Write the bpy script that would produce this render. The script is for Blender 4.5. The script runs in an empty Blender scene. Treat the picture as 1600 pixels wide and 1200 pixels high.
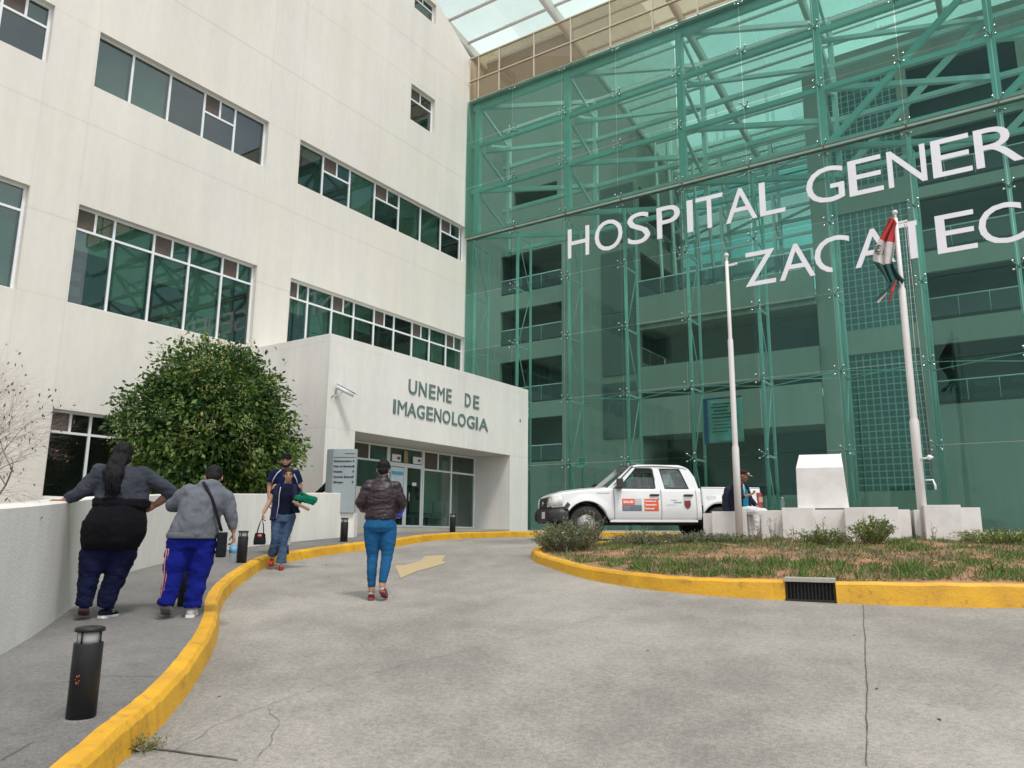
import bpy, bmesh, math, random
import numpy as np
from mathutils import Vector, Matrix, noise
random.seed(7)
R = math.radians
SC = bpy.context.scene
COL = SC.collection

# ---------------------------------------------------------------- camera, sky, sun, exposure
F = 1208.0
PITCH, YAW, ROLL = R(11.05), R(34.3), R(0.5)
_fwd = Vector((-math.sin(YAW) * math.cos(PITCH), math.cos(YAW) * math.cos(PITCH), math.sin(PITCH)))
_r0 = Vector((math.cos(YAW), math.sin(YAW), 0)); _u0 = _r0.cross(_fwd)
_rt = _r0 * math.cos(ROLL) + _u0 * math.sin(ROLL); _up = _u0 * math.cos(ROLL) - _r0 * math.sin(ROLL)
cam_d = bpy.data.cameras.new('camera'); cam = bpy.data.objects.new('camera', cam_d); COL.objects.link(cam)
cam_d.sensor_width = 36.0; cam_d.lens = 36.0 * F / 1600.0; cam_d.clip_start = 0.1; cam_d.clip_end = 3000
m = Matrix((_rt, _up, -_fwd)).transposed().to_4x4(); cam.matrix_world = m     # the eye is the origin; the road under it lies 1.4 m lower
SC.camera = cam

SUN_EL, SUN_AZ = R(62), R(118)        # azimuth clockwise from +Y
world = bpy.data.worlds.new('World'); SC.world = world; world.use_nodes = True
nt = world.node_tree; N = nt.nodes; N.clear()
wo = N.new('ShaderNodeOutputWorld'); bg = N.new('ShaderNodeBackground'); sky = N.new('ShaderNodeTexSky')
sky.sky_type = 'NISHITA'; sky.sun_disc = False; sky.sun_elevation = SUN_EL; sky.sun_rotation = SUN_AZ
sky.air_density = 1.0; sky.dust_density = 2.0; sky.ozone_density = 1.0
tc = N.new('ShaderNodeTexCoord'); mp = N.new('ShaderNodeMapping'); mp.inputs['Scale'].default_value = (1, 1, 2.2)
nz = N.new('ShaderNodeTexNoise'); nz.inputs['Scale'].default_value = 2.3; nz.inputs['Detail'].default_value = 7; nz.inputs['Roughness'].default_value = .55
cr = N.new('ShaderNodeValToRGB'); cr.color_ramp.elements[0].position = .36; cr.color_ramp.elements[0].color = (.35, .35, .35, 1)
cr.color_ramp.elements[1].position = .62; cr.color_ramp.elements[1].color = (1, 1, 1, 1)
mx = N.new('ShaderNodeMix'); mx.data_type = 'RGBA'
mx.inputs[7].default_value = (9.3, 9.5, 9.7, 1)       # bright overcast cloud
nt.links.new(tc.outputs['Generated'], mp.inputs[0]); nt.links.new(mp.outputs[0], nz.inputs[0]); nt.links.new(nz.outputs[0], cr.inputs[0])
nt.links.new(cr.outputs[0], mx.inputs[0]); nt.links.new(sky.outputs[0], mx.inputs[6]); nt.links.new(mx.outputs[2], bg.inputs[0])
nt.links.new(bg.outputs[0], wo.inputs[0]); bg.inputs[1].default_value = 0.10
sun_d = bpy.data.lights.new('sun', 'SUN'); sun_d.energy = 1.45; sun_d.angle = R(11); sun_d.color = (1, .95, .88)
sun = bpy.data.objects.new('sun', sun_d); COL.objects.link(sun)
sd = Vector((math.sin(SUN_AZ) * math.cos(SUN_EL), math.cos(SUN_AZ) * math.cos(SUN_EL), math.sin(SUN_EL)))
sun.rotation_euler = sd.to_track_quat('Z', 'Y').to_euler(); sun.location = (0, 0, 60)
vs = SC.view_settings; vs.view_transform = 'Standard'; vs.look = 'None'; vs.gamma = 1; vs.use_curve_mapping = False; vs.exposure = 0.72
SC.cycles.max_bounces = 10; SC.cycles.transparent_max_bounces = 24; SC.cycles.glossy_bounces = 4; SC.cycles.diffuse_bounces = 4
SC.cycles.use_denoising = True

# ---------------------------------------------------------------- helpers
def mat(name, col, rough=.6, metal=0.0, spec=.5, var=.12, vscale=3.0, bump=0.0, bscale=60.0, col2=None, v2=None, stretch=(1, 1, 1), coat=0.0, trans=0.0, alpha=1.0, emit=None):
    """principled material with procedural colour variation and fine relief"""
    m = bpy.data.materials.new(name); m.use_nodes = True; t = m.node_tree; n = t.nodes; b = n['Principled BSDF']
    b.inputs['Roughness'].default_value = rough; b.inputs['Metallic'].default_value = metal
    b.inputs['Specular IOR Level'].default_value = spec; b.inputs['Coat Weight'].default_value = coat
    c = n.new('ShaderNodeTexCoord'); mp = n.new('ShaderNodeMapping'); mp.inputs['Scale'].default_value = stretch
    t.links.new(c.outputs['Object'], mp.inputs[0])
    if var > 0 or col2:
        z = n.new('ShaderNodeTexNoise'); z.inputs['Scale'].default_value = vscale; z.inputs['Detail'].default_value = 6; z.inputs['Roughness'].default_value = .6
        t.links.new(mp.outputs[0], z.inputs[0])
        r = n.new('ShaderNodeValToRGB'); t.links.new(z.outputs[0], r.inputs[0])
        a = col2 or tuple(max(0, x * (1 - var)) for x in col)
        hi = col if col2 else tuple(min(1, x * (1 + var)) for x in col)
        r.color_ramp.elements[0].position = .32; r.color_ramp.elements[0].color = (*a, 1)
        r.color_ramp.elements[1].position = .68; r.color_ramp.elements[1].color = (*hi, 1)
        t.links.new(r.outputs[0], b.inputs['Base Color'])
    else: b.inputs['Base Color'].default_value = (*col, 1)
    if bump > 0:
        z2 = n.new('ShaderNodeTexNoise'); z2.inputs['Scale'].default_value = bscale; z2.inputs['Detail'].default_value = 5
        t.links.new(mp.outputs[0], z2.inputs[0])
        bp = n.new('ShaderNodeBump'); bp.inputs['Strength'].default_value = bump; bp.inputs['Distance'].default_value = .02
        t.links.new(z2.outputs[0], bp.inputs['Height']); t.links.new(bp.outputs[0], b.inputs['Normal'])
    if emit: b.inputs['Emission Color'].default_value = (*emit, 1); b.inputs['Emission Strength'].default_value = 1
    return m

def glassmat(name, tint, ior=1.55, refl=1.0, rough=0.0, dirt=0.0, dirtcol=(.5, .5, .45), wob=0.0, milky=False):
    """thin sheet of tinted glass: tinted see-through plus fresnel reflection, a little dust"""
    m = bpy.data.materials.new(name); m.use_nodes = True; t = m.node_tree; n = t.nodes; n.clear()
    o = n.new('ShaderNodeOutputMaterial'); tr = n.new('ShaderNodeBsdfTransparent'); gl = n.new('ShaderNodeBsdfGlossy'); mx = n.new('ShaderNodeMixShader')
    fr = n.new('ShaderNodeFresnel')
    oi = n.new('ShaderNodeObjectInfo'); vr = n.new('ShaderNodeMapRange'); vr.inputs[3].default_value = .93; vr.inputs[4].default_value = 1.04; t.links.new(oi.outputs['Random'], vr.inputs[0])   # sheets differ a little
    vm = n.new('ShaderNodeVectorMath'); vm.operation = 'SCALE'; vm.inputs[0].default_value = tint; t.links.new(vr.outputs[0], vm.inputs['Scale']); t.links.new(vm.outputs[0], tr.inputs[0]); gl.inputs['Roughness'].default_value = rough; gl.inputs[0].default_value = (*refl, 1) if isinstance(refl, tuple) else (refl, refl, refl, 1)
    c = n.new('ShaderNodeTexCoord')
    if wob:
        z = n.new('ShaderNodeTexNoise'); z.inputs['Scale'].default_value = .6; z.inputs['Detail'].default_value = 1; t.links.new(c.outputs['Object'], z.inputs[0])
        bp = n.new('ShaderNodeBump'); bp.inputs['Strength'].default_value = wob; bp.inputs['Distance'].default_value = .05
        t.links.new(z.outputs[0], bp.inputs['Height']); t.links.new(bp.outputs[0], gl.inputs['Normal'])
    mf = n.new('ShaderNodeMath'); mf.operation = 'MULTIPLY'; mf.inputs[1].default_value = 1.0
    gm = n.new('ShaderNodeNewGeometry'); io = n.new('ShaderNodeMapRange')      # the same reflectance from both faces
    io.inputs[3].default_value = ior; io.inputs[4].default_value = 1 / ior; t.links.new(gm.outputs['Backfacing'], io.inputs[0]); t.links.new(io.outputs[0], fr.inputs[0])
    t.links.new(fr.outputs[0], mf.inputs[0]); t.links.new(mf.outputs[0], mx.inputs[0]); t.links.new(tr.outputs[0], mx.inputs[1]); t.links.new(gl.outputs[0], mx.inputs[2])
    last = mx
    if dirt > 0:
        df = n.new('ShaderNodeBsdfTranslucent' if milky else 'ShaderNodeBsdfDiffuse'); df.inputs[0].default_value = (*dirtcol, 1)
        z = n.new('ShaderNodeTexNoise'); z.inputs['Scale'].default_value = 1.7; z.inputs['Detail'].default_value = 8; t.links.new(c.outputs['Object'], z.inputs[0])
        mr = n.new('ShaderNodeMapRange'); mr.inputs[1].default_value = .3; mr.inputs[2].default_value = .75; mr.inputs[3].default_value = dirt * (.85 if milky else .4); mr.inputs[4].default_value = dirt * (1.15 if milky else 1.4)
        t.links.new(z.outputs[0], mr.inputs[0])
        m2 = n.new('ShaderNodeMixShader'); t.links.new(mr.outputs[0], m2.inputs[0]); t.links.new(mx.outputs[0], m2.inputs[1]); t.links.new(df.outputs[0], m2.inputs[2]); last = m2
    t.links.new(last.outputs[0], o.inputs[0])
    return m

def stucco(name, col, lines_z=(), lines_y=(), amt=1.0):
    """painted render with water streaks, blotches and scored joints at world heights"""
    m = mat(name, col, rough=.85, spec=.25, var=0, bump=.18, bscale=45)
    t = m.node_tree; n = t.nodes; b = n['Principled BSDF']; c = n.new('ShaderNodeTexCoord'); L = t.links.new
    def nz(scale, st, det=5):
        mp = n.new('ShaderNodeMapping'); mp.inputs['Scale'].default_value = st; L(c.outputs['Object'], mp.inputs[0])
        z = n.new('ShaderNodeTexNoise'); z.inputs['Scale'].default_value = scale; z.inputs['Detail'].default_value = det; L(mp.outputs[0], z.inputs[0]); return z.outputs[0]
    def mr(v, a, b_, lo, hi):
        q = n.new('ShaderNodeMapRange'); q.inputs[1].default_value = a; q.inputs[2].default_value = b_; q.inputs[3].default_value = lo; q.inputs[4].default_value = hi; L(v, q.inputs[0]); return q.outputs[0]
    def mul(a, b_):
        q = n.new('ShaderNodeMath'); q.operation = 'MULTIPLY'; L(a, q.inputs[0]); L(b_, q.inputs[1]); return q.outputs[0]
    v = mr(nz(.35, (1, 1, 1)), .3, .7, 1 - .07 * amt, 1 + .03 * amt)
    v = mul(v, mr(nz(2.2, (1, 1, .09)), .35, .7, 1 - .06 * amt, 1.02))
    v = mul(v, mr(nz(9, (1, 1, .35)), .3, .7, 1 - .035 * amt, 1.02))
    sx = n.new('ShaderNodeSeparateXYZ'); L(c.outputs['Object'], sx.inputs[0])
    for ax, vals in (('Z', lines_z), ('Y', lines_y)):
        for zz, w, d in vals:
            a = n.new('ShaderNodeMath'); a.operation = 'SUBTRACT'; a.inputs[1].default_value = zz; L(sx.outputs[ax], a.inputs[0])
            a2 = n.new('ShaderNodeMath'); a2.operation = 'ABSOLUTE'; L(a.outputs[0], a2.inputs[0])
            v = mul(v, mr(a2.outputs[0], w * .5, w, d, 1))
    mx = n.new('ShaderNodeMix'); mx.data_type = 'RGBA'; mx.blend_type = 'MULTIPLY'; mx.inputs[0].default_value = 1; mx.inputs[6].default_value = (*col, 1)
    cb = n.new('ShaderNodeCombineColor'); L(v, cb.inputs[0]); L(v, cb.inputs[1]); L(mr(nz(.5, (1, 1, 1), 3), .3, .7, .97, 1.03), cb.inputs[2])
    q = n.new('ShaderNodeMath'); q.operation = 'MULTIPLY'; L(v, q.inputs[0]); L(cb.inputs[2].links[0].from_socket, q.inputs[1]); L(q.outputs[0], cb.inputs[2])
    L(cb.outputs[0], mx.inputs[7]); L(mx.outputs[2], b.inputs['Base Color'])
    return m

class MB:
    """collects shapes, then links them as one mesh object"""
    def __init__(s): s.v = []; s.f = []; s.mi = []; s.sm = []; s.cur = 0
    def add(s, vs, fs, smooth=False):
        o = len(s.v); s.v += [tuple(p) for p in vs]
        for f in fs: s.f.append(tuple(i + o for i in f)); s.mi.append(s.cur); s.sm.append(smooth)
        return s
    def m(s, i): s.cur = i; return s
    def box(s, a, b, M=None):
        x0, y0, z0 = a; x1, y1, z1 = b
        vs = [Vector(p) for p in ((x0, y0, z0), (x1, y0, z0), (x1, y1, z0), (x0, y1, z0), (x0, y0, z1), (x1, y0, z1), (x1, y1, z1), (x0, y1, z1))]
        if M: vs = [M @ p for p in vs]
        return s.add(vs, [(0, 3, 2, 1), (4, 5, 6, 7), (0, 1, 5, 4), (1, 2, 6, 5), (2, 3, 7, 6), (3, 0, 4, 7)])
    def beam(s, p, q, w, h, up=(0, 0, 1)):
        """rectangular bar from p to q, w sideways, h along up"""
        p, q = Vector(p), Vector(q); d = (q - p).normalized(); sd_ = d.cross(Vector(up))
        if sd_.length < 1e-4: sd_ = d.cross(Vector((1, 0, 0)))
        sd_.normalize(); u = sd_.cross(d) * (h / 2); sd_ = sd_ * (w / 2)
        vs = [p - sd_ - u, p + sd_ - u, p + sd_ + u, p - sd_ + u, q - sd_ - u, q + sd_ - u, q + sd_ + u, q - sd_ + u]
        return s.add(vs, [(0, 3, 2, 1), (4, 5, 6, 7), (0, 1, 5, 4), (1, 2, 6, 5), (2, 3, 7, 6), (3, 0, 4, 7)])
    def tube(s, pts, r, n=8, cap=True):
        pts = [Vector(p) for p in pts]; rs = r if isinstance(r, (list, tuple)) else [r] * len(pts)
        vs = []; fs = []; ref = None
        for i, p in enumerate(pts):
            d = (pts[min(i + 1, len(pts) - 1)] - pts[max(i - 1, 0)])
            if d.length < 1e-7: d = Vector((0, 0, 1))
            d.normalize()
            if ref is None: ref = Vector((1, 0, 0)) if abs(d.x) < .8 else Vector((0, 1, 0))
            a = (ref - d * ref.dot(d)).normalized(); ref = a; b = d.cross(a)
            for k in range(n):
                t = 2 * math.pi * k / n; vs.append(p + (a * math.cos(t) + b * math.sin(t)) * rs[i])
        for i in range(len(pts) - 1):
            for k in range(n): fs.append((i * n + k, i * n + (k + 1) % n, (i + 1) * n + (k + 1) % n, (i + 1) * n + k))
        if cap: fs.append(tuple(range(n - 1, -1, -1))); fs.append(tuple(range((len(pts) - 1) * n, len(pts) * n)))
        return s.add(vs, fs, True)
    def lathe(s, c, prof, n=16, ax='z', sx=1, sy=1):
        c = Vector(c); vs = []; fs = []
        for r, z in prof:
            for k in range(n):
                t = 2 * math.pi * k / n; a, b = r * math.cos(t) * sx, r * math.sin(t) * sy
                vs.append(c + (Vector((a, b, z)) if ax == 'z' else Vector((a, z, b)) if ax == 'y' else Vector((z, a, b))))
        for i in range(len(prof) - 1):
            for k in range(n):
                q = (i * n + k, i * n + (k + 1) % n, (i + 1) * n + (k + 1) % n, (i + 1) * n + k); fs.append(q if ax != 'y' else q[::-1])
        fs.append(tuple(range(n - 1, -1, -1)) if ax != 'y' else tuple(range(n))); e = tuple(range((len(prof) - 1) * n, len(prof) * n)); fs.append(e if ax != 'y' else e[::-1])
        return s.add(vs, fs, True)
    def ball(s, c, r, n=10, k=7, sc=(1, 1, 1)):
        vs = []; fs = []; c = Vector(c)
        for i in range(k + 1):
            ph = math.pi * i / k
            for j in range(n):
                t = 2 * math.pi * j / n; vs.append(c + Vector((r * sc[0] * math.sin(ph) * math.cos(t), r * sc[1] * math.sin(ph) * math.sin(t), -r * sc[2] * math.cos(ph))))
        for i in range(k):
            for j in range(n): fs.append((i * n + j, i * n + (j + 1) % n, (i + 1) * n + (j + 1) % n, (i + 1) * n + j))
        return s.add(vs, fs, True)
    def prism(s, poly, a, b, plane='xy'):
        """extrude a ccw 2d polygon from level a to level b"""
        f3 = {'xy': lambda p, t: (p[0], p[1], t), 'xz': lambda p, t: (p[0], t, p[1]), 'yz': lambda p, t: (t, p[0], p[1])}[plane]
        n = len(poly); vs = [f3(p, a) for p in poly] + [f3(p, b) for p in poly]
        fs = [tuple(range(n - 1, -1, -1)), tuple(range(n, 2 * n))] + [(i, (i + 1) % n, n + (i + 1) % n, n + i) for i in range(n)]
        return s.add(vs, fs)
    def mesh(s, name, mats):
        me = bpy.data.meshes.new(name); me.from_pydata(s.v, [], s.f)
        for q in (mats if isinstance(mats, (list, tuple)) else [mats]): me.materials.append(q)
        me.polygons.foreach_set('material_index', s.mi); me.polygons.foreach_set('use_smooth', s.sm); me.update()
        return me
    def build(s, name, mats, parent=None, bevel=0, fix=True):
        me = s.mesh(name, mats)
        if fix:
            bm = bmesh.new(); bm.from_mesh(me); bmesh.ops.recalc_face_normals(bm, faces=bm.faces)
            if bevel: bmesh.ops.bevel(bm, geom=[e for e in bm.edges if len(e.link_faces) == 2 and e.calc_face_angle(0) > .6], offset=bevel, segments=2, affect='EDGES', profile=.6)
            bm.to_mesh(me); bm.free()
        o = bpy.data.objects.new(name, me); COL.objects.link(o)
        if parent: o.parent = parent
        return o

def tag(o, label=None, cat=None, group=None, kind=None):
    if label: o['label'] = label
    if cat: o['category'] = cat
    if group: o['group'] = group
    if kind: o['kind'] = kind
    return o
def thing(name, label, cat, loc=(0, 0, 0), rz=0.0, group=None):
    o = bpy.data.objects.new(name, None); COL.objects.link(o); o.location = loc; o.rotation_euler = (0, 0, rz); o.empty_display_size = .2
    return tag(o, label, cat, group)
def kids(o): return [c for c in COL.objects if c.parent == o]
def copy_tree(o, parent=None):
    c = o.copy(); COL.objects.link(c)
    if parent: c.parent = parent
    for ch in kids(o): copy_tree(ch, c)
    return c
def part(name, me, parent, loc=None, rot=None):
    o = bpy.data.objects.new(name, me); COL.objects.link(o); o.parent = parent
    if loc is not None: o.location = loc
    if rot is not None: o.rotation_euler = rot
    return o

def ray(px, py): return _fwd * F + _rt * (px - 800) + _up * (600 - py)
def plane_y(px, py, y): d = ray(px, py); return d * (y / d.y)
def plane_x(px, py, x): d = ray(px, py); return d * (x / d.x)
def softmin(a, b, k=5.0): return -math.log(math.exp(-k * min(a, 9)) + math.exp(-k * b)) / k
def hw(x, y):
    """height of the pavement: a ramp rising towards the glass front, level near it"""
    l = -1.27 - .0307 * x + .0745 * y
    v = softmin(l, .12)
    return v if v > -3.2 else -3.2
def hr(x, y): return hw(x, y) - .14
def on_ground(px, py, off=0.0):
    d = ray(px, py); d = d / math.hypot(d.x, d.y); t = .5
    while t < 60 and (d * t).z > hw(d.x * t, d.y * t) + off: t += .02
    return d * t
def smooth_path(pts, n=6):
    out = []
    P = [pts[0]] + list(pts) + [pts[-1]]
    for i in range(1, len(P) - 2):
        for k in range(n):
            t = k / n; a, b, c, d = [np.array(q, float) for q in P[i - 1:i + 3]]
            out.append(tuple(.5 * ((2 * b) + (-a + c) * t + (2 * a - 5 * b + 4 * c - d) * t * t + (-a + 3 * b - 3 * c + d) * t ** 3)))
    out.append(tuple(pts[-1])); return out
def offset_path(pts, d):
    out = []
    for i, p in enumerate(pts):
        a = np.array(pts[max(i - 1, 0)][:2]); b = np.array(pts[min(i + 1, len(pts) - 1)][:2]); t = (b - a) / max(1e-6, np.linalg.norm(b - a))
        out.append((p[0] - t[1] * d, p[1] + t[0] * d))
    return out

S = 21.0
XL = -.782 * S            # the wing's long wall (faces +x)
XB = -.649 * S            # front of the entrance block
GY = 21.0                 # glass front (faces -y)
# ---------------------------------------------------------------- materials of the buildings
M_wall = stucco('cream_render', (.70, .67, .605), amt=.75, lines_z=((12.84, .03, .88), (6.45, .03, .9), (4.72, .02, .93), (8.75, .03, .92), (15.3, .03, .93), (16.7, .03, .9), (2.42, .02, .93), (10.98, .03, .94)), lines_y=((7.55, .03, .95), (13.25, .03, .95), (6.6, .03, .96), (12.2, .03, .95)))
M_block = stucco('white_render', (.73, .71, .665), lines_z=((2.44, .02, .9), (4.5, .015, .93)))
M_low = stucco('boundary_render', (.70, .68, .635), amt=1.6)
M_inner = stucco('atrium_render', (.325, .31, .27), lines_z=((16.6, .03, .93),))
M_alu = mat('white_aluminium', (.74, .76, .77), rough=.35, var=.03, spec=.5)
M_steel = mat('painted_steel', (.70, .73, .71), rough=.4, var=.06, vscale=1.5)
M_rust = mat('edge_channel', (.13, .09, .06), rough=.7, var=.3, vscale=4)
M_chrome = mat('polished_steel', (.55, .56, .56), rough=.18, metal=1, var=.05)
M_vent = mat('vent_screen', (.088, .070, .056), rough=.7, var=.12, vscale=8)
M_blind = mat('roller_blind', (.46, .47, .40), rough=.9, var=.08, vscale=2, stretch=(1, 1, .2))
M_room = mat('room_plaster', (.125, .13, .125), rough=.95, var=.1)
M_box = mat('cardboard', (.42, .36, .22), rough=.9, var=.1)
M_dark = mat('dark_interior', (.03, .03, .03), rough=.9, var=0)
M_concrete = mat('fair_concrete', (.36, .33, .28), rough=.9, var=.14, vscale=1.2, bump=.2, stretch=(1, 1, .3))
G_green = glassmat('green_curtain_glass', (.56, .775, .725), ior=1.42, refl=(.44, .68, .60), wob=.03, dirt=.006, dirtcol=(.4, .5, .4))
G_win = glassmat('tinted_window_glass', (.50, .65, .60), ior=1.75, wob=.005, dirt=.01)
G_brown = glassmat('bronze_glass', (.80, .72, .60), ior=1.4, dirt=.03, dirtcol=(.5, .42, .3))
G_door = glassmat('door_glass', (.45, .52, .5), ior=1.5)
G_roof = glassmat('roof_glass', (.80, .86, .82), ior=1.3, dirt=.22, dirtcol=(.72, .78, .74), milky=True)
M_letter = mat('white_letter', (.76, .75, .78), rough=.4, var=.04, vscale=1.5)
M_letter2 = mat('grey_letter', (.115, .18, .17), rough=.6, metal=.0, var=.1, vscale=6)

def wall_grid(mb, axis, fixed, u0, u1, z0, z1, holes, depth, back=True):
    """wall face with real openings: axis 'x' = plane x=fixed seen from +x, 'y' = plane y=fixed seen from -y; reveals run inward"""
    us = sorted({u0, u1, *[h[0] for h in holes], *[h[1] for h in holes]}); zs = sorted({z0, z1, *[h[2] for h in holes], *[h[3] for h in holes]})
    P = (lambda u, d, z: (fixed - d, u, z)) if axis == 'x' else (lambda u, d, z: (u, fixed + d, z))
    for i in range(len(us) - 1):
        for j in range(len(zs) - 1):
            a, b, c, d = us[i], us[i + 1], zs[j], zs[j + 1]; cx, cz = (a + b) / 2, (c + d) / 2
            if any(h[0] < cx < h[1] and h[2] < cz < h[3] for h in holes): continue
            mb.add([P(a, 0, c), P(b, 0, c), P(b, 0, d), P(a, 0, d)], [(0, 1, 2, 3)])
    for a, b, c, d in holes:
        for q in ((a, c, b, c), (b, c, b, d), (b, d, a, d), (a, d, a, c)):
            mb.add([P(q[0], 0, q[1]), P(q[2], 0, q[3]), P(q[2], depth, q[3]), P(q[0], depth, q[1])], [(0, 3, 2, 1)])

def make_window(parent, loc, rz, w, h, mull, transom, vents, blinds=(), glass=None, frame_t=.05, room=(3.2, M_room), inset=.14, extra=None, lower_split=None):
    """loc = lower left corner of the opening; local x along the wall, y into the building. mull: inner mullion positions; vents: columns whose top light is split in two"""
    f = MB(); t = frame_t; y0, y1 = inset, inset + .07
    f.box((0, y0, 0), (w, y1, t)); f.box((0, y0, h - t), (w, y1, h)); f.box((0, y0, t), (t, y1, h - t)); f.box((w - t, y0, t), (w, y1, h - t))
    edges = [t] + list(mull) + [w - t]
    for x in mull: f.box((x - t / 2, y0 + .002, t), (x + t / 2, y1 - .002, h - t))
    spans = [(edges[i] + (t / 2 if i else 0), edges[i + 1] - (t / 2 if i + 1 < len(edges) - 1 else 0)) for i in range(len(edges) - 1)]
    panes = []
    for i, (a, b) in enumerate(spans):
        if transom and i in vents:
            f.box((a, y0 + .004, transom - t / 2), (b, y1 - .004, transom + t / 2))
            panes.append((a, b, t, transom - t / 2, 0))
            if vents.get(i):
                xm = (a + b) / 2; f.box((xm - t / 2, y0 + .006, transom + t / 2), (xm + t / 2, y1 - .006, h - t))
                panes.append((a, xm - t / 2, transom + t / 2, h - t, 2)); panes.append((xm + t / 2, b, transom + t / 2, h - t, 1))
            else: panes.append((a, b, transom + t / 2, h - t, 1))
        else: panes.append((a, b, t, h - t, 0))
    fo = f.build('window', M_alu, parent); fo.location = loc; fo.rotation_euler = (0, 0, rz)
    for a, b, c, d, k in panes:
        if k == 2: MB().box((a, y0 + .02, c), (b, y0 + .032, d)).build('vent_panel', M_vent, fo)
        else: MB().box((a, y0 + .03, c), (b, y0 + .036, d)).build('pane', glass or G_win, fo)
    for i, frac in blinds:
        a, b = spans[i]
        MB().box((a + .02, y1 + .05, h - t - (h - 2 * t) * frac), (b - .02, y1 + .056, h - t)).build('blind', M_blind, fo)
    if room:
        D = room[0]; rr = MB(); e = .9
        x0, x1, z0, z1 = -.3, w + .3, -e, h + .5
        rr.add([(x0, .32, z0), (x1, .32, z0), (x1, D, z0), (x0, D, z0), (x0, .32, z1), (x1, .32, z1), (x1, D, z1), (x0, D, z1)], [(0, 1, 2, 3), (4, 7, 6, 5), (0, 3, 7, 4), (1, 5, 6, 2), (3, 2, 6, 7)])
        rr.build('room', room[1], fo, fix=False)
    return fo

# ---------------------------------------------------------------- the wing on the left
wing = thing('hospital_wing', 'tall cream rendered hospital wing with ribbon windows rising behind the leafy tree', 'building', (0, 0, 0))
def u(a): return a * S
H = []      # openings (y0,y1,z0,z1)
WA = (u(.3612), u(.5815), u(.460), u(.524)); WB = (u(.3612), u(.5800), u(.2232), u(.3275)); WC = (u(.6335), u(1.0), u(.459), u(.5235)); WD = (u(.6328), u(1.005), u(.223), u(.3272))
WL = (u(.3602), u(.5790), u(.0306), u(.1165)); WT = (u(.10), u(.3145), u(.461), u(.5255)); WM = (u(.10), u(.3140), u(.2235), u(.3287))
WQ = (u(.8486), u(.9090), u(.657), u(.7205)); WV = (u(.8490), u(.9045), u(.860), u(.898))
H = [WA, WB, WC, WD, WL, WT, WM, WQ, WV]
mb = MB(); wall_grid(mb, 'x', XL, -14, 21.45, -3.4, 27, H, .32)
me = mb.mesh('wall', M_wall); bm = bmesh.new(); bm.from_mesh(me)
zt = lambda y: 21 * .853 + .56 * (21 * 1.0026 - y)
bmesh.ops.bisect_plane(bm, geom=bm.verts[:] + bm.edges[:] + bm.faces[:], plane_co=(XL, 21.05, zt(21.05)), plane_no=(0, .56, 1), clear_outer=True)
bm.to_mesh(me); bm.free(); part('wall', me, wing)
yk = 21.05 - (27 - zt(21.05)) / .56
MB().add([(XL - .32, 21.45, -3.4), (XL, 21.45, -3.4), (XL, 21.45, zt(21.45)), (XL - .32, 21.45, zt(21.45)), (XL - 16, 21.45, -3.4), (XL - 16, 21.45, zt(21.45))], [(4, 1, 2, 5)]).build('end_wall', M_wall, wing, fix=False)
MB().add([(XL, 21.45, zt(21.45)), (XL, yk, 27), (XL, -14, 27), (XL - 16, -14, 27), (XL - 16, yk, 27), (XL - 16, 21.45, zt(21.45))], [(0, 1, 4, 5), (1, 2, 3, 4)]).build('roof', M_concrete, wing, fix=False)
RZ = R(90)
def wn(h, mull, tr, vents, blinds=(), **k):
    return make_window(wing, (XL, h[0], h[2]), RZ, h[1] - h[0], h[3] - h[2], [q * S - h[0] for q in mull], tr, vents, blinds, **k)
wn(WA, (.4030, .4480, .4930, .5362), u(.0385), {3: 1}, ((0, 1), (1, .999)))
wB = wn(WB, (.4030, .4480, .4920, .5358), u(.0805), {0: 1, 1: 0, 2: 1, 3: 0, 4: 1}, ((0, .42), (1, .86), (2, .52), (3, 1), (4, .32)))
wn(WC, (.6813, .7324, .7841, .8375, .8891, .9407, .992), u(.0405), {1: 1, 3: 1, 6: 1}, ((0, .22), (2, 1), (4, .9), (5, 1), (7, 1)))
wn(WD, (.6685, .7118, .7533, .7943, .8371, .8784, .9202, .9624), u(.0805), {0: 1, 1: 0, 2: 1, 3: 0, 4: 1, 5: 0, 6: 1, 7: 0, 8: 1}, ((0, .4), (1, 1), (2, .95), (3, .38), (6, .6), (7, .5), (8, .55)))
wn(WL, (.4010, .4460, .4910, .5350), u(.0645), {0: 1, 1: 0, 2: 1, 3: 0, 4: 1})
wn(WT, (.145, .190, .2273, .2704), u(.041), {4: 1, 3: 0, 2: 1}, ((4, .35),))
wn(WM, (.145, .190, .2273, .2704), u(.0805), {4: 0, 3: 0, 2: 1}, ((4, 1), (3, .8)))
wn(WQ, (), u(.042), {0: 1}); wn(WV, (), u(.025), {0: 1}, room=(2.5, M_room))
# cartons and binders stacked behind the big window
for k, (x, z, w_, d_) in enumerate(((2.42, 0, .42, .5), (2.42, .33, .42, .5), (2.95, 0, .4, .5), (3.9, 0, .38, .45), (3.9, .32, .38, .45), (3.9, .64, .38, .45), (3.9, .96, .38, .45), (3.9, 1.28, .38, .42))):
    MB().box((x, .5, z + .03), (x + w_, .5 + d_, z + .32)).build('carton', M_box, wB)
for k in range(5):
    MB().box((.03, .42, .3 + k * .32), (.42, .8, .5 + k * .32)).build('carton', mat('binder', (.20, .22, .19), var=.1), wB)

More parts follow.
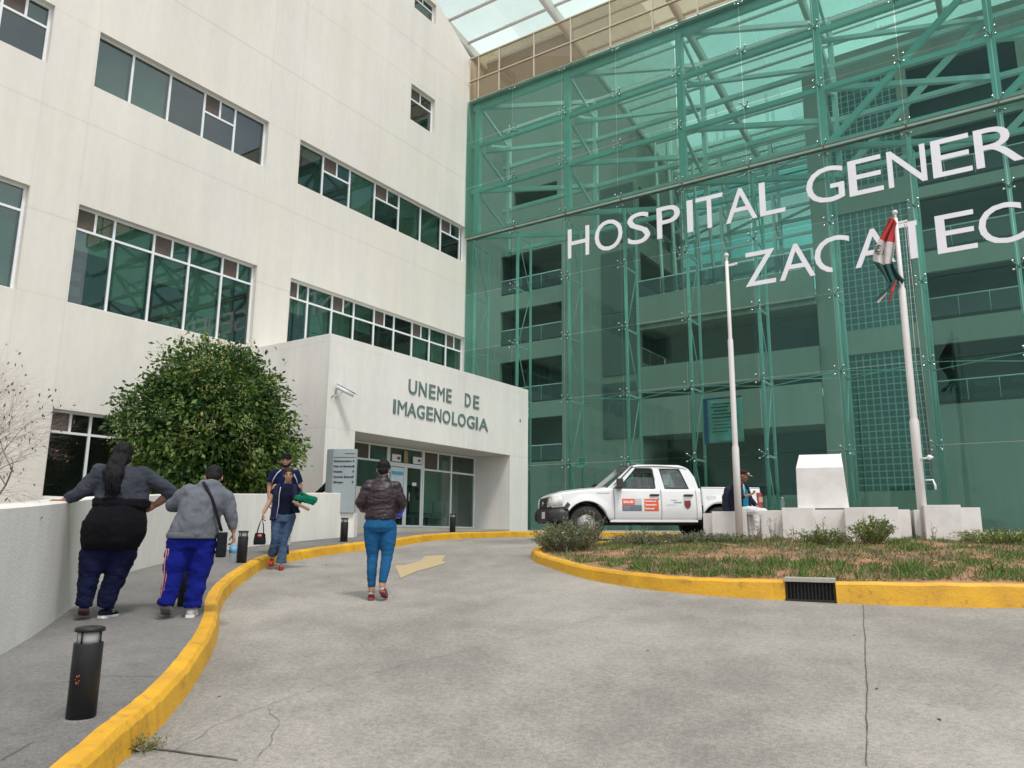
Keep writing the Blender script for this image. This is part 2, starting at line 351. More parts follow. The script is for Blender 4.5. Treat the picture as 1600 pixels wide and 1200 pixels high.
# ---------------------------------------------------------------- the entrance block
block = thing('entrance_pavilion', 'low white entrance block with grey letters over glazed doors', 'entrance block', (0, 0, 0))
BY0, BY1, BZ = u(.586), 20.93, 4.68
OY0, OY1, OZ, BX2 = 13.25, 19.91, 2.44, -14.98
mb = MB()
wall_grid(mb, 'x', XB, BY0, BY1, -.6, BZ, [(OY0, OY1, -.6, OZ)], XB - BX2)
mb.add([(XB, BY0, -.6), (XL + .005, BY0, -.6), (XL + .005, BY0, BZ), (XB, BY0, BZ)], [(0, 3, 2, 1)])
mb.add([(XB, BY1, -.6), (XL + .005, BY1, -.6), (XL + .005, BY1, BZ), (XB, BY1, BZ)], [(0, 1, 2, 3)])
mb.add([(XB, BY0, BZ), (XB, BY1, BZ), (XL + .005, BY1, BZ), (XL + .005, BY0, BZ)], [(0, 1, 2, 3)])
mb.build('wall', M_block, block, bevel=0)
MB().box((XB - .4, BY0 + .004, -.6), (XB - .004, OY0 - .003, -.02)).build('plinth', M_concrete, block)
MB().box((BX2 + .002, OY1 - .03, -.2), (XB - .003, OY1 + .0, .17)).build('skirting', mat('stone_skirting', (.42, .34, .25), var=.2), block)
# glazed front inside the recess: sill wall, windows and doors
MB().box((BX2 - .18, 13.26, -.5), (BX2 + .05, 15.86, 1.18)).build('sill_wall', M_block, block)
w1 = make_window(block, (BX2, 13.27, 1.18), RZ, 15.86 - 13.27, 1.25, [1.10], .79, {0: 1, 1: 1}, inset=-.03, room=None)
w2 = make_window(block, (BX2, 17.34, .19), RZ, 19.88 - 17.34, 2.24, [1.33], 1.68, {0: 1, 1: 0}, inset=-.03, room=None, glass=glassmat('lobby_glass', (.74, .86, .81), ior=1.5))
w3 = make_window(block, (BX2, 15.87, 1.93), RZ, 17.33 - 15.87, .5, [], 0, {}, inset=-.03, room=None)
for k, (a, b) in enumerate(((15.88, 16.6), (16.61, 17.33))):
    f = MB(); t = .06
    f.box((a, 0, 0), (b, .05, t)); f.box((a, 0, 1.74 - t), (b, .05, 1.74)); f.box((a, 0, t), (a + t, .05, 1.74 - t)); f.box((b - t, 0, t), (b, .05, 1.74 - t))
    d = f.build('door', M_alu, block); d.rotation_euler = (0, 0, RZ); d.location = (BX2 + .01, 0, .19)
    MB().box((a + t, .02, t), (b - t, .028, 1.74 - t)).build('pane', G_door, d)
    if k: MB().tube([(a + .09, -.01, .72), (a + .09, -.07, .74), (a + .09, -.07, .98), (a + .09, -.01, 1.0)], .012, 6).build('handle', M_chrome, d); MB().box((a + .3, .012, 1.18), (a + .48, .019, 1.27)).build('notice', M_letter, d)
    else:
        MB().box((a + .10, -.004, .55), (b - .08, .012, 1.66)).build('poster', mat('poster_paper', (.62, .70, .76), var=.12, vscale=9), d)
        MB().box((a + .13, -.012, 1.44), (b - .11, -.004, 1.54)).build('poster_band', mat('poster_blue', (.10, .42, .62), var=.1), d)
for y, w_, c in ((15.97, .36, 'a'), (16.46, .16, 'b'), (16.85, .38, 'c')):
    MB().box((BX2 + .045, y, 2.0), (BX2 + .055, y + w_, 2.0 + (.2 if c != 'b' else .33))).build('notice', M_letter if c != 'b' else mat('brass_plate', (.35, .26, .12), var=.2), block)
    if c != 'b':
        MB().add([(BX2 + .06, y + .2, 2.07), (BX2 + .06, y + .27, 2.07), (BX2 + .06, y + .27, 2.04), (BX2 + .06, y + .34, 2.1), (BX2 + .06, y + .27, 2.16), (BX2 + .06, y + .27, 2.13), (BX2 + .06, y + .2, 2.13)], [(0, 1, 2, 3, 4, 5, 6)]).build('arrow', mat('arrow_maroon', (.22, .02, .05), var=0), block, fix=False)
# lobby behind the doors
mb = MB(); x0, x1, y0, y1, z0, z1 = XL + .35, BX2 - .2, 13.3, 20.9, .17, 2.9
mb.add([(x0 - 3, y0, z0), (x1, y0, z0), (x1, y1, z0), (x0 - 3, y1, z0), (x0 - 3, y0, z1), (x1, y0, z1), (x1, y1, z1), (x0 - 3, y1, z1)], [(0, 3, 2, 1), (4, 5, 6, 7), (0, 4, 7, 3), (0, 1, 5, 4), (3, 7, 6, 2)])
mb.build('lobby', mat('lobby_plaster', (.45, .46, .44), rough=.9), block, fix=False)
MB().box((XB + .01, 13.3, -.4), (XB - 1.36, 19.9, .165)).build('threshold', M_concrete, block)

def letter_mesh(ch, bold=0.0, ext=.03):
    cu = bpy.data.curves.new('t', 'FONT'); cu.body = ch; cu.size = 1; cu.extrude = ext; cu.offset = bold; cu.resolution_u = 4
    o = bpy.data.objects.new('t', cu); COL.objects.link(o); dg = bpy.context.evaluated_depsgraph_get(); me = bpy.data.meshes.new_from_object(o.evaluated_get(dg))
    bpy.data.objects.remove(o); bpy.data.curves.remove(cu)
    a = np.array([v.co[:] for v in me.vertices]); mn, mx = a.min(0), a.max(0)
    return me, mn, mx
def put_letter(ch, parent, x0, x1, z0, z1, place, matl, bold=0.0, thick=.03, name='letter', edit=None):
    """fit the glyph's box to x0..x1, z0..z1 in wall coordinates; place maps (along, out, up) to world"""
    me, mn, mx = letter_mesh(ch, bold)
    sx, sz = (x1 - x0) / (mx[0] - mn[0]), (z1 - z0) / (mx[1] - mn[1])
    for v in me.vertices:
        p = ((v.co.x - mn[0]) * sx + x0, (v.co.z + .03) / .06 * thick, (v.co.y - mn[1]) * sz + z0)
        v.co = place(*p)
    me.materials.clear(); me.materials.append(matl)
    bm = bmesh.new(); bm.from_mesh(me)
    if edit: edit(bm)
    bmesh.ops.recalc_face_normals(bm, faces=bm.faces); bm.to_mesh(me); bm.free()
    return part(name, me, parent)
def text_part(txt, parent, name, x, z, h, place, matl, bold=0.0, thick=.003, width=None, align='l'):
    """a line of flat print; h = cap height"""
    me, mn, mx = letter_mesh(txt, bold); s = h / .72
    sx = s if not width else width / (mx[0] - mn[0])
    off = x if align == 'l' else x - (mx[0] - mn[0]) * sx
    for v in me.vertices: v.co = place((v.co.x - mn[0]) * sx + off, (v.co.z + .03) / .06 * thick, v.co.y * s + z)
    me.materials.clear(); me.materials.append(matl); return part(name, me, parent)
def place_wing(x): return lambda a, o, z: Vector((x + o, a, z))
pl = place_wing(XB + .003)
def y_at(px, z, X):      # where the column px meets the line (X, *, z)
    k = (px - 800) / F; A = _rt - _fwd * k; return -(A.x * X + A.z * z) / A.y
def x_at(px, z, Y):
    k = (px - 800) / F; A = _rt - _fwd * k; return -(A.y * Y + A.z * z) / A.x
def z_at(py, x, y):
    k = (600 - py) / F; A = _up - _fwd * k; return -(A.x * x + A.y * y) / A.z
for word, z0, z1, spans in (('UNEMEDE', 3.66, 4.05, ((638, 651), (654, 666), (670, 680), (683, 694), (697, 705), (726, 735), (739, 748))),
                            ('IMAGENOLOGIA', 3.05, 3.42, ((614, 618), (621, 635), (636, 650), (651, 663), (666, 676), (678, 689), (691, 703), (706, 714), (715, 727), (729, 741), (743, 746), (748, 762)))):
    for ch, (a, b) in zip(word, spans):
        put_letter(ch, block, y_at(a, (z0 + z1) / 2, XB), y_at(b, (z0 + z1) / 2, XB), z0, z1, pl, M_letter2, bold=(.0 if ch == 'M' else .011), thick=.02)

# ---------------------------------------------------------------- the glass front
front = thing('glass_facade', 'green point-fixed glass front carrying the white hospital name', 'glass facade', (0, 0, 0))
NX = [-16.38] + [(-.683 + .0981 * k) * S for k in range(13)]
ZL = [.16, u(.105), u(.204), u(.303), u(.400), u(.4983)]; ZU = [u(.5030), u(.5925), u(.679), u(.759)]
J = .009
for rows, yy in ((ZL, GY), (ZU, GY - .12)):
    for j in range(len(rows) - 1):
        for i in range(len(NX) - 1):
            if rows is ZL and j < 2 and i == 0: continue
            hw_, hh_ = (NX[i + 1] - NX[i]) / 2 - J, (rows[j + 1] - rows[j]) / 2 - J; g_ = MB().box((-hw_, -.006, -hh_), (hw_, .006, hh_)).build('glass_pane', G_green, front); g_.location = ((NX[i] + NX[i + 1]) / 2, yy + .006, (rows[j] + rows[j + 1]) / 2); g_.rotation_euler = (random.uniform(-.003, .003), 0, random.uniform(-.0035, .0035))
# four-armed spider fittings
def spider(n_up=True, n_dn=True):
    b = MB()
    for sx_ in (-1, 1):
        for sz_ in ((1,) if n_up else ()) + ((-1,) if n_dn else ()):
            e = (sx_ * .11, -.02, sz_ * .11); b.tube([(0, .16, 0), (sx_ * .05, .13, sz_ * .05), (sx_ * .11, .06, sz_ * .11)], [.022, .017, .012], 6)
            b.tube([(e[0], -.012, e[2]), (e[0], .0, e[2]), (e[0], .07, e[2])], [.02, .026, .014], 8)
    b.tube([(0, .12, 0), (0, .3, 0)], .026, 8)
    return b.mesh('spider_fitting', M_chrome)
sp4 = spider(); spu = spider(True, False); spd = spider(False, True)
for i, x in enumerate(NX[1:]):
    for z in ZL[1:5]:
        if x < XB and z < BZ: continue
        part('spider_fitting', sp4, front, (x, GY, z))
    part('spider_fitting', spd, front, (x, GY, ZL[5] - .02)); part('spider_fitting', spu, front, (x, GY - .12, ZU[0] + .02)); part('spider_fitting', spd, front, (x, GY - .12, ZU[3]))
    for z in ZU[1:3]: part('spider_fitting', sp4, front, (x, GY - .12, z))
# bow-string masts behind every joint of the lower glass
def mast():
    b = MB(); z0, z1 = .15, u(.493)
    b.tube([(0, .32, z0), (0, .32, z1)], .055, 8); b.tube([(0, 1.15, z0), (0, 1.15, z1)], .045, 8)
    zs = [z0] + ZL[1:5] + [z1]; k = 0
    for a, c in zip(zs[:-1], zs[1:]):
        b.beam((0, .32, c - .02), (0, 1.15, c - .02), .04, .06); m_ = (a + c) / 2
        b.tube([(0, .34, a), (0, 1.13, c - .05)], .018, 6) if k % 2 else b.tube([(0, 1.13, a), (0, .34, c - .05)], .018, 6); k += 1
    return b.mesh('mast', M_steel)
mm = mast()
for x in NX[1:]: part('mast', mm, front, (x, GY, 0))
part('mast', mm, front, (NX[0] + .18, GY, 0))
# tension rods along the second node line
for i in range(2, len(NX) - 1):
    a, c = NX[i], NX[i + 1]; mid = (a + c) / 2; z = ZL[2]
    MB().tube([(a, GY + .3, z + .02), (mid, GY + .75, z + .02), (c, GY + .3, z + .02)], .014, 6).build('tension_rod', M_steel, front)
    MB().tube([(a, GY + 1.1, z - .05), (mid, GY + .72, z), (c, GY + 1.1, z - .05)], .014, 6).build('tension_rod', M_steel, front)
# box truss behind the upper glass
yf, yb = GY + .30, GY + 2.3
bays = list(range(0, len(NX), 2))
for z, hh in ((ZU[3] - .1, .24), (ZU[2], .14), (ZU[1], .14), (ZU[0] + .16, .2)):
    MB().beam((NX[0], yf, z), (NX[-1], yf, z), .14, hh).build('chord', M_steel, front)
    MB().beam((NX[0], yb, z), (NX[-1], yb, z), .14, .14).build('chord', M_steel, front)
for n_, i in enumerate(bays):
    x = NX[i] + (.25 if i == 0 else 0)
    b = MB(); b.beam((x, yf, ZU[0]), (x, yf, ZU[3]), .2, .2, (0, 1, 0)); b.build('truss_post', M_steel, front)
    b = MB(); b.beam((x, yb, ZU[0]), (x, yb, ZU[3]), .15, .15, (0, 1, 0)); b.build('truss_post', M_steel, front)
    for a, c in ((ZU[3], ZU[2]), (ZU[2], ZU[1]), (ZU[1], ZU[0])):
        MB().beam((x, yf, a - .05), (x, yb, (a + c) / 2), .08, .09).build('brace', M_steel, front); MB().beam((x, yb, (a + c) / 2), (x, yf, c + .05), .08, .09).build('brace', M_steel, front)
    if n_ + 1 < len(bays):
        x2 = NX[bays[n_ + 1]]
        for z in (ZU[3] - .12, ZU[1] + .02, ZU[0] + .1):
            MB().beam((x, yf, z), (x2, yb, z), .13, .15).build('brace', M_steel, front)
        MB().beam((x, yf + .5, ZU[2]), (x2, yb, ZU[2] + .02), .12, .12).build('brace', M_steel, front)
        if x > -5:
            MB().beam((x, yf + .01, ZU[0] + .1), (x2, yf + .01, ZU[2] + .1), .12, .16).build('brace', M_steel, front)
            MB().beam((x, yb + .02, ZU[0] + .1), (x2, yb + .02, ZU[2] + .1), .12, .16).build('brace', M_steel, front)
MB().box((NX[0], GY - .125, ZU[0] - .04), (NX[-1], GY - .10, ZU[0] - .004)).build('transom_channel', M_rust, front); MB().box((NX[0], GY - .01, ZL[5] + .005), (NX[-1], GY + .08, ZL[5] + .04)).build('transom_channel', M_rust, front)
MB().box((NX[1] - .6, GY - .06, -.3), (NX[-1], GY + .1, .155)).build('base_sill', mat('white_sill', (.62, .62, .6), var=.08), front)
# smaller letters are in pixels of the photograph only for their spacing: the wall plane gives their true place
GL = lambda a, o, z: Vector((a, GY - .005 - o, z))
row1 = (('H', 888, 921), ('O', 930, 973), ('S', 981, 1016), ('P', 1027, 1063), ('I', 1074, 1083), ('T', 1088, 1130), ('A', 1135, 1184), ('L', 1187, 1226), ('G', 1260, 1319), ('E', 1326, 1379), ('N', 1387, 1447), ('E', 1456, 1517), ('R', 1523, 1598), ('A', 1606, 1690), ('L', 1700, 1760))
row2 = (('Z', 1166, 1213), ('A', 1219, 1275), ('C', 1273, 1329), ('A', 1337, 1400), ('T', 1392, 1462), ('E', 1463, 1525), ('C', 1529, 1599), ('A', 1606, 1690), ('S', 1698, 1765))
def cut_c(x, z):
    def f(bm):
        g = bm.verts[:] + bm.edges[:] + bm.faces[:]
        bmesh.ops.bisect_plane(bm, geom=g, plane_co=(x, 0, 0), plane_no=(1, 0, 0)); g = bm.verts[:] + bm.edges[:] + bm.faces[:]
        bmesh.ops.bisect_plane(bm, geom=g, plane_co=(0, 0, z), plane_no=(0, 0, 1))
        bmesh.ops.delete(bm, geom=[f_ for f_ in bm.faces if f_.calc_center_median().x > x + 1e-4 and f_.calc_center_median().z < z], context='FACES')
    return f
for row, z0, z1 in ((row1, u(.4249), u(.4730)), (row2, u(.3298), u(.3772))):
    for n_, (ch, a, b_) in enumerate(row):
        zm = (z0 + z1) / 2; xa, xb = x_at(a, zm, GY), x_at(b_, zm, GY)
        if ch in 'AZ': xa, xb = x_at(a, z0, GY), x_at(b_, z0, GY)
        ed = None
        if row is row2 and n_ == 2: ed = cut_c((xa + xb) / 2 - .02, zm + .05)
        if row is row2 and n_ == 4: ed = cut_c(xa + (xb - xa) * .62, z1 + 1)
        put_letter(ch, front, xa, xb, z0 - (.01 if ch in 'OSGC' else 0), z1 + (.01 if ch in 'OSGC' else 0), GL, M_letter, bold=-.002, thick=.03, edit=ed)

# bronze glass balustrade on top of the front, with its walkway
bal = thing('bronze_balustrade', 'bronze glass balustrade with steel posts along the top of the green glass front', 'balustrade')
zb, ztp = u(.764), u(.846); xs = [NX[0] + .02, -15.95] + [-15.0 + 1.52 * k for k in range(18)]
for i in range(len(xs) - 1):
    MB().box((xs[i] + .03, GY - .02, zb), (xs[i + 1] - .03, GY - .01, ztp)).build('glass_panel', G_brown, bal)
for x in xs[1:]: MB().box((x - .02, GY - .05, zb - .02), (x + .02, GY + .02, ztp)).build('post', mat('bronze_post', (.52, .47, .36), var=.05) if x == xs[1] else bpy.data.materials['bronze_post'], bal)
for z in (ztp, u(.8005)): MB().box((NX[0], GY - .06, z - .02), (xs[-1], GY + .03, z + .02)).build('rail', bpy.data.materials['bronze_post'], bal)
MB().box((NX[0], GY + .02, zb - .10), (xs[-1], GY + .5, zb - .02)).build('kerb', M_concrete, bal)

# ---------------------------------------------------------------- the building round the atrium
AY = 48.7
def railing(parent, a, b, z, axis='x', fix=AY):
    P = (lambda t, d, zz: (t, fix + d, zz)) if axis == 'x' else (lambda t, d, zz: (fix - d, t, zz))
    r = MB(); r.tube([P(a, .12, z), P(b, .12, z)], .04, 6); n_ = max(2, int(abs(b - a) / 1.5))
    for k in range(n_ + 1): t_ = a + (b - a) * k / n_; r.tube([P(t_, .12, z - 1.15), P(t_, .12, z)], .025, 5)
    o = r.build('railing', M_steel, parent)
    p, q = P(a, .10, z - 1.12), P(b, .11, z - .06); MB().box((min(p[0], q[0]), min(p[1], q[1]), p[2]), (max(p[0], q[0]), max(p[1], q[1]), q[2])).build('glass', G_door, o); return o
def corridors(mb, axis, fixed, holes, D=3.6):
    for a, b, c, d in holes:
        P = (lambda u_, dd, z: (fixed - dd, u_, z)) if axis == 'x' else (lambda u_, dd, z: (u_, fixed + dd, z))
        a2, b2 = a - .4, b + .4
        mb.add([P(a2, .3, c - .8), P(b2, .3, c - .8), P(b2, D, c - .8), P(a2, D, c - .8), P(a2, .3, d + .25), P(b2, .3, d + .25), P(b2, D, d + .25), P(a2, D, d + .25)], [(0, 3, 2, 1), (4, 5, 6, 7), (0, 4, 7, 3), (1, 2, 6, 5), (3, 7, 6, 2)])
tower = thing('atrium_tower', 'cream tower with open galleries seen through the left of the green glass', 'building')
h1 = [(-34.4, -28.72, 18.8, 22.1), (-34.4, -28.72, 14.65, 17.48), (-34.4, -28.72, 9.9, 13.3), (-34.4, -28.72, 5.35, 8.7), (-33.2, -29.1, 26.0, 27.4)]
mb = MB(); wall_grid(mb, 'y', AY, -44, -22.3, -.2, 41.3, h1, .3)
h2 = [(49.0, 56.5, 16.6, 20.2), (49.0, 56.5, 21.9, 25.3), (49.0, 56.5, 12.0, 15.4), (49, 56.5, 7.5, 10.4)]
wall_grid(mb, 'x', -22.3, AY, 57.0, -.2, 41.3, h2, .3)
mb.add([(-44, AY, 41.3), (-22.3, AY, 41.3), (-22.3, 57, 41.3), (-44, 57, 41.3)], [(0, 1, 2, 3)])
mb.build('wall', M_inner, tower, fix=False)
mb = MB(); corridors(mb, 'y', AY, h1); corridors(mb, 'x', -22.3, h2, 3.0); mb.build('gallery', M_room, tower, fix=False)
for h in h1[:4]: railing(tower, h[0], h[1], h[2] + 1.25)
for h in h2[:3]: railing(tower, h[0], h[1], h[2] + 1.1, 'y', -22.3)

hall = thing('ward_building', 'cream ward block with glass block panels seen through the right of the green glass', 'building')
gbh = [(-8.9, -4.93, 21.3, 28.4), (-8.9, -4.93, 12.25, 19.7), (-8.8, -4.93, 2.62, 10.75)]
h3 = [(-4.35, 20, 24.2, 28.2), (-4.35, 20, 20.4, 23.7), (-4.35, 20, 16.35, 19.7), (-4.35, 20, 12.2, 15.1), (-4.35, 20, 7.35, 10.8)]
mb = MB(); wall_grid(mb, 'y', AY, -10.38, 22, -.2, 30.5, gbh + h3, .3)
mb.add([(-10.38, AY, -.2), (-10.38, 60, -.2), (-10.38, 60, 30.5), (-10.38, AY, 30.5)], [(0, 3, 2, 1)]); mb.add([(-10.38, AY, 30.5), (22, AY, 30.5), (22, 60, 30.5), (-10.38, 60, 30.5)], [(0, 1, 2, 3)])
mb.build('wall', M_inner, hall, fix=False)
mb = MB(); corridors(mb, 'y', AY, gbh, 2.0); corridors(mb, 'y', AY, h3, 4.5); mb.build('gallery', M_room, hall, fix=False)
for h in h3[1:]: railing(hall, h[0], h[1], h[2] + 1.35)
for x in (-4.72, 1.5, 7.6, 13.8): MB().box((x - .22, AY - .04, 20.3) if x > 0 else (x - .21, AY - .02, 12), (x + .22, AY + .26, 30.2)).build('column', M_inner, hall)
M_gb = mat('glass_block', (.05, .11, .11), rough=.15, var=.25, vscale=1.3); M_gj = mat('block_joint', (.55, .55, .5), var=.05)
for (a, b, c, d) in gbh:
    n_x, n_z = 10, int(round((d - c) / ((b - a) / 10)))
    f = MB(); f.box((a, AY + .14, c), (b, AY + .16, d))
    g = f.build('joint_grid', M_gj, hall)
    dx, dz = (b - a) / n_x, (d - c) / n_z; bmesh_block = MB().box((.035, 0, .035), (dx - .03, .05, dz - .03)).mesh('glass_block', M_gb)
    for i in range(n_x):
        for j in range(n_z): part('glass_block', bmesh_block, g, (a + i * dx, AY + .10 + .004 * ((i * 7 + j * 3) % 4), c + j * dz))

bridge = thing('atrium_bridge', 'cream footbridges stacked between tower and ward block behind the glass', 'bridge')
for z0, z1, y0, y1 in ((14.5, 16.5, AY - .5, AY - .2), (9.72, 11.5, AY - .35, AY - .05), (6.7, 9.25, AY - .3, AY), (.2, 2.6, AY + 1.4, AY + 1.7)):
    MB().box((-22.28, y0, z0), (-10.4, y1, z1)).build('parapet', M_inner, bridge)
    if z0 > 1: MB().box((-22.28, y1 + .003, z0 + (.02 if z0 < 14 else -.3)), (-10.4, y1 + 3, z0 + .35)).build('deck', M_concrete, bridge)
railing(bridge, -22.2, -10.45, 17.7, 'x', AY - .5)
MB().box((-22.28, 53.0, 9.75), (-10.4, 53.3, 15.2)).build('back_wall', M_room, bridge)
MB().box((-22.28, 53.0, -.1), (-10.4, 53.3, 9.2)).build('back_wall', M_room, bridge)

# glazed wall that closes the atrium at its far side, framed like the front
far = thing('rear_glass_wall', 'rear glazed wall of the atrium framed in pale steel trusses', 'glass wall')
fx = [-22.2, -18.3, -14.4, -10.5]; fz = [16.6, 18.8, 21.0, 23.2, 25.4, 27.6, 29.8, 31.6]
for i in range(3):
    for j in range(7): MB().box((fx[i] + .02, 57.0, fz[j] + .02), (fx[i + 1] - .02, 57.02, fz[j + 1] - .02)).build('glass_pane', G_roof if j % 2 else G_green, far)
for z in fz[:-1]:
    MB().beam((-22.2, 56.6, z), (-10.4, 56.6, z), .16, .26).build('chord', M_steel, far)
    if z < 30: MB().beam((-22.2, 54.9, z + .4), (-10.4, 54.9, z + .4), .14, .2).build('chord', M_steel, far)
for k, x in enumerate(fx):
    MB().beam((x + .1, 56.6, 16.6), (x + .1, 56.6, 33), .24, .2, (0, 1, 0)).build('truss_post', M_steel, far)
    MB().beam((x + .1, 54.9, 16.6), (x + .1, 54.9, 33), .2, .2, (0, 1, 0)).build('truss_post', M_steel, far)
    for z in fz[1:-1]: MB().beam((x + .1, 56.6, z - 1.8), (x + .1, 54.9, z - .3), .12, .12).build('brace', M_steel, far)
    if k < 3:
        for z in (18.9, 23.3, 27.6): MB().beam((x, 56.5, z), (fx[k + 1], 54.9, z + .3), .14, .16).build('brace', M_steel, far)

# side bracing trusses by the tower corner
for k in range(5):
    MB().beam((-21.6 + .55 * k, 50.5 + 1.1 * k, 29.5), (-21.0 + .6 * k, 50.0 + 1.1 * k, 15.5), .16, .2).build('raking_strut', M_steel, far)

# ---------------------------------------------------------------- glass roof over the atrium
roof = thing('glass_canopy_roof', 'frosted glass roof on white rafters high above the atrium', 'glass roof')
RX = [-1.38 * S, -1.06 * S, -.74 * S, -.42 * S, -.10 * S, .22 * S, .54 * S]
rz_ = lambda y: 1.455 * S - .17 * (y - 2.32 * S)
M_white = mat('white_steel', (.76, .72, .68), rough=.4, var=.05)
RS = [26.0 + 2.15 * k for k in range(16)]
RE = lambda x: 39.0 if x < RX[1] - .1 else RS[-1]
for i, x in enumerate(RX):
    ye = 39.0 if i == 0 else RS[-1]
    b = MB(); b.beam((x, 25.5, rz_(25.5) - .35), (x, ye, rz_(ye) - .35), .30, .55); b.build('rafter', M_white, roof)
    b = MB(); b.tube([(x, 25.5, rz_(25.5) - .72), (x, ye, rz_(ye) - .72)], .16, 8); b.build('rafter', M_white, roof)
clips = MB()
for j, y in enumerate(RS):
    x0 = RX[0] if y < 39 else RX[1]
    MB().tube([(x0, y, rz_(y) - .16), (RX[-1], y, rz_(y) - .16)], .10, 6).build('purlin', M_white, roof)
    if y > 39 and j % 2: MB().tube([(x0, y + .5, rz_(y) - .9), (RX[-1], y + .5, rz_(y) - .9)], .07, 6).build('purlin', M_white, roof)
sl = math.atan(.17); pm = {}
for i in range(len(RX) - 1):
    w_ = (RX[i + 1] - RX[i]) / 2
    for j in range(len(RS) - 1):
        if i == 0 and RS[j] > 37: continue
        if 'p' not in pm:
            L_ = 2.15 / math.cos(sl); pm['p'] = MB().box((.01, .01, 0), (w_ - .01, L_ - .01, .012)).mesh('roof_pane', G_roof)
        for h_ in (0, 1): part('roof_pane', pm['p'], roof, (RX[i] + w_ * h_, RS[j], rz_(RS[j])), (-sl, 0, 0))
        for xx in (RX[i] + w_, RX[i] + w_ * .5):
            for s_ in (-1, 1): clips.tube([(xx + s_ * .16, RS[j] - .02, rz_(RS[j]) - .02), (xx + s_ * .16, RS[j] - .04, rz_(RS[j]) - .2), (xx + s_ * .04, RS[j] - .02, rz_(RS[j]) - .22)], .03, 4)
tag(clips.build('clip', mat('dark_clip', (.05, .06, .06), var=0), roof, fix=False), kind='stuff')
MB().box((RX[0] - .2, 38.9, rz_(39) - .9), (RX[1], 39.2, rz_(39))).build('eaves_beam', M_concrete, roof)
# ---------------------------------------------------------------- ground
def concrete(name, base, dark, sc=1.0):
    m = mat(name, base, rough=.9, spec=.3, var=0, bump=0); t = m.node_tree; n = t.nodes; L = t.links.new; b = n['Principled BSDF']; c = n.new('ShaderNodeTexCoord')
    def nz(s, det=6, st=(1, 1, 1), ro=.6):
        mp = n.new('ShaderNodeMapping'); mp.inputs['Scale'].default_value = st; L(c.outputs['Object'], mp.inputs[0]); z = n.new('ShaderNodeTexNoise'); z.inputs['Scale'].default_value = s; z.inputs['Detail'].default_value = det; z.inputs['Roughness'].default_value = ro; L(mp.outputs[0], z.inputs[0]); return z.outputs[0]
    def mr(v, a, b_, lo, hi):
        q = n.new('ShaderNodeMapRange'); q.inputs[1].default_value = a; q.inputs[2].default_value = b_; q.inputs[3].default_value = lo; q.inputs[4].default_value = hi; L(v, q.inputs[0]); return q.outputs[0]
    def mul(a, b_):
        q = n.new('ShaderNodeMath'); q.operation = 'MULTIPLY'; L(a, q.inputs[0]); L(b_, q.inputs[1]); return q.outputs[0]
    v = mr(nz(.38 * sc), .36, .64, .82, 1.09); v = mul(v, mr(nz(3.1 * sc, 5), .35, .68, .93, 1.05)); v = mul(v, mr(nz(28, 4, ro=.8), .38, .62, .86, 1.10)); v = mul(v, mr(nz(110, 3, ro=.8), .36, .64, .80, 1.16))
    v = mul(v, mr(nz(.9, 4, (1, .12, 1)), .4, .66, .93, 1.02)); v = mul(v, mr(nz(9, 3), .64, .74, 1, .86)); v = mul(v, mr(nz(34, 2), .70, .76, 1, .62))
    mx = n.new('ShaderNodeMix'); mx.data_type = 'RGBA'; mx.inputs[6].default_value = (*dark, 1); mx.inputs[7].default_value = (*base, 1); L(mr(v, .62, 1.12, 0, 1), mx.inputs[0]); L(mx.outputs[2], b.inputs['Base Color'])
    bp = n.new('ShaderNodeBump'); bp.inputs['Strength'].default_value = .35; bp.inputs['Distance'].default_value = .006; L(nz(95, 4, ro=.8), bp.inputs['Height']); L(bp.outputs[0], b.inputs['Normal'])
    return m
M_road = concrete('road_concrete', (.355, .333, .298), (.155, .147, .134)); M_walk = concrete('footway_concrete', (.215, .208, .198), (.10, .097, .094), 1.3)
M_yel = mat('yellow_kerb_paint', (.68, .37, .014), rough=.6, var=0, col2=(.50, .26, .018), vscale=2.6, bump=.3, bscale=30)
t = M_yel.node_tree; n = t.nodes; b = n['Principled BSDF']; lk = b.inputs['Base Color'].links[0].from_socket       # scuffs and grime on the paint
c = n.new('ShaderNodeTexCoord'); z = n.new('ShaderNodeTexNoise'); z.inputs['Scale'].default_value = 7; z.inputs['Detail'].default_value = 9; z.inputs['Roughness'].default_value = .72; t.links.new(c.outputs['Object'], z.inputs[0])
q = n.new('ShaderNodeMapRange'); q.inputs[1].default_value = .56; q.inputs[2].default_value = .70; q.inputs[4].default_value = .6; t.links.new(z.outputs[0], q.inputs[0])
mx = n.new('ShaderNodeMix'); mx.data_type = 'RGBA'; mx.inputs[7].default_value = (.16, .10, .035, 1); t.links.new(q.outputs[0], mx.inputs[0]); t.links.new(lk, mx.inputs[6]); t.links.new(mx.outputs[2], b.inputs['Base Color'])

xs = sorted(set([-400, -200, -100, -60, -45] + list(np.arange(-32, 14.01, .5)) + [18, 24, 40, 80, 200, 400])); ys = sorted(set([-400, -150, -60, -30, -18] + list(np.arange(-10, 24.01, .5)) + [30, 40, 60, 100, 200, 400, 900]))
V = [(x, y, hr(x, y)) for y in ys for x in xs]; nx_ = len(xs)
Fc = [(j * nx_ + i, j * nx_ + i + 1, (j + 1) * nx_ + i + 1, (j + 1) * nx_ + i) for j in range(len(ys) - 1) for i in range(nx_ - 1)]
b = MB(); b.add(V, Fc, True); tag(b.build('road', M_road, fix=False), 'grey worn concrete driveway climbing to the entrance', kind='structure')

def gp(px, py, off=-.14): p = on_ground(px, py, off); return (p.x, p.y)
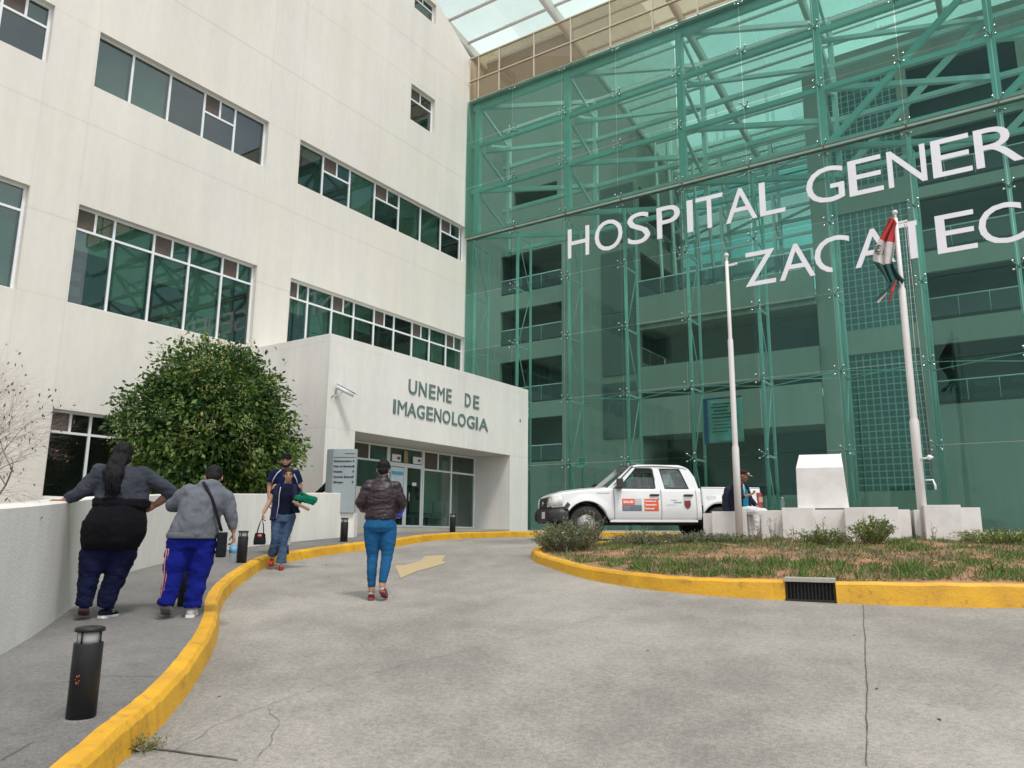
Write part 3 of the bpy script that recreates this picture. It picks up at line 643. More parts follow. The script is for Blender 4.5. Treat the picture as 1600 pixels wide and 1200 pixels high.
# line of the left kerb where it meets the road, from behind the camera to the glass front
_k0, _k1 = gp(183, 1200), gp(303, 1071); _kl = math.hypot(_k0[0] - _k1[0], _k0[1] - _k1[1]); _kd = ((_k0[0] - _k1[0]) / _kl, (_k0[1] - _k1[1]) / _kl)
KB = [(_k0[0] + _kd[0] * t_, _k0[1] + _kd[1] * t_) for t_ in (4.5, 2.5, 1.0)] + [gp(*q) for q in ((183, 1200), (228, 1158), (270, 1116), (303, 1071), (330, 1026), (342, 990), (343, 960), (354, 936), (378, 912), (420, 885), (480, 873), (530, 865), (570, 860), (617, 855))] + [(-11.7, 13.84), (-12.0, 15.6), (-12.15, 17.4), (-11.9, 18.9), (-11.0, 19.7), (-9, 19.95), (-5, 19.95), (0, 19.95), (6, 19.95), (12, 19.95)]
WBs = [(-3.2, -2.2), (-4.3, .3), (-5.6, 2.0)] + [gp(*q, 0) for q in ((0, 1018), (60, 981), (124, 935), (152, 917), (196, 897), (260, 880))] + [(-11.3, 7.6), (-11.66, 8.45), (-11.95, 9.3), (-12.15, 10.26), (-12.31, 11.13), (-12.45, 12.0), (-13.3, 12.9)]

WS = smooth_path(WBs[:-1], 5)
KS = smooth_path(KB, 6)
def kerb_mesh(path, wid, hgt_, hfun, closed=False, lean=.02, seed=0):
    """kerb with battered face and rounded arris; path = foot of the road face, body lies to the left of the path"""
    b = MB(); rnd = random.Random(seed); n = len(path)
    rows = []
    for i, p in enumerate(path):
        if callable(hgt_): hgt = hgt_(p[0])
        else: hgt = hgt_
        prof = [(0, -.12), (0, .0), (lean, hgt - .03), (lean + .025, hgt), (wid, hgt), (wid, -.12)]
        a = np.array(path[i - 1] if (i or closed) else path[0]); c_ = np.array(path[(i + 1) % n] if (closed or i + 1 < n) else path[-1]); t_ = (c_ - a) / max(1e-6, np.linalg.norm(c_ - a)); nn = np.array((-t_[1], t_[0]))
        z0 = hfun(*p); j1 = rnd.uniform(-.006, .006); j2 = rnd.uniform(-.005, .005)
        rows.append([(p[0] + nn[0] * (o + (j1 if o < wid * .5 else 0)), p[1] + nn[1] * (o + (j1 if o < wid * .5 else 0)), z0 + z + (j2 if z > .05 else 0)) for o, z in prof])
    m_ = len(prof); vs = [q for r_ in rows for q in r_]; fs = []
    for i in range(n if closed else n - 1):
        for k in range(m_ - 1): a = i * m_ + k; c_ = ((i + 1) % n) * m_ + k; fs.append((a, c_, c_ + 1, a + 1))
    if not closed: fs += [tuple(range(m_)), tuple(range((n - 1) * m_, n * m_))[::-1]]
    b.add(vs, fs); return b
tag(kerb_mesh(KS, .145, .155, hr).build('kerb', M_yel), 'yellow painted kerb curving along the left footway', kind='structure')
# the footway between that kerb and the boundary wall
KI = offset_path(KS, .14)
far_side = WS + [(-13.4, 12.6), (-14.9, 13.6), (-14.9, 17), (-14.9, 19.9)] + [(-14.5, 21.2), (-10, 21.2), (-5, 21.2), (0, 21.2), (6, 21.2), (12, 21.2)]
def resample(P, n):
    P = np.array([p[:2] for p in P], float); d = np.r_[0, np.cumsum(np.linalg.norm(np.diff(P, axis=0), axis=1))]; s = np.linspace(0, d[-1], n); return np.c_[np.interp(s, d, P[:, 0]), np.interp(s, d, P[:, 1])]
def seg(P, a, b, n):       # piece of a polyline between the points nearest a and b
    P = np.array([p[:2] for p in P], float); i = np.argmin(np.hypot(*(P - a).T)); j = np.argmin(np.hypot(*(P - b).T)); return resample(P[i:j + 1], n)
def strip(inner, outer, m_=6, off=0.0):
    b = MB(); n = len(inner); vs = [];
    for i in range(n):
        for k in range(m_ + 1): p = inner[i] * (1 - k / m_) + outer[i] * (k / m_); vs.append((p[0], p[1], hw(*p) + off))
    fs = [(i * (m_ + 1) + k, (i + 1) * (m_ + 1) + k, (i + 1) * (m_ + 1) + k + 1, i * (m_ + 1) + k + 1) for i in range(n - 1) for k in range(m_)]
    return b.add(vs, fs, True)
knots = [((-2.3, -1.5), (-3.2, -2.2)), ((-4.2, 2.3), (-5.6, 2.0)), ((-7.2, 5.2), (-8.43, 4.37)), ((-9.9, 8.0), (-11.3, 7.6)), ((-11.45, 12.2), (-12.45, 12.0)), ((-12.2, 15.6), (-14.9, 13.6)), ((-12.3, 17.5), (-14.9, 17)), ((-11.2, 19.85), (-14.5, 21.2)), ((12, 20.1), (12, 21.2))]
walk = MB(); I_ = []; O_ = []
for (a0, b0), (a1, b1) in zip(knots[:-1], knots[1:]):
    I_.append(seg(KI, a0, a1, 16)[:-1]); O_.append(seg(far_side, b0, b1, 16)[:-1])
walk = strip(np.vstack(I_), np.vstack(O_), 8, 0.012)
tag(walk.build('footway', M_walk, fix=False), 'grey rough footway between kerb and low wall', kind='structure')

# low boundary wall along the footway
lw = thing('boundary_wall', 'long low white rendered wall curving along the footway', 'wall')
wt = resample(WS, 60); tz = []
key = [(-6.42, 2.8, .19), (-7.14, 3.39, .25), (-8.43, 4.37, .36), (-9.15, 4.94, .42), (-10.01, 5.76, .49), (-10.74, 6.78, .57), (-11.66, 8.45, .68), (-11.92, 9.27, .72), (-12.15, 10.26, .78), (-12.31, 11.13, .84), (-12.45, 12.0, .87)]
def top_z(x, y):
    if y < 2.8: return .19 + (y - 2.8) * .09
    return float(np.interp(y, [k[1] for k in key], [k[2] for k in key]))
def wall_strip(pts, th, dz=0.0, out=0.0):
    b = MB(); n = len(pts); pin = offset_path([tuple(p) for p in pts], -out); po = offset_path([tuple(p) for p in pts], th); vs = []; fs = []
    for i in range(n):
        a, c_ = pin[i], po[i]; z0 = hw(*a) - .3; z1 = top_z(*pts[i]) + dz
        vs += [(a[0], a[1], z0), (a[0], a[1], z1 - .012), (a[0] + (c_[0] - a[0]) * .08, a[1] + (c_[1] - a[1]) * .08, z1), (c_[0], c_[1], z1), (c_[0], c_[1], z0)]
    for i in range(n - 1):
        for k in range(4): q = i * 5 + k; fs.append((q, q + 5, q + 6, q + 1))
    fs += [(0, 1, 2, 3, 4), tuple(range((n - 1) * 5, n * 5))[::-1]]
    return b.add(vs, fs)
i8 = int(np.argmin(np.hypot(wt[:, 0] + 7.95, wt[:, 1] - 4.02)))
near = resample(wt[:i8 + 1], 30); farw = resample(wt[i8:], 50)
wall_strip(near, .20, .0, .07).build('panel', M_low, lw); wall_strip(farw, .16, -.015, 0).build('panel', M_low, lw)

# joints and cracks in the slabs
M_joint = mat('tar_joint', (.075, .07, .065), rough=.9, var=.2, vscale=20)
def crack(pts, w, hf, name, label, off=.006, jit=.02, seed=1, parent=None):
    r_ = random.Random(seed); P = resample(pts, max(3, int(sum(math.hypot(pts[i + 1][0] - pts[i][0], pts[i + 1][1] - pts[i][1]) for i in range(len(pts) - 1)) / .07)))
    b = MB(); vs = []; n = len(P); d = 0
    for i in range(n):
        a, c_ = P[max(i - 1, 0)], P[min(i + 1, n - 1)]; t_ = (c_ - a) / max(1e-6, np.linalg.norm(c_ - a)); nn = np.array((-t_[1], t_[0])); d = d * .8 + r_.uniform(-jit, jit); ww = w * r_.uniform(.5, 1.3) / 2
        for s_ in (-1, 1): p = P[i] + nn * (d + s_ * ww); vs.append((p[0], p[1], hf(*p) + off))
    b.add(vs, [(2 * i, 2 * i + 2, 2 * i + 3, 2 * i + 1) for i in range(n - 1)])
    return tag(b.build(name, M_joint, fix=False), label, kind='structure')
crack([gp(1349, 946), gp(1352, 1020), gp(1354, 1100), gp(1356, 1199)], .007, hr, 'slab_joint', 'dark joint running down the right of the driveway', jit=.004)
crack([gp(260, 1180), gp(330, 1140), gp(420, 1105), gp(520, 1070), gp(640, 1040), gp(760, 1010), gp(900, 975), gp(1060, 932)], .003, hr, 'crack', 'long thin crack across the driveway', jit=.02, seed=3)
crack([gp(420, 1105), gp(436, 1130), gp(425, 1160), gp(400, 1185)], .003, hr, 'crack', 'short crack branching near the kerb', jit=.015, seed=4)
crack([gp(232, 1172), gp(300, 1180), gp(370, 1190)], .014, hr, 'slab_joint', 'dark gap at the foot of the left kerb', jit=.006, seed=5)
crack([gp(352, 936), gp(480, 927), gp(600, 916), gp(740, 902)], .006, hr, 'slab_joint', 'thin joint crossing the driveway beyond the walkers', jit=.01, seed=6)
crack([gp(80, 1055, .012), gp(160, 1056, .012), gp(250, 1057, .012)], .005, lambda x, y: hw(x, y) + .012, 'slab_joint', 'thin joint across the near footway', jit=.006, seed=7)
crack([gp(0, 1190, .012), gp(30, 1172, .012), gp(48, 1160, .012)], .005, lambda x, y: hw(x, y) + .012, 'crack', 'short crack on the near footway', jit=.01, seed=8)
# painted arrow on the driveway
M_arrow = mat('worn_yellow_paint', (.44, .31, .11), rough=.85, var=0, col2=(.33, .295, .22), vscale=11)
b = MB(); vs = [];
A0 = [gp(*q) for q in [(617, 884), (630, 884), (655, 878), (665, 869), (697, 868), (690, 877), (698, 880), (672, 888), (652, 893), (626, 904)]]
b.add([(x, y, hr(x, y) + .006) for x, y in A0], [tuple(range(len(A0)))]); tag(b.build('road_arrow', M_arrow, fix=False), 'faded yellow arrow painted on the driveway', kind='structure')
# blue and white parking stripes behind the pickup
for k in range(5):
    x = -9.6 + k * .95; b = MB(); pts = [(x, 18.9), (x + .22, 18.9), (x + .75, 19.6), (x + .53, 19.6)]
    b.add([(p[0], p[1], hr(*p) + .008) for p in pts], [(0, 1, 2, 3)]); tag(b.build('parking_stripe', mat('stripe_blue' if k % 2 else 'stripe_white', (.12, .3, .55) if k % 2 else (.6, .62, .62), var=.2, vscale=5), fix=False), kind='structure')

# ---------------------------------------------------------------- the planted island
IB = [(-7.55, 12.6), (-7.60, 11.84), (-7.2, 11.2), (-6.8, 10.7), (-5.94, 9.95), (-5.04, 9.28), (-4.15, 8.92), (-3.32, 8.82), (-2.44, 8.92), (-1.93, 9.03), (-1.1, 9.29), (-.28, 9.68), (1.2, 10.6), (3, 12.3), (4.6, 14.6), (5, 16.6), (4.2, 17.9), (2, 18.3), (-2, 18.2), (-4.8, 17.2), (-6.3, 15.7), (-7.1, 14.4)]
IS = []
P_ = IB[-1:] + IB + IB[:2]
for i in range(1, len(P_) - 2):
    for k in range(6):
        t_ = k / 6; a, b_, c_, d = [np.array(q_, float) for q_ in P_[i - 1:i + 3]]
        IS.append(tuple(.5 * ((2 * b_) + (-a + c_) * t_ + (2 * a - 5 * b_ + 4 * c_ - d) * t_ * t_ + (-a + 3 * b_ - 3 * c_ + d) * t_ ** 3)))
KH = lambda x: float(np.interp(x, [-7.4, -5.5, -3.5, -2.3, -1.0], [.13, .15, .185, .22, .24]))
GA, GB = np.array(gp(1227, 939)), np.array(gp(1308, 943))
ga, gb_ = int(np.argmin([np.hypot(*(np.array(p) - GA)) for p in IS])), int(np.argmin([np.hypot(*(np.array(p) - GB)) for p in IS]))
ring = IS[gb_:] + IS[:ga + 1]; ring[0] = tuple(GB); ring[-1] = tuple(GA)
tag(kerb_mesh(ring, .16, KH, hr, seed=4).build('kerb', M_yel), 'yellow painted kerb round the planted island', kind='structure')
# drain inlet in the kerb
dr = thing('drain_inlet', 'black grated storm drain inlet set in the yellow island kerb', 'drain', (GA[0], GA[1], hr(*GA)), math.atan2(GB[1] - GA[1], GB[0] - GA[0]))
w_ = float(np.hypot(*(GB - GA)))
M_iron = mat('black_iron', (.014, .013, .012), rough=.7, var=.4, vscale=25)
MB().box((0, -.01, .205), (w_, .28, .245)).build('lintel', M_concrete, dr)
MB().box((0, .14, -.1), (w_, .16, .205)).build('back', M_dark, dr)
for k in range(14): MB().box((.02 + k * w_ / 14.3, .03, -.02), (.030 + k * w_ / 14.3, .045, .205)).build('bar', M_iron, dr)
MB().box((0, -.004, .0), (w_, .022, .02)).build('frame', M_iron, dr)
# soil
inner = np.array(offset_path(IS, .15)); cen = np.array((-1.9, 13.6))
M_soil = mat('island_soil', (.36, .185, .10), rough=1, var=0, col2=(.22, .135, .07), vscale=1.4, bump=.8, bscale=16)
def soil_z(x, y, f=None): return hr(x, y) + KH(x) - .03 + (.07 * (1 - (f if f is not None else .5) ** 3)) + .05 * noise.noise(Vector((x * .9, y * .9, 3))) + .012 * noise.noise(Vector((x * 6, y * 6, 0)))
b = MB(); vs = []; n = len(inner); K = 14
for k in range(K + 1):
    f = 1 - k / K
    for p in inner: q_ = cen + (p - cen) * f; vs.append((q_[0], q_[1], soil_z(q_[0], q_[1], f)))
b.add(vs, [(k * n + i, k * n + (i + 1) % n, (k + 1) * n + (i + 1) % n, (k + 1) * n + i) for k in range(K) for i in range(n)], True)
tag(b.build('island_soil', M_soil, fix=False), 'brown bare earth of the planted island', kind='structure')
def in_island(x, y, marg=.22):
    p = np.array((x, y)) - cen; a = math.atan2(p[1], p[0]); d = inner - cen; an = np.arctan2(d[:, 1], d[:, 0]); i = int(np.argmin(np.abs((an - a + np.pi) % (2 * np.pi) - np.pi))); return np.hypot(*p) < np.hypot(*d[i]) - marg + .1, np.hypot(*p) / max(.01, np.hypot(*d[i]))
# ---------------------------------------------------------------- vegetation
def leafmat(name, col, tr=.25):
    m = bpy.data.materials.new(name); m.use_nodes = True; t = m.node_tree; n = t.nodes; b = n['Principled BSDF']; b.inputs['Roughness'].default_value = .5; b.inputs['Specular IOR Level'].default_value = .35
    g = n.new('ShaderNodeNewGeometry'); h = n.new('ShaderNodeMapRange'); h.inputs[3].default_value = .7; h.inputs[4].default_value = 1.35; t.links.new(g.outputs['Random Per Island'], h.inputs[0])
    v = n.new('ShaderNodeVectorMath'); v.operation = 'SCALE'; v.inputs[0].default_value = col; t.links.new(h.outputs[0], v.inputs['Scale']); t.links.new(v.outputs[0], b.inputs['Base Color'])
    o = n['Material Output']; ts = n.new('ShaderNodeBsdfTranslucent'); t.links.new(v.outputs[0], ts.inputs[0]); mx = n.new('ShaderNodeMixShader'); mx.inputs[0].default_value = tr
    t.links.new(b.outputs[0], mx.inputs[1]); t.links.new(ts.outputs[0], mx.inputs[2]); t.links.new(mx.outputs[0], o.inputs[0]); return m
L_dark = leafmat('leaf_dark', (.022, .056, .012)); L_mid = leafmat('leaf_mid', (.050, .105, .021)); L_lite = leafmat('leaf_light', (.12, .19, .04)); L_flow = leafmat('blossom_cream', (.42, .44, .18)); L_yel = leafmat('leaf_yellow', (.22, .17, .03))
M_bark = mat('bark', (.13, .10, .075), rough=.9, var=.3, vscale=9, bump=.5, bscale=30)
def leaves(name, C, D, Ls, Ws, mi, mats, parent, fold=.25):
    """C centres, D directions, one folded leaf of two quads each"""
    n = len(C); rg = np.random.RandomState(5); up = rg.normal(size=(n, 3)) + np.array((0, 0, .6)); sd_ = np.cross(D, up); sd_ /= np.linalg.norm(sd_, axis=1)[:, None] + 1e-9; nn = np.cross(sd_, D)
    a = C; tip = C + D * Ls[:, None]; md = C + D * (Ls * .5)[:, None]; l = md + sd_ * Ws[:, None] + nn * (Ws * fold)[:, None]; r = md - sd_ * Ws[:, None] + nn * (Ws * fold)[:, None]
    V = np.stack([a, l, tip, r], 1).reshape(-1, 3); me = bpy.data.meshes.new(name)
    me.vertices.add(4 * n); me.vertices.foreach_set('co', V.ravel()); me.loops.add(6 * n); me.polygons.add(2 * n)
    idx = np.arange(n)[:, None] * 4 + np.array((0, 1, 2, 0, 2, 3)); me.loops.foreach_set('vertex_index', idx.ravel().astype(np.int32))
    me.polygons.foreach_set('loop_start', np.arange(0, 6 * n, 3, dtype=np.int32)); me.polygons.foreach_set('material_index', np.repeat(mi, 2).astype(np.int32))
    for q in mats: me.materials.append(q)
    me.update(calc_edges=True); return part(name, me, parent)

def leafy_tree(loc, rad, zc, label, seed=3):
    rg = np.random.RandomState(seed); t = thing('broadleaf_tree', label, 'tree', loc)
    tr = MB(); tips = []
    tr.tube([(0, 0, -.3), (.03, 0, .5), (.0, .05, 1.1), (.05, .02, 1.6)], [.13, .11, .10, .08], 9)
    for k in range(9):
        a = k * 2.4; e = (math.cos(a) * rad[0] * .62, math.sin(a) * rad[1] * .62, zc + rg.uniform(-.5, 1.0) * rad[2] * .6); tr.tube([(.02, .02, .9 + .08 * k), (e[0] * .4, e[1] * .4, 1.1 + (e[2] - 1.1) * .5), e], [.055, .04, .015], 6)
    tr.build('trunk', M_bark, t)
    nC = 860; C = []; out = []
    while len(C) < nC:
        d = rg.normal(size=3); d /= np.linalg.norm(d); r = rg.uniform(.25, 1) ** .45
        lump = 1 + .17 * noise.noise(Vector(tuple(d * 2.2 + seed))) * 1.9 + .17 * noise.noise(Vector(tuple(d * 5.0)))
        if d[2] > .3: lump *= 1 + .16 * noise.noise(Vector(tuple(d * 3.1 + 9)))
        p = d * np.array(rad) * r * lump + np.array((0, 0, zc)); C.append(p); out.append(d)
    C = np.array(C); out = np.array(out); per = 50; base = np.repeat(C, per, 0); od = np.repeat(out, per, 0)
    n = len(base); off = rg.normal(size=(n, 3)) * np.array((.17, .17, .12)); P = base + off
    D = od * .8 + rg.normal(size=(n, 3)) * .6 + np.array((0, 0, -.35)); D /= np.linalg.norm(D, axis=1)[:, None]
    L = rg.uniform(.085, .15, n); W = L * .24
    cm = np.array([0 if q < -.1 else 2 if q > .28 else 1 for q in [noise.noise(Vector(tuple(c * 1.5))) + .15 * rg.randn() for c in C]]); mi = np.repeat(cm, per); jit = rg.rand(n); mi[jit < .22] = 1; mi[(jit > .78) & (jit < .9)] = 2; mi[jit > .986] = 4
    leaves('crown', P, D, L, W, mi, [L_dark, L_mid, L_lite, L_flow, L_yel], t)
    # cream blossom panicles on the outer shell
    sel = [i for i in range(nC) if out[i][2] > -.35 and np.linalg.norm((C[i] - (0, 0, zc)) / np.array(rad)) > .86]; rg.shuffle(sel); fl = sel[:120]
    Cb = np.repeat(C[fl] + out[fl] * .2, 46, 0); m_ = len(Cb); Pb = Cb + rg.normal(size=(m_, 3)) * np.array((.055, .055, .085)); Db = rg.normal(size=(m_, 3)); Db /= np.linalg.norm(Db, axis=1)[:, None]
    leaves('blossom', Pb, Db, rg.uniform(.025, .045, m_), np.full(m_, .012), np.where(rg.rand(m_) < .3, 1, 0), [L_flow, L_lite], t)
    return t
tree = leafy_tree((-13.45, 9.2, -.35), (1.44, 1.5, 1.56), 2.40, 'round green leafy tree with cream blossom behind the low wall')

def bare_tree(loc, label, seed=11):
    rnd = random.Random(seed); t = thing('bare_tree', label, 'tree', loc); b = MB(); ends = []
    def grow(p, d, L, r, lv):
        n = 4; pts = [p]; q = p.copy(); dd = d.copy(); rs = [r]
        for k in range(n): dd = (dd + Vector((rnd.uniform(-1, 1), rnd.uniform(-1, 1), rnd.uniform(-.7, 1))) * .16 + (Vector((0, 0, -.07)) if lv > 2 else Vector((0, 0, .05)))).normalized(); q = q + dd * L / n; pts.append(q.copy()); rs.append(r * (1 - .45 * (k + 1) / n))
        b.tube(pts, rs, 7 if lv < 2 else 4 if lv < 4 else 3, cap=False)
        if lv >= 4: ends.append((pts[-1], dd)); ends.append((pts[2], dd))
        if lv < 7:
            for k in range(4 if lv < 2 else 3):
                i = rnd.choice([2, 3, 4]); a = Vector((rnd.uniform(-1, 1), rnd.uniform(-1, 1), rnd.uniform(-.5, .9))); grow(pts[i].copy(), (dd * .75 + a * .62).normalized(), L * rnd.uniform(.66, .84), rs[i] * .68, lv + 1)
    grow(Vector((0, 0, -.2)), Vector((.10, .1, 1)), 1.02, .06, 0)
    b.build('trunk', mat('pale_bark', (.23, .19, .165), rough=.9, var=.2, vscale=8), t, fix=False)
    rg = np.random.RandomState(2); sel = [e for e in ends if rnd.random() < .035]; C = np.array([tuple(e[0]) for e in sel]); n = len(C); D = rg.normal(size=(n, 3)) * .5 + np.array((0, 0, -1)); D /= np.linalg.norm(D, axis=1)[:, None]
    leaves('dry_leaves', C, D, rg.uniform(.025, .05, n), rg.uniform(.006, .011, n), rg.choice([0, 1], n), [leafmat('dry_leaf', (.16, .085, .05)), leafmat('dry_leaf_dark', (.07, .05, .035))], t)
    return t
bare_tree((-7.60, 2.72, -1.05), 'bare branched tree with a few dry leaves at the left edge behind the low wall')

G1 = leafmat('grass_green', (.095, .18, .032)); G2 = leafmat('grass_dull', (.13, .145, .06)); G3 = leafmat('grass_straw', (.27, .22, .12)); G4 = leafmat('weed_grey', (.15, .18, .12)); G5 = leafmat('weed_flower', (.55, .5, .08))
def soil_at(x, y):
    ok, f = in_island(x, y); return soil_z(x, y, min(1, f)) - .01
def bare(x, y):       # where the earth shows through
    v = noise.noise(Vector((x * .55 + 3, y * .8, 1.3))) + .35 * noise.noise(Vector((x * 2.1, y * 2.1, 5)))
    cx, cy = (x + 4.2) / 1.5, (y - 11.2) / 1.1
    return v * .8 + 1.1 * math.exp(-(cx * cx + cy * cy) * 1.2) - .30
rg = np.random.RandomState(9); C = []; Ls = []; mi = []
tries = 0
while len(C) < 60000 and tries < 230000:
    tries += 1
    x, y = rg.uniform(-7.8, 4.6), 8.8 + (rg.rand() ** 1.35) * 9.2
    tuft = noise.noise(Vector((x * 3.3, y * 3.3, 7)))
    bv = bare(x, y)
    if rg.rand() > (.96 - max(0, min(.93, bv * 2.6))) or rg.rand() > .5 + tuft: continue
    if len(C) % 1 == 0:
        ok, f = in_island(x, y)
        if not ok: continue
    h = (.04 + .06 * rg.rand() + max(0, tuft) * .11) * (1.25 if y < 10.6 and x > -4.5 else .8)
    C.append((x, y, soil_z(x, y, min(1, f)) - .012)); Ls.append(h)
    r = rg.rand(); mi.append((0 if r < .70 else 1 if r < .90 else 2) if bv < -.02 and tuft > -.1 else (1 if r < .45 else 2 if r < .8 else 3))
C = np.array(C); n = len(C); D = rg.normal(size=(n, 3)) * .62 + np.array((0, 0, 1.0)); D /= np.linalg.norm(D, axis=1)[:, None]
gr = leaves('grass', C, D, np.array(Ls), np.full(n, .0045) + rg.rand(n) * .003, np.array(mi), [G1, G2, G3, G4], None)
tag(gr, 'patchy green and straw coloured grass on the island', kind='stuff')
# dry litter lying on the bare earth
n = 5000; xs_ = rg.uniform(-7.3, 2, n); ys_ = rg.uniform(9.2, 14, n); C = []
for x, y in zip(xs_, ys_):
    ok, f = in_island(x, y)
    if ok: C.append((x, y, soil_z(x, y, min(1, f)) + .004))
C = np.array(C); n = len(C); D = rg.normal(size=(n, 3)) * np.array((1, 1, .12)); D /= np.linalg.norm(D, axis=1)[:, None]
tag(leaves('litter', C, D, rg.uniform(.03, .09, n), rg.uniform(.003, .008, n), rg.choice([0, 1, 2], n, p=[.6, .3, .1]), [G3, leafmat('dead_stalk', (.2, .13, .07)), leafmat('white_chip', (.6, .58, .52))], None), 'dry stalks and chips lying on the earth', kind='stuff')

def weed(name, label, cat, loc, h, wd, n_st, seed, per=26, cols=(G4, G2, G5), mix=(.72, .24, .04), ll=.045, group=None, lean=.5):
    rg = np.random.RandomState(seed); t = thing(name, label, cat, loc, group=group); st = MB(); P = []; D = []
    for k in range(n_st):
        a = rg.uniform(0, 6.283); rr = wd * rg.rand() ** .6; e = Vector((math.cos(a) * rr, math.sin(a) * rr, h * rg.uniform(.45, 1.0) * (1 - .35 * rr / wd))); s_ = Vector((e.x * .3, e.y * .3, 0)); m_ = (s_ + e) / 2 + Vector((0, 0, e.z * .15))
        st.tube([s_, m_, e], [.006, .004, .002], 3, cap=False)
        for q in range(per):
            u_ = rg.uniform(.15, 1); p = s_.lerp(m_, u_ * 2) if u_ < .5 else m_.lerp(e, u_ * 2 - 1); d = rg.normal(size=3) * .8 + np.array((e.x, e.y, .4)); d /= np.linalg.norm(d); P.append(tuple(p + Vector(rg.normal(size=3) * .018))); D.append(d)
    st.build('stem', G3, t, fix=False); n = len(P)
    leaves('foliage', np.array(P), np.array(D), rg.uniform(ll * .6, ll * 1.3, n), rg.uniform(ll * .14, ll * .26, n), rg.choice(len(cols), n, p=list(mix)), list(cols), t); return t
def soilp(px, py): p = on_ground(px, py, .02); return (p.x, p.y, soil_z(p.x, p.y, .8))
weed('wild_shrub', 'bushy grey green weed spilling over the yellow kerb by the front wheel', 'shrub', (-6.75, 11.55, -.28), .62, .62, 150, 1, 40)
weed('wild_shrub', 'low grey green weed clump at the island tip left of the wheel', 'shrub', (-7.15, 11.9, -.3), .42, .42, 80, 2, 30)
weed('wild_shrub', 'thin tall flowering weed in front of the pickup wheel', 'shrub', (-6.35, 11.7, -.26), .85, .3, 26, 3, 18)
weed('wild_shrub', 'broad weed mat under the doors of the pickup', 'shrub', (-6.1, 13.2, -.2), .34, .75, 140, 4, 30)
weed('wild_shrub', 'weed mat at the back of the island behind the bare earth', 'shrub', (-5.2, 13.6, -.14), .27, .7, 110, 5, 28)
weed('wild_shrub', 'low weeds at the foot of the left white plinth', 'shrub', (-4.6, 13.7, -.12), .2, .55, 70, 6, 24, lean=.3)
weed('wild_shrub', 'green leafy bush in front of the middle white plinth', 'shrub', (-2.35, 13.7, -.1), .55, .42, 80, 7, 34, cols=(G1, G2, G5), mix=(.6, .36, .04))
weed('wild_shrub', 'weeds to the left of the leafy bush before the plinth', 'shrub', (-3.0, 13.6, -.1), .28, .5, 70, 8, 26, cols=(G1, G2, G3), mix=(.5, .3, .2))
weed('wild_shrub', 'yellow flecked weeds at the right end of the island', 'shrub', (-.6, 14.6, -.1), .32, .8, 110, 9, 26, cols=(G1, G2, G5), mix=(.55, .35, .10))
weed('wild_shrub', 'wispy weeds beyond the right flagpole plinth', 'shrub', (.5, 15.2, -.08), .5, .5, 50, 10, 22, cols=(G1, G2, G5), mix=(.5, .4, .10))
for k, (x, y, h) in enumerate(((-3.9, 13.75, .5), (-3.55, 13.7, .45), (-3.15, 13.9, .6), (-4.15, 13.65, .4), (-1.6, 14.9, .4), (-1.1, 15.1, .35))):
    weed('dry_weed', ['dry thin weed stalks against the middle plinth', 'short dry stalks left of centre on the plinth', 'tallest dry stalks at the foot of the white lectern block', 'dry stalks by the seated man', 'dry stalks before the right flagpole plinth', 'dry stalks at the right corner of the flagpole plinth'][k], 'weed', (x, y, -.1), h, .2, 9, 30 + k, 6, cols=(G3, G2, G4), mix=(.6, .2, .2), group='dry weed stalks before the white plinths')
weed('kerb_weed', 'small weed growing at the foot of the left yellow kerb', 'weed', (gp(222, 1172)[0], gp(222, 1172)[1], hr(*gp(222, 1172))), .06, .12, 26, 50, 12, cols=(G1, G3, G4), mix=(.5, .4, .1), ll=.02)

# ---------------------------------------------------------------- monument
M_wp = mat('white_paint', (.70, .69, .67), rough=.65, var=0, col2=(.60, .575, .54), vscale=3, bump=.15, bscale=40)
def rbox(b, cx, cy, w, d, z0, z1, rz, slope=None):
    M = Matrix.Translation((cx, cy, 0)) @ Matrix.Rotation(rz, 4, 'Z'); b.box((-w / 2, -d / 2, z0), (w / 2, d / 2, z1), M); return b
def aw(x, y): return math.atan2(-x, y)
def at_depth(px, y, z): return Vector((x_at(px, z, y), y, z))
pb = -.16
mon = thing('monument_plinth', 'long faceted white plinth under the lectern block', 'plinth')
for k, (pa, pb_, y, zt_, rz) in enumerate(((1177, 1216, 15.0, .50, 12), (1213, 1260, 14.72, .535, 8), (1257, 1315, 14.95, .50, 14), (1310, 1390, 14.78, .53, 10), (1386, 1406, 15.25, .50, 14))):
    a, c = at_depth(pa, y, .2), at_depth(pb_, y, .2); w_ = abs(c.x - a.x); rr = R(rz); b = MB(); rbox(b, (a.x + c.x) / 2 + .06, y + .45, w_ + .01 * k, .9 - .03 * k, pb - .2, zt_, rr); b.build('plinth_block', M_wp, mon, bevel=.008)
lec = thing('lectern_block', 'white slanted top block standing on the middle plinth', 'monument block', (at_depth(1272, 15.2, .5).x + .1, 15.45, .53), R(14))
b = MB(); w0, w1 = .44, .38; d_ = .34
vs = [(-w0, -d_, 0), (w0, -d_, 0), (w0, d_, 0), (-w0, d_, 0), (-w1 - .05, -d_, .75), (w1 + .01, -d_, .75), (w1 + .02, d_ - .02, 1.06), (-w1 + .02, d_ - .02, 1.06)]
b.add(vs, [(0, 3, 2, 1), (4, 5, 6, 7), (0, 1, 5, 4), (1, 2, 6, 5), (2, 3, 7, 6), (3, 0, 4, 7)]); b.build('block', M_wp, lec, bevel=.008)
p2 = thing('flagpole_plinth', 'left white plinth in front of the pickup bed', 'plinth', group=None)
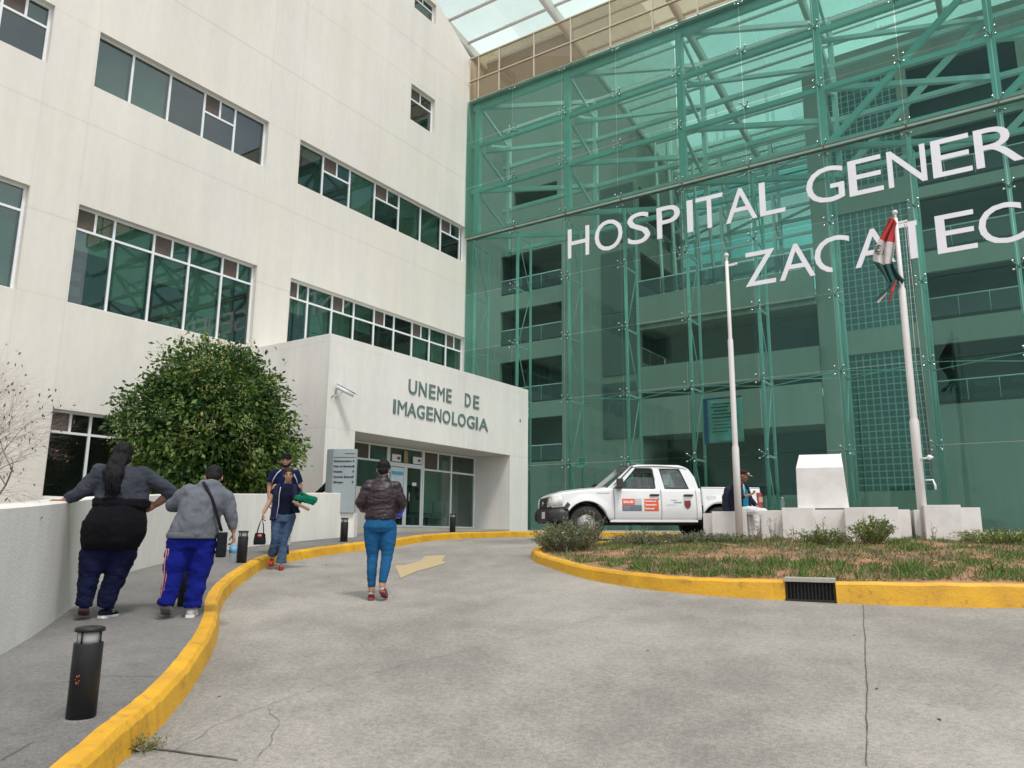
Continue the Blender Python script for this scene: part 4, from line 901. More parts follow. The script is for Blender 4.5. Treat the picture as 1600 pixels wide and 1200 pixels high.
for pa, pb_, y, zt_, rz in ((1087, 1108, 15.05, .455, 12), (1104, 1156, 14.75, .48, 6)):
    a, c = at_depth(pa, y, .2), at_depth(pb_, y, .2); b = MB(); rbox(b, (a.x + c.x) / 2 + .08, y + .4, abs(c.x - a.x), .8, pb - .2, zt_, R(rz)); b.build('plinth_block', M_wp, p2, bevel=.008)
p3 = thing('flagpole_plinth', 'right white plinth carrying the flag pole', 'plinth')
for pa, pb_, y, zt_, rz in ((1412, 1436, 15.55, .50, 14), (1431, 1488, 15.25, .57, 10), (1484, 1517, 15.5, .53, 12)):
    a, c = at_depth(pa, y, .2), at_depth(pb_, y, .2); b = MB(); rbox(b, (a.x + c.x) / 2 + .08, y + .42, abs(c.x - a.x), .85, pb - .2, zt_, R(rz)); b.build('plinth_block', M_wp, p3, bevel=.008)
MB().box((at_depth(1430, 15.1, 0).x, 14.95, -.3), (at_depth(1550, 15.3, 0).x, 16.6, -.10)).build('footing', M_concrete, p3)
M_pole = mat('pole_white', (.62, .60, .575), rough=.45, var=.08, vscale=2.5, stretch=(1, 1, .3))
def pole(label, base, top_px, top_py, steps, rs, ztruck):
    t = thing('flagpole', label, 'flagpole', base); H_ = z_at(top_py, base[0], base[1]) - base[2]
    pts = []; rr = []
    z = 0
    for s_, r_, r2 in zip(steps, rs[:-1], rs[1:]): pts += [(0, 0, z), (0, 0, s_ * H_ - .05), (0, 0, s_ * H_)]; rr += [r_, r_, r2]; z = s_ * H_ + .001
    pts += [(0, 0, z), (0, 0, H_ - .12)]; rr += [rs[-1], rs[-1] * .85]
    MB().tube(pts, rr, 14).build('pole', M_pole, t)
    b = MB(); b.tube([(0, 0, H_ - .14), (0, 0, H_ - .02)], .022, 8); b.ball((0, 0, H_), .05); b.build('finial', M_pole, t)
    b = MB(); b.beam((0, 0, H_ - .22), (.17, .05, H_ - .2), .03, .045); b.ball((.17, .05, H_ - .2), .03); b.build('pulley_arm', M_pole, t)
    return t, H_
pa_ = at_depth(1441, 15.62, .5)
pole1, H1 = pole('taller white flagpole flying the tricolour flag', (pa_.x, 15.62, -.1), 1397, 332, (.36, .76), (.08, .062, .046), 0)
pb2 = at_depth(1156, 14.62, -.1)
pole2, H2 = pole('bare white flagpole without a flag before the pickup', (pb2.x, 14.62, -.16), 1131, 399, (.33, .70), (.066, .052, .038), 0)
b = MB(); px_ = .17
b.tube([(px_, .05, H1 - .25), (.2, .02, H1 * .6), (.23, -.05, 1.55)], .006, 4); b.tube([(px_ - .03, .05, H1 - .25), (.13, -.1, H1 * .5), (.20, -.06, 1.2)], .006, 4); b.build('halyard', mat('rope', (.35, .33, .30), var=.2), pole1)
b = MB(); b.tube([(.06, -.05, 1.5), (.26, -.08, 1.52)], .02, 6); b.ball((.2, -.07, 1.52), .045); b.build('cleat', M_alu, pole1); MB().tube([(.1, -.06, 1.12), (.22, -.08, 1.12), (.25, -.08, 1.02), (.25, -.08, .95)], .018, 6).build('hook', M_alu, pole1)

# the flag hanging furled down the pole
M_fr = mat('flag_red', (.40, .035, .035), rough=.8, var=.15, vscale=7); M_fw = mat('flag_white', (.52, .49, .47), rough=.85, var=.12, vscale=6); M_fg = mat('flag_green', (.012, .06, .055), rough=.8, var=.2, vscale=7)
fl = thing('tricolour_flag', 'limp green white and red flag hanging from the taller pole', 'flag', (pa_.x, 15.62, -.1))
b = MB(); NU, NV = 26, 60; vs = []
ztop, zbot = H1 - .16, H1 - 1.40
for j in range(NV + 1):
    v = j / NV; z = ztop + (zbot - ztop) * v
    wd = .09 + .20 * math.sin(min(1, v * 1.15) * math.pi * .62) * (1 - .25 * v) ; cx = -.02 - .27 * math.sin(min(1, v * 1.3) * 1.6) * (1 - .1 * v) + .33 * max(0, v - .62) ** 1.1 * 1.6
    for i in range(NU + 1):
        u_ = i / NU; fold = math.sin(u_ * 15 + v * 2.2) * .045 + math.sin(u_ * 27 + v * 5) * .016
        x = cx + (u_ - .5) * wd * 1.25 + .02 * math.sin(v * 9 + u_ * 4); y = -.10 + fold + (u_ - .5) * .1
        vs.append((x, y, z - .22 * (u_ - .3) * (1 - v) * .6 - .12 * v * math.sin(u_ * 3.1)))
for j in range(NV):
    b.m(0 if j < NV * .30 else 1 if j < NV * .62 else 2); W1_ = NU + 1
    b.add([], []); o = 0
    for i in range(NU): b.f.append((j * W1_ + i, j * W1_ + i + 1, (j + 1) * W1_ + i + 1, (j + 1) * W1_ + i)); b.mi.append(b.cur); b.sm.append(True)
b.v = [tuple(p) for p in vs]
cl = b.build('cloth', [M_fr, M_fw, M_fg], fl, fix=False)
sm_ = cl.modifiers.new('thick', 'SOLIDIFY'); sm_.thickness = .006
b = MB(); rnd = random.Random(5); j = int(NV * .46)
for k in range(46):                                             # the dark wreathed emblem on the white band
    a = k * .137 * 6.283; rr = .085 * (1 if k % 3 else .55); jj = min(NV, max(0, int(j + rr * math.sin(a) * 42))); ii = max(0, min(NU, int(7 + rr * math.cos(a) * 55))); p = vs[jj * (NU + 1) + ii]
    b.ball((p[0], p[1] - .012, p[2]), rnd.uniform(.009, .017), 6, 4, (1, .3, 1))
b.build('emblem', mat('emblem_brown', (.06, .05, .04), var=.4, vscale=20), fl)
b = MB(); b.m(0); x0, z0 = cl and vs[-12][0], vs[-12][2]
for dx, dz, mi_ in ((-.34, -.24, 1), (-.36, -.18, 2), (-.30, -.20, 2), (-.14, -.26, 0)):
    b.m(mi_); pts = [Vector((x0, -.12, z0 + .14)), Vector((x0 + dx * .5, -.16, z0 + dz * .35)), Vector((x0 + dx, -.12, z0 + dz))]
    for p, q in zip(pts[:-1], pts[1:]): b.beam(p, q, .012, .05, (0, .2, 1))
b.build('ribbon', [M_fr, M_fw, M_fg], fl)

# ---------------------------------------------------------------- bollard lights
M_blk = mat('black_enamel', (.014, .014, .015), rough=.45, var=.2, vscale=6, spec=.3); M_lens = mat('bollard_lens', (.42, .43, .40), rough=.25, var=.1)
def make_bollard(label, loc):
    t = thing('bollard_light', label, 'bollard', loc, group='black bollard lights along the footway')
    MB().lathe((0, 0, 0), [(.072, -.05), (.072, .375), (.070, .38), (.02, .38)], 24).build('post', M_blk, t)
    MB().lathe((0, 0, 0), [(.055, .37), (.055, .435)], 20).build('lens', M_lens, t)
    for k in range(4): a = k * math.pi / 2 + .5; MB().tube([(.064 * math.cos(a), .064 * math.sin(a), .375), (.064 * math.cos(a), .064 * math.sin(a), .44)], .005, 5).build('cage_bar', M_blk, t)
    MB().lathe((0, 0, 0), [(.02, .436), (.074, .437), (.074, .455), (.06, .461), (.0, .462)], 24).build('cap', M_blk, t)
    MB().lathe((0, 0, 0), [(.10, -.02), (.098, .003), (.08, .004)], 20).build('collar', M_walk, t)
    return t
p = on_ground(126, 1122, .012); bo = make_bollard('nearest black bollard light with orange scuff marks', p)
b = MB(); rnd = random.Random(3)
for k in range(9):
    a = R(-58) + rnd.uniform(-.2, .2); z = .20 + rnd.uniform(-.02, .02); a2 = a + rnd.uniform(-.12, .12); b.tube([(.0725 * math.cos(a), .0725 * math.sin(a), z), (.0725 * math.cos(a2), .0725 * math.sin(a2), z + rnd.uniform(-.012, .012))], .0022, 4)
sc_ = b.build('scuff', mat('orange_scuff', (.5, .09, .03), var=.2), bo)
for (px, py, lab, xy) in ((289, 948, 'black bollard light behind the legs of the walker in blue trousers', None), (377, 880, 'black bollard light just beyond the held water bottle', None), (537, 847, 'black bollard light standing before the grey directory sign', None), (707, 835, 'black bollard light in front of the glazed waiting room', (-12.35, 15.35))):
    q = on_ground(px, py, .012) if not xy else Vector((x_at(707, hw(*xy), xy[1]), xy[1], hw(*xy) + .012)); c = copy_tree(bo); c.location = q; c['label'] = lab
    for ch in kids(c):
        if ch.name.startswith('scuff'): bpy.data.objects.remove(ch)

# ---------------------------------------------------------------- directory sign and its pier
sg = thing('directory_sign', 'grey blue directory sign on a white pier by the entrance', 'sign')
yS = 11.75; sx0, sx1 = x_at(503, .2, yS), x_at(553, .2, yS)
rzS = R(33); Ms = Matrix.Translation(((sx0 + sx1) / 2, yS, 0)) @ Matrix.Rotation(rzS, 4, 'Z'); wS = 49 / 1231 * math.hypot(sx0, yS) * 1.0
def sl_(b, x0, y0, z0, x1, y1, z1): return b.box((x0, y0, z0), (x1, y1, z1), Ms)
zb_, zt2 = z_at(801, sx1, yS), z_at(700, sx1, yS)
b = MB(); sl_(b, -wS * .5, 0, -.5, wS * .5, .35, zb_); b.build('pier', M_block, sg, bevel=.006)
b = MB(); sl_(b, -wS * .5, .1, zb_, -wS * .3, .34, zb_ + .44); b.build('pier_step', M_block, sg, bevel=.006)
M_sign = mat('sign_grey', (.30, .345, .36), rough=.4, var=.05, spec=.4)
b = MB(); prof = [(-wS * .5 + .13, .07), (-wS * .5 + .0, .12), (-wS * .5 - .015, .3), (wS * .5, .3), (wS * .5, .03), (wS * .5 - .02, .0), (-wS * .5 + .28, .0)]
prof = [(-wS * .46, .10), (-wS * .22, .0), (wS * .5, .0), (wS * .5, .12), (-wS * .46, .2)]
vs = [Ms @ Vector((x, y - .06, z)) for z in (zb_ + .004, zt2) for x, y in prof]; n = len(prof)
b.add(vs, [tuple(range(n - 1, -1, -1)), tuple(range(n, 2 * n))] + [(i, (i + 1) % n, n + (i + 1) % n, n + i) for i in range(n)]); b.build('panel', M_sign, sg, bevel=.004)
M_ink = mat('sign_ink', (.03, .035, .04), rough=.6, var=0)
PS = lambda a, o, z: Ms @ Vector((a, -.064 - o, z))
Hs = zt2 - zb_
text_part('Nomenclatura', sg, 'lettering', wS * .46, zt2 - .13 * Hs * .6, .028, PS, M_ink, align='r')
b = MB(); sl_(b, -wS * .2, -.066, zt2 - .135 * Hs, wS * .48, -.0605, zt2 - .129 * Hs); b.build('rule', M_ink, sg)
for k, s_ in enumerate(('Estacionamiento', 'Patio de Maniobras', 'Hospital', 'Consulta Externa', 'Albergue')):
    z = zt2 - (.205 + .083 * k) * Hs; text_part(s_, sg, 'lettering', -wS * .19, z, .042, PS, M_ink, bold=.03)
    b = MB(); sl_(b, wS * .40, -.067, z, wS * .44, -.0605, z + .045); b.build('arrow', M_ink, sg)
# security camera on the block
cc = thing('security_camera', 'white bullet security camera on the corner of the entrance block', 'camera', (XB, y_at(524, 3.2, XB), 3.2))
b = MB(); b.lathe((0, 0, 0), [(.045, 0), (.045, .02), (.02, .025)], 12, 'x'); b.tube([(.02, 0, 0), (.10, .01, -.01), (.17, .05, .09)], .014, 6); b.build('bracket', M_alu, cc)
d_ = Vector((.35, .42, -.26)); b = MB(); b.tube([Vector((.17, .02, .16)) - d_ * .18, Vector((.17, .02, .16)) + d_ * .55], .055, 12); b.build('housing', M_alu, cc); MB().beam(Vector((.17, .02, .225)) - d_ * .22, Vector((.17, .02, .225)) + d_ * .7, .13, .012).build('sunshade', M_alu, cc)
MB().tube([Vector((.17, .02, .16)) - d_ * .18, (.10, -.1, .02), (.03, -.14, -.06), (0, -.1, -.02)], .008, 5).build('cable', M_blk, cc)
MB().box((XB + .002, y_at(812, 3.6, XB), 3.55), (XB + .012, y_at(812, 3.6, XB) + .04, 3.65)).build('vent_hole', M_dark, block)

# things seen through the glass
bn = thing('hanging_banner', 'pale notice banner with blue edge hanging behind the glass', 'banner')
bx0, bx1 = x_at(1106, 3, 21.6), x_at(1162, 3, 21.6); z1_, z0_ = z_at(625, bx0, 21.6), z_at(693, bx0, 21.6)
b = MB(); NN = 14; vs = [];
for j in range(NN + 1):
    for i in range(NN + 1): u_, v = i / NN, j / NN; vs.append((bx0 + (bx1 - bx0) * u_, 21.6 + .03 * math.sin(u_ * 9 + v * 4), z0_ + (z1_ - z0_) * v - .10 * math.sin(u_ * 3.14) * v))
b.add(vs, [(j * (NN + 1) + i, j * (NN + 1) + i + 1, (j + 1) * (NN + 1) + i + 1, (j + 1) * (NN + 1) + i) for j in range(NN) for i in range(NN)], True); o = b.build('cloth', mat('banner_cloth', (.62, .66, .68), var=.08), bn, fix=False); s2 = o.modifiers.new('t', 'SOLIDIFY'); s2.thickness = .004
MB().box((bx0 - .09, 21.55, z0_ - .02), (bx0 + .02, 21.57, z1_ + .03)).build('edge', mat('banner_blue', (.01, .10, .34), var=.1), bn); MB().box((bx0, 21.53, z1_ - .02), (bx1, 21.545, z1_ + .03)).build('edge', bpy.data.materials['banner_blue'], bn)
for k in range(9):
    b = MB(); z = z1_ - .17 - k * .1; rnd = random.Random(k); b.box((bx0 + .12 + rnd.random() * .1, 21.545, z), (bx1 - .10 - rnd.random() * .35, 21.555, z + (.035 if k < 5 else .02))); b.build('print_line', M_ink, bn)
st = thing('wall_notice', 'white square notice hung inside the glass above the pickup bonnet', 'notice', (x_at(902, 2.1, 21.35), 21.35, z_at(728, x_at(902, 2.1, 21.35), 21.35)))
MB().box((0, 0, 0), (.33, .01, .26)).build('panel', M_letter, st)
for o_ in range(3): MB().box((.05, -.006, .05 + o_ * .07), (.28, -.001, .085 + o_ * .07)).build('print_line', mat('print_green', (.15, .3, .25), var=0), st)
# ---------------------------------------------------------------- the white pickup
M_car = mat('white_car_paint', (.66, .665, .66), rough=.28, var=.03, vscale=1.2, coat=.5, spec=.5); M_plas = mat('black_plastic', (.025, .026, .028), rough=.5, var=.2, vscale=5); M_tyre = mat('tyre_rubber', (.022, .021, .020), rough=.85, var=.3, vscale=12, bump=.3, bscale=50)
M_rim = mat('steel_rim', (.42, .42, .42), rough=.45, metal=.2, var=.15, vscale=6); M_org = mat('decal_orange', (.62, .095, .03), rough=.5, var=.05); M_dgry = mat('decal_grey', (.12, .15, .18), rough=.5, var=.05); M_lgry = mat('decal_light', (.42, .44, .46), rough=.5, var=.03); M_seat = mat('seat_cloth', (.10, .10, .105), rough=.9, var=.1)
M_lamp = mat('lamp_glass', (.62, .60, .55), rough=.12, var=.2, vscale=9, coat=1); M_red = mat('tail_red', (.30, .02, .015), rough=.2, var=.1, coat=.5); M_amb = mat('tail_amber', (.5, .3, .2), rough=.2, var=.1, coat=.5)
G_car = glassmat('car_glass', (.80, .86, .84), ior=1.5, dirt=.02)
heading = math.atan2(-.685, -.728)
TL = 5.12
tw = thing('pickup_truck', 'white crew cab pickup with orange door panels parked before the green glass', 'pickup')
def fx_(x): return TL / 2 - x               # distance from the front bumper -> local x
AF, AR_, RW = .88, 4.05, .385
def arch(x):
    z = .47 if x < 3.6 else .52
    if x < .45: z = .735
    for c_, r_ in ((AF, .495), (AR_, .475)):
        d = r_ * r_ - (x - c_) ** 2
        if d > 0: z = max(z, RW + math.sqrt(d))
    return z
ZU = [(.05, .93), (.12, 1.0), (.3, 1.055), (.8, 1.12), (1.42, 1.17), (1.6, 1.165), (3.58, 1.165), (3.59, 1.20), (5.1, 1.20)]
def zu(x): return float(np.interp(x, [a for a, _ in ZU], [b for _, b in ZU]))
def yhalf(x, z):
    y = .865 - .055 * max(0, (z - .75) / .45) ** 1.6 - .05 * max(0, (.70 - z) / .25) ** 1.5
    if x < .75: y -= .13 * ((.75 - x) / .7) ** 2.2
    for c_ in (AF, AR_):
        r_ = math.hypot(x - c_, z - RW)
        if .44 < r_ < .66: y += .035 * (1 - abs(r_ - .50) / .16) if r_ < .66 and abs(r_ - .50) < .16 else 0
    return y
def skin(x0, x1, name, parent, side, zt=None, zbot=None, nx=None, matl=None, th=.02):
    nx = nx or max(6, int((x1 - x0) / .04)); nz_ = 12; b = MB(); vs = []
    for i in range(nx + 1):
        x = x0 + (x1 - x0) * i / nx; a = max(arch(x), zbot or 0); c_ = zu(x) if zt is None else zt
        for j in range(nz_ + 1): z = a + (c_ - a) * j / nz_; vs.append((fx_(x), side * yhalf(x, z), z))
    for i in range(nx + 1):
        x = x0 + (x1 - x0) * i / nx; a = max(arch(x), zbot or 0); c_ = zu(x) if zt is None else zt
        for j in range(nz_ + 1): z = a + (c_ - a) * j / nz_; vs.append((fx_(x), side * (yhalf(x, z) - th), z))
    o = (nx + 1) * (nz_ + 1); W_ = nz_ + 1
    fs = [(i * W_ + j, i * W_ + j + 1, (i + 1) * W_ + j + 1, (i + 1) * W_ + j) for i in range(nx) for j in range(nz_)]
    fs += [tuple(q + o for q in f[::-1]) for f in fs]
    for i in range(nx): fs += [(i * W_, (i + 1) * W_, (i + 1) * W_ + o, i * W_ + o), (i * W_ + nz_, i * W_ + nz_ + o, (i + 1) * W_ + nz_ + o, (i + 1) * W_ + nz_)]
    for j in range(nz_): fs += [(j, j + o, j + 1 + o, j + 1), (nx * W_ + j, nx * W_ + j + 1, nx * W_ + j + 1 + o, nx * W_ + j + o)]
    b.add(vs, fs, True); ob = b.build(name, matl or M_car, parent); return ob
def yg(z): return .805 - .175 * (z - 1.16) / .56        # greenhouse leans in
def gpoly(b, pts, side, out=0.0, th=.035):
    n = len(pts); vs = [(fx_(x), side * (yg(z) + out), z) for x, z in pts] + [(fx_(x), side * (yg(z) + out - th), z) for x, z in pts]
    b.add(vs, [tuple(range(n)), tuple(range(2 * n - 1, n - 1, -1))] + [(i, (i + 1) % n, n + (i + 1) % n, n + i) for i in range(n)]); return b
for s in (1, -1):
    skin(.10, 1.515, 'fender', tw, s)
    d1 = skin(1.525, 2.625, 'front_door', tw, s); d2 = skin(2.635, 3.47, 'rear_door', tw, s); skin(3.48, 3.585, 'cab_corner', tw, s); skin(3.62, 5.06, 'bed_side', tw, s)
    MB().box((fx_(3.5), s * .82 - .03, .415), (fx_(1.42), s * .82 + .02, .468)).build('sill', M_car, tw, bevel=.01)
    # pillars and window surrounds
    gpoly(MB(), [(1.36, 1.165), (1.60, 1.165), (1.70, 1.25), (2.10, 1.655), (2.12, 1.70), (1.99, 1.69), (1.95, 1.66)], s).build('pillar', M_car, tw)
    gpoly(MB(), [(2.50, 1.165), (2.74, 1.165), (2.66, 1.655), (2.50, 1.655), (2.535, 1.4)], s).build('pillar', M_car, tw)
    gpoly(MB(), [(3.33, 1.165), (3.56, 1.165), (3.50, 1.45), (3.39, 1.64), (3.28, 1.70), (3.16, 1.655)], s).build('pillar', M_car, tw)
    gpoly(MB(), [(1.99, 1.692), (2.08, 1.652), (3.20, 1.652), (3.30, 1.695), (3.15, 1.735), (2.15, 1.735)], s).build('roof_rail', M_car, tw)
    for (pts, dr_) in (([(1.60, 1.18), (2.525, 1.18), (2.515, 1.62), (2.46, 1.662), (2.10, 1.662), (1.72, 1.27)], d1), ([(2.735, 1.18), (3.325, 1.18), (3.18, 1.60), (3.12, 1.648), (2.72, 1.648), (2.685, 1.62)], d2)):
        b = MB(); n = len(pts); cx = sum(p[0] for p in pts) / n; cz = sum(p[1] for p in pts) / n
        inn = [(cx + (x - cx) * .945, cz + (z - cz) * .91) for x, z in pts]
        vs = [(fx_(x), s * (yg(z) + .004), z) for x, z in pts] + [(fx_(x), s * (yg(z) + .004), z) for x, z in inn] + [(fx_(x), s * (yg(z) - .02), z) for x, z in inn]
        b.add(vs, [(i, (i + 1) % n, n + (i + 1) % n, n + i) for i in range(n)] + [(n + i, n + (i + 1) % n, 2 * n + (i + 1) % n, 2 * n + i) for i in range(n)]); b.build('window_seal', M_plas, dr_)
        half = dr_ is d1 and s == 1
        gp_ = [(x, z) for x, z in inn] if not half else [(1.85, 1.20), (2.50, 1.20), (2.49, 1.44), (1.95, 1.44), (1.86, 1.36)]
        gpoly(MB(), gp_, s, -.018, .005).build('window', G_car, dr_)
    b = MB(); 
    for dr_, x in ((d1, 2.36), (d2, 3.17)):
        b = MB(); yy = yhalf(x, 1.02); b.beam((fx_(x), s * (yy + .022), 1.02), (fx_(x + .22), s * (yy + .022), 1.03), .03, .035); b.box((fx_(x + .2), min(s * yy, s * (yy + .02)), 1.0), (fx_(x + .02), max(s * yy, s * (yy + .02)), 1.05)); b.build('handle', M_plas, dr_)
    b = MB(); b.ball((fx_(2.60 - .03), s * yhalf(2.55, .94), .945), .016, 8, 5); b.build('lock', M_plas, d1)
    b = MB(); b.box((fx_(1.78), s * .78 - .0, 1.17), (fx_(1.64), s * .78 + s * .09 if s > 0 else s * .78 - .0001, 1.22)) if s > 0 else None
    b = MB(); M2 = Matrix.Translation((fx_(1.62), s * .97, 1.27)) @ Matrix.Rotation(s * R(-14), 4, 'Z'); b.box((-.08, -.14, -.115), (.07, .13, .115), M2); m_ = b.build('mirror', M_plas, tw, bevel=.03)
    MB().tube([(fx_(1.66), s * .79, 1.19), (fx_(1.63), s * .93, 1.21)], .02, 6).build('mirror_arm', M_plas, m_)
    gpoly(MB(), [(1.50, 1.172), (1.70, 1.172), (1.70, 1.262)], s, .006, .02).build('mirror_base', M_plas, tw)
    # bumper corner, lamp, tail lamp
    b = MB(); vs = []; NXb = 12
    for i in range(NXb + 1):
        x = .0 + .46 * i / NXb
        yy = min(.845, .60 + .26 * math.sqrt(min(1, (x + .005) / .30)))
        for z in (.40 + .03 * (1 - i / NXb), .48, .60, .70 + .02 * i / NXb): vs.append((fx_(x + (.07 if z < .45 else 0) * (1 - i / NXb)), s * (yy + (.01 if .45 < z < .65 else 0)), z))
    b.add(vs, [(i * 4 + j, (i + 1) * 4 + j, (i + 1) * 4 + j + 1, i * 4 + j + 1) for i in range(NXb) for j in range(3)], True); o = b.build('bumper_corner', M_plas, tw); q = o.modifiers.new('t', 'SOLIDIFY'); q.thickness = .03; q.offset = -1 if s > 0 else 1
    b = MB(); vs = []
    for i in range(9):
        x = .06 + .27 * (i / 8) ** 1.5; yy = min(yhalf(x, .9) + .012, .50 + .40 * math.sqrt(i / 8)) if i < 8 else yhalf(x, .9) + .012
        zl, zh = .745 + .04 * i / 8, .955 + .055 * min(1, i / 6) - (.05 if i == 8 else 0)
        for z in (zl, (zl + zh) / 2, zh): vs.append((fx_(x + (.03 if z == zh else 0)), s * yy, z))
    b.add(vs, [(i * 3 + j, (i + 1) * 3 + j, (i + 1) * 3 + j + 1, i * 3 + j + 1) for i in range(8) for j in range(2)], True); o = b.build('headlight', M_lamp, tw); q = o.modifiers.new('t', 'SOLIDIFY'); q.thickness = .04; q.offset = 0
    b = MB(); b.box((fx_(5.085), s * .70 - .075, .72), (fx_(4.96), s * .70 + .165 if s > 0 else -.70 + .075, 1.10)) if s > 0 else b.box((fx_(5.085), -.865, .72), (fx_(4.96), -.63, 1.10)); tl = b.build('tail_light', M_red, tw, bevel=.015)
    bb = MB(); (bb.box((fx_(5.09), .79, .88), (fx_(5.0), .870, 1.0)) if s > 0 else bb.box((fx_(5.09), -.870, .88), (fx_(5.0), -.79, 1.0))); bb.build('indicator', M_amb, tl)
    # dark strip of bumper below lamp on the side
    b = MB(); pts = [(.02, .70), (.42, .70), (.50, .80), (.44, .86), (.36, .76), (.05, .735)]
    vs = [(fx_(x), s * (min(yhalf(x, z), .60 + .26 * math.sqrt(min(1, (x + .005) / .30))) + .012), z) for x, z in pts]; b.add(vs, [tuple(range(len(vs)))]); o = b.build('bumper_trim', M_plas, tw); q = o.modifiers.new('t', 'SOLIDIFY'); q.thickness = .02; q.offset = 0
    # wheels
    for k, cx in ((0, AF), (1, AR_)):
        wh = bpy.data.objects.new('wheel', None); COL.objects.link(wh); wh.parent = tw; wh.location = (fx_(cx), s * .735, RW); wh.rotation_euler = (0, 0, R(-6) if k == 0 else 0)
        MB().lathe((0, 0, 0), [(.20, -.115), (.352, -.118), (.381, -.09), (.385, 0), (.381, .09), (.352, .118), (.215, .112), (.205, .09)], 36, 'y').build('tyre', M_tyre, wh, fix=True)
        b = MB(); b.lathe((0, 0, 0), [(.212, s * .10), (.20, s * .085), (.19, s * .03), (.10, s * .045), (.07, s * .085), (.06, s * .10), (.0, s * .10)], 28, 'y')
        rim = b.build('rim', M_rim, wh)
        b = MB()
        for j in range(8):
            a = j * math.pi / 4; b.ball((.148 * math.cos(a), s * .045, .148 * math.sin(a)), .033, 8, 5, (1, .45, 1))
        b.build('vent_hole', M_dark, wh); 
        tr_ = MB()
        for j in range(40):
            a = 2 * math.pi * j / 40
            for w0, w1 in ((-.105, -.04), (-.03, .03), (.04, .105)):
                M3 = Matrix.Rotation(a + (w0 * .6), 4, 'Y') @ Matrix.Translation((.385, 0, 0)); tr_.box((-.004, w0, -.018), (.006, w1, .018), M3)
        tag(tr_.build('tread_block', M_tyre, wh, fix=False), kind='stuff')
        MB().lathe((0, 0, 0), [(.35, -.11 * s), (.36, -.3 * s)], 20, 'y') 
        b = MB(); 
        for j in range(14):        # dark liner of the wheel arch
            a0, a1 = math.pi * j / 14, math.pi * (j + 1) / 14; rr = .482 if k == 0 else .462
            b.add([(fx_(cx) + rr * math.cos(a), s * y_, RW + rr * math.sin(a)) for a, y_ in ((a0, .835), (a1, .835), (a1, .40), (a0, .40))], [(0, 1, 2, 3)])
        b.add([(fx_(cx) + .462 * math.cos(t_), s * .42, RW + .462 * math.sin(t_)) for t_ in [math.pi * q_ / 12 for q_ in range(13)]], [tuple(range(13))]); b.build('arch_liner', M_dark, tw, fix=False)
# bonnet
def sheet(name, rows, matl, parent, th=.02, smooth=True):
    b = MB(); n = len(rows[0]); b.add([p for r_ in rows for p in r_], [(i * n + j, i * n + j + 1, (i + 1) * n + j + 1, (i + 1) * n + j) for i in range(len(rows) - 1) for j in range(n - 1)], smooth); o = b.build(name, matl, parent)
    q = o.modifiers.new('t', 'SOLIDIFY'); q.thickness = th; q.offset = -1; return o
rows = []
for i in range(19):
    x = .09 + 1.36 * i / 18; z0 = zu(x); yy = yhalf(x, z0); cr_ = .055 * min(1, x / .4)
    rows.append([(fx_(x - .03 * (1 - (j / 8 - 1) ** 2) * (1 if i == 0 else .3)), yy * (j / 8 - 1), z0 + cr_ * (1 - (j / 8 - 1) ** 4) + .012 * math.exp(-((abs(j / 8 - 1) - .62) / .1) ** 2)) for j in range(17)])
sheet('bonnet', rows, M_car, tw)
rows = []
for i in range(9):
    t_ = i / 8; x = 1.44 + .60 * t_ + .02 * math.sin(math.pi * t_); z = 1.19 + .50 * t_ + .015 * math.sin(math.pi * t_); yy = yg(z) - .015
    rows.append([(fx_(x + .05 * (j / 6 - 1) ** 2), yy * (j / 6 - 1), z) for j in range(13)])
ws = sheet('windscreen', rows, G_car, tw, .006)
b = MB(); b.tube([(fx_(1.42), -.72, 1.185), (fx_(1.39), 0, 1.20), (fx_(1.42), .72, 1.185)], .03, 6); b.build('scuttle', M_plas, tw)
for y in (.15, -.45): MB().tube([(fx_(1.40), y, 1.215), (fx_(1.47), y + .2, 1.245), (fx_(1.50), y + .5, 1.255)], .010, 5).build('wiper', M_plas, tw)
MB().tube([(fx_(1.47), .775, 1.19), (fx_(1.74), .735, 1.42), (fx_(2.03), .66, 1.695)], .014, 6).build('screen_trim', M_plas, tw); MB().tube([(fx_(1.47), -.775, 1.19), (fx_(1.74), -.735, 1.42), (fx_(2.03), -.66, 1.695)], .014, 6).build('screen_trim', M_plas, tw)
MB().tube([(fx_(2.0), -.64, 1.70), (fx_(1.97), 0, 1.725), (fx_(2.0), .64, 1.70)], .016, 6).build('screen_trim', M_plas, tw)
rows = []
for i in range(15):
    t_ = i / 14; x = 1.98 + 1.36 * t_; z = 1.705 + .055 * math.sin(math.pi * min(1, .12 + t_ * .85)) - (.03 if i == 14 else 0); 
    rows.append([(fx_(x), .665 * (j / 8 - 1), z - .035 * abs(j / 8 - 1) ** 5) for j in range(17)])
sheet('roof', rows, M_car, tw, .03)
sheet('rear_window', [[(fx_(3.33 + .2 * t_), y_ * (yg(1.69 - .5 * t_) - .03), 1.69 - .5 * t_) for y_ in (-1, -.5, 0, .5, 1)] for t_ in (0, .5, 1)], G_car, tw, .006)
MB().box((fx_(3.60), -.80, .55), (fx_(3.56), .80, 1.19)).build('cab_back', M_car, tw)
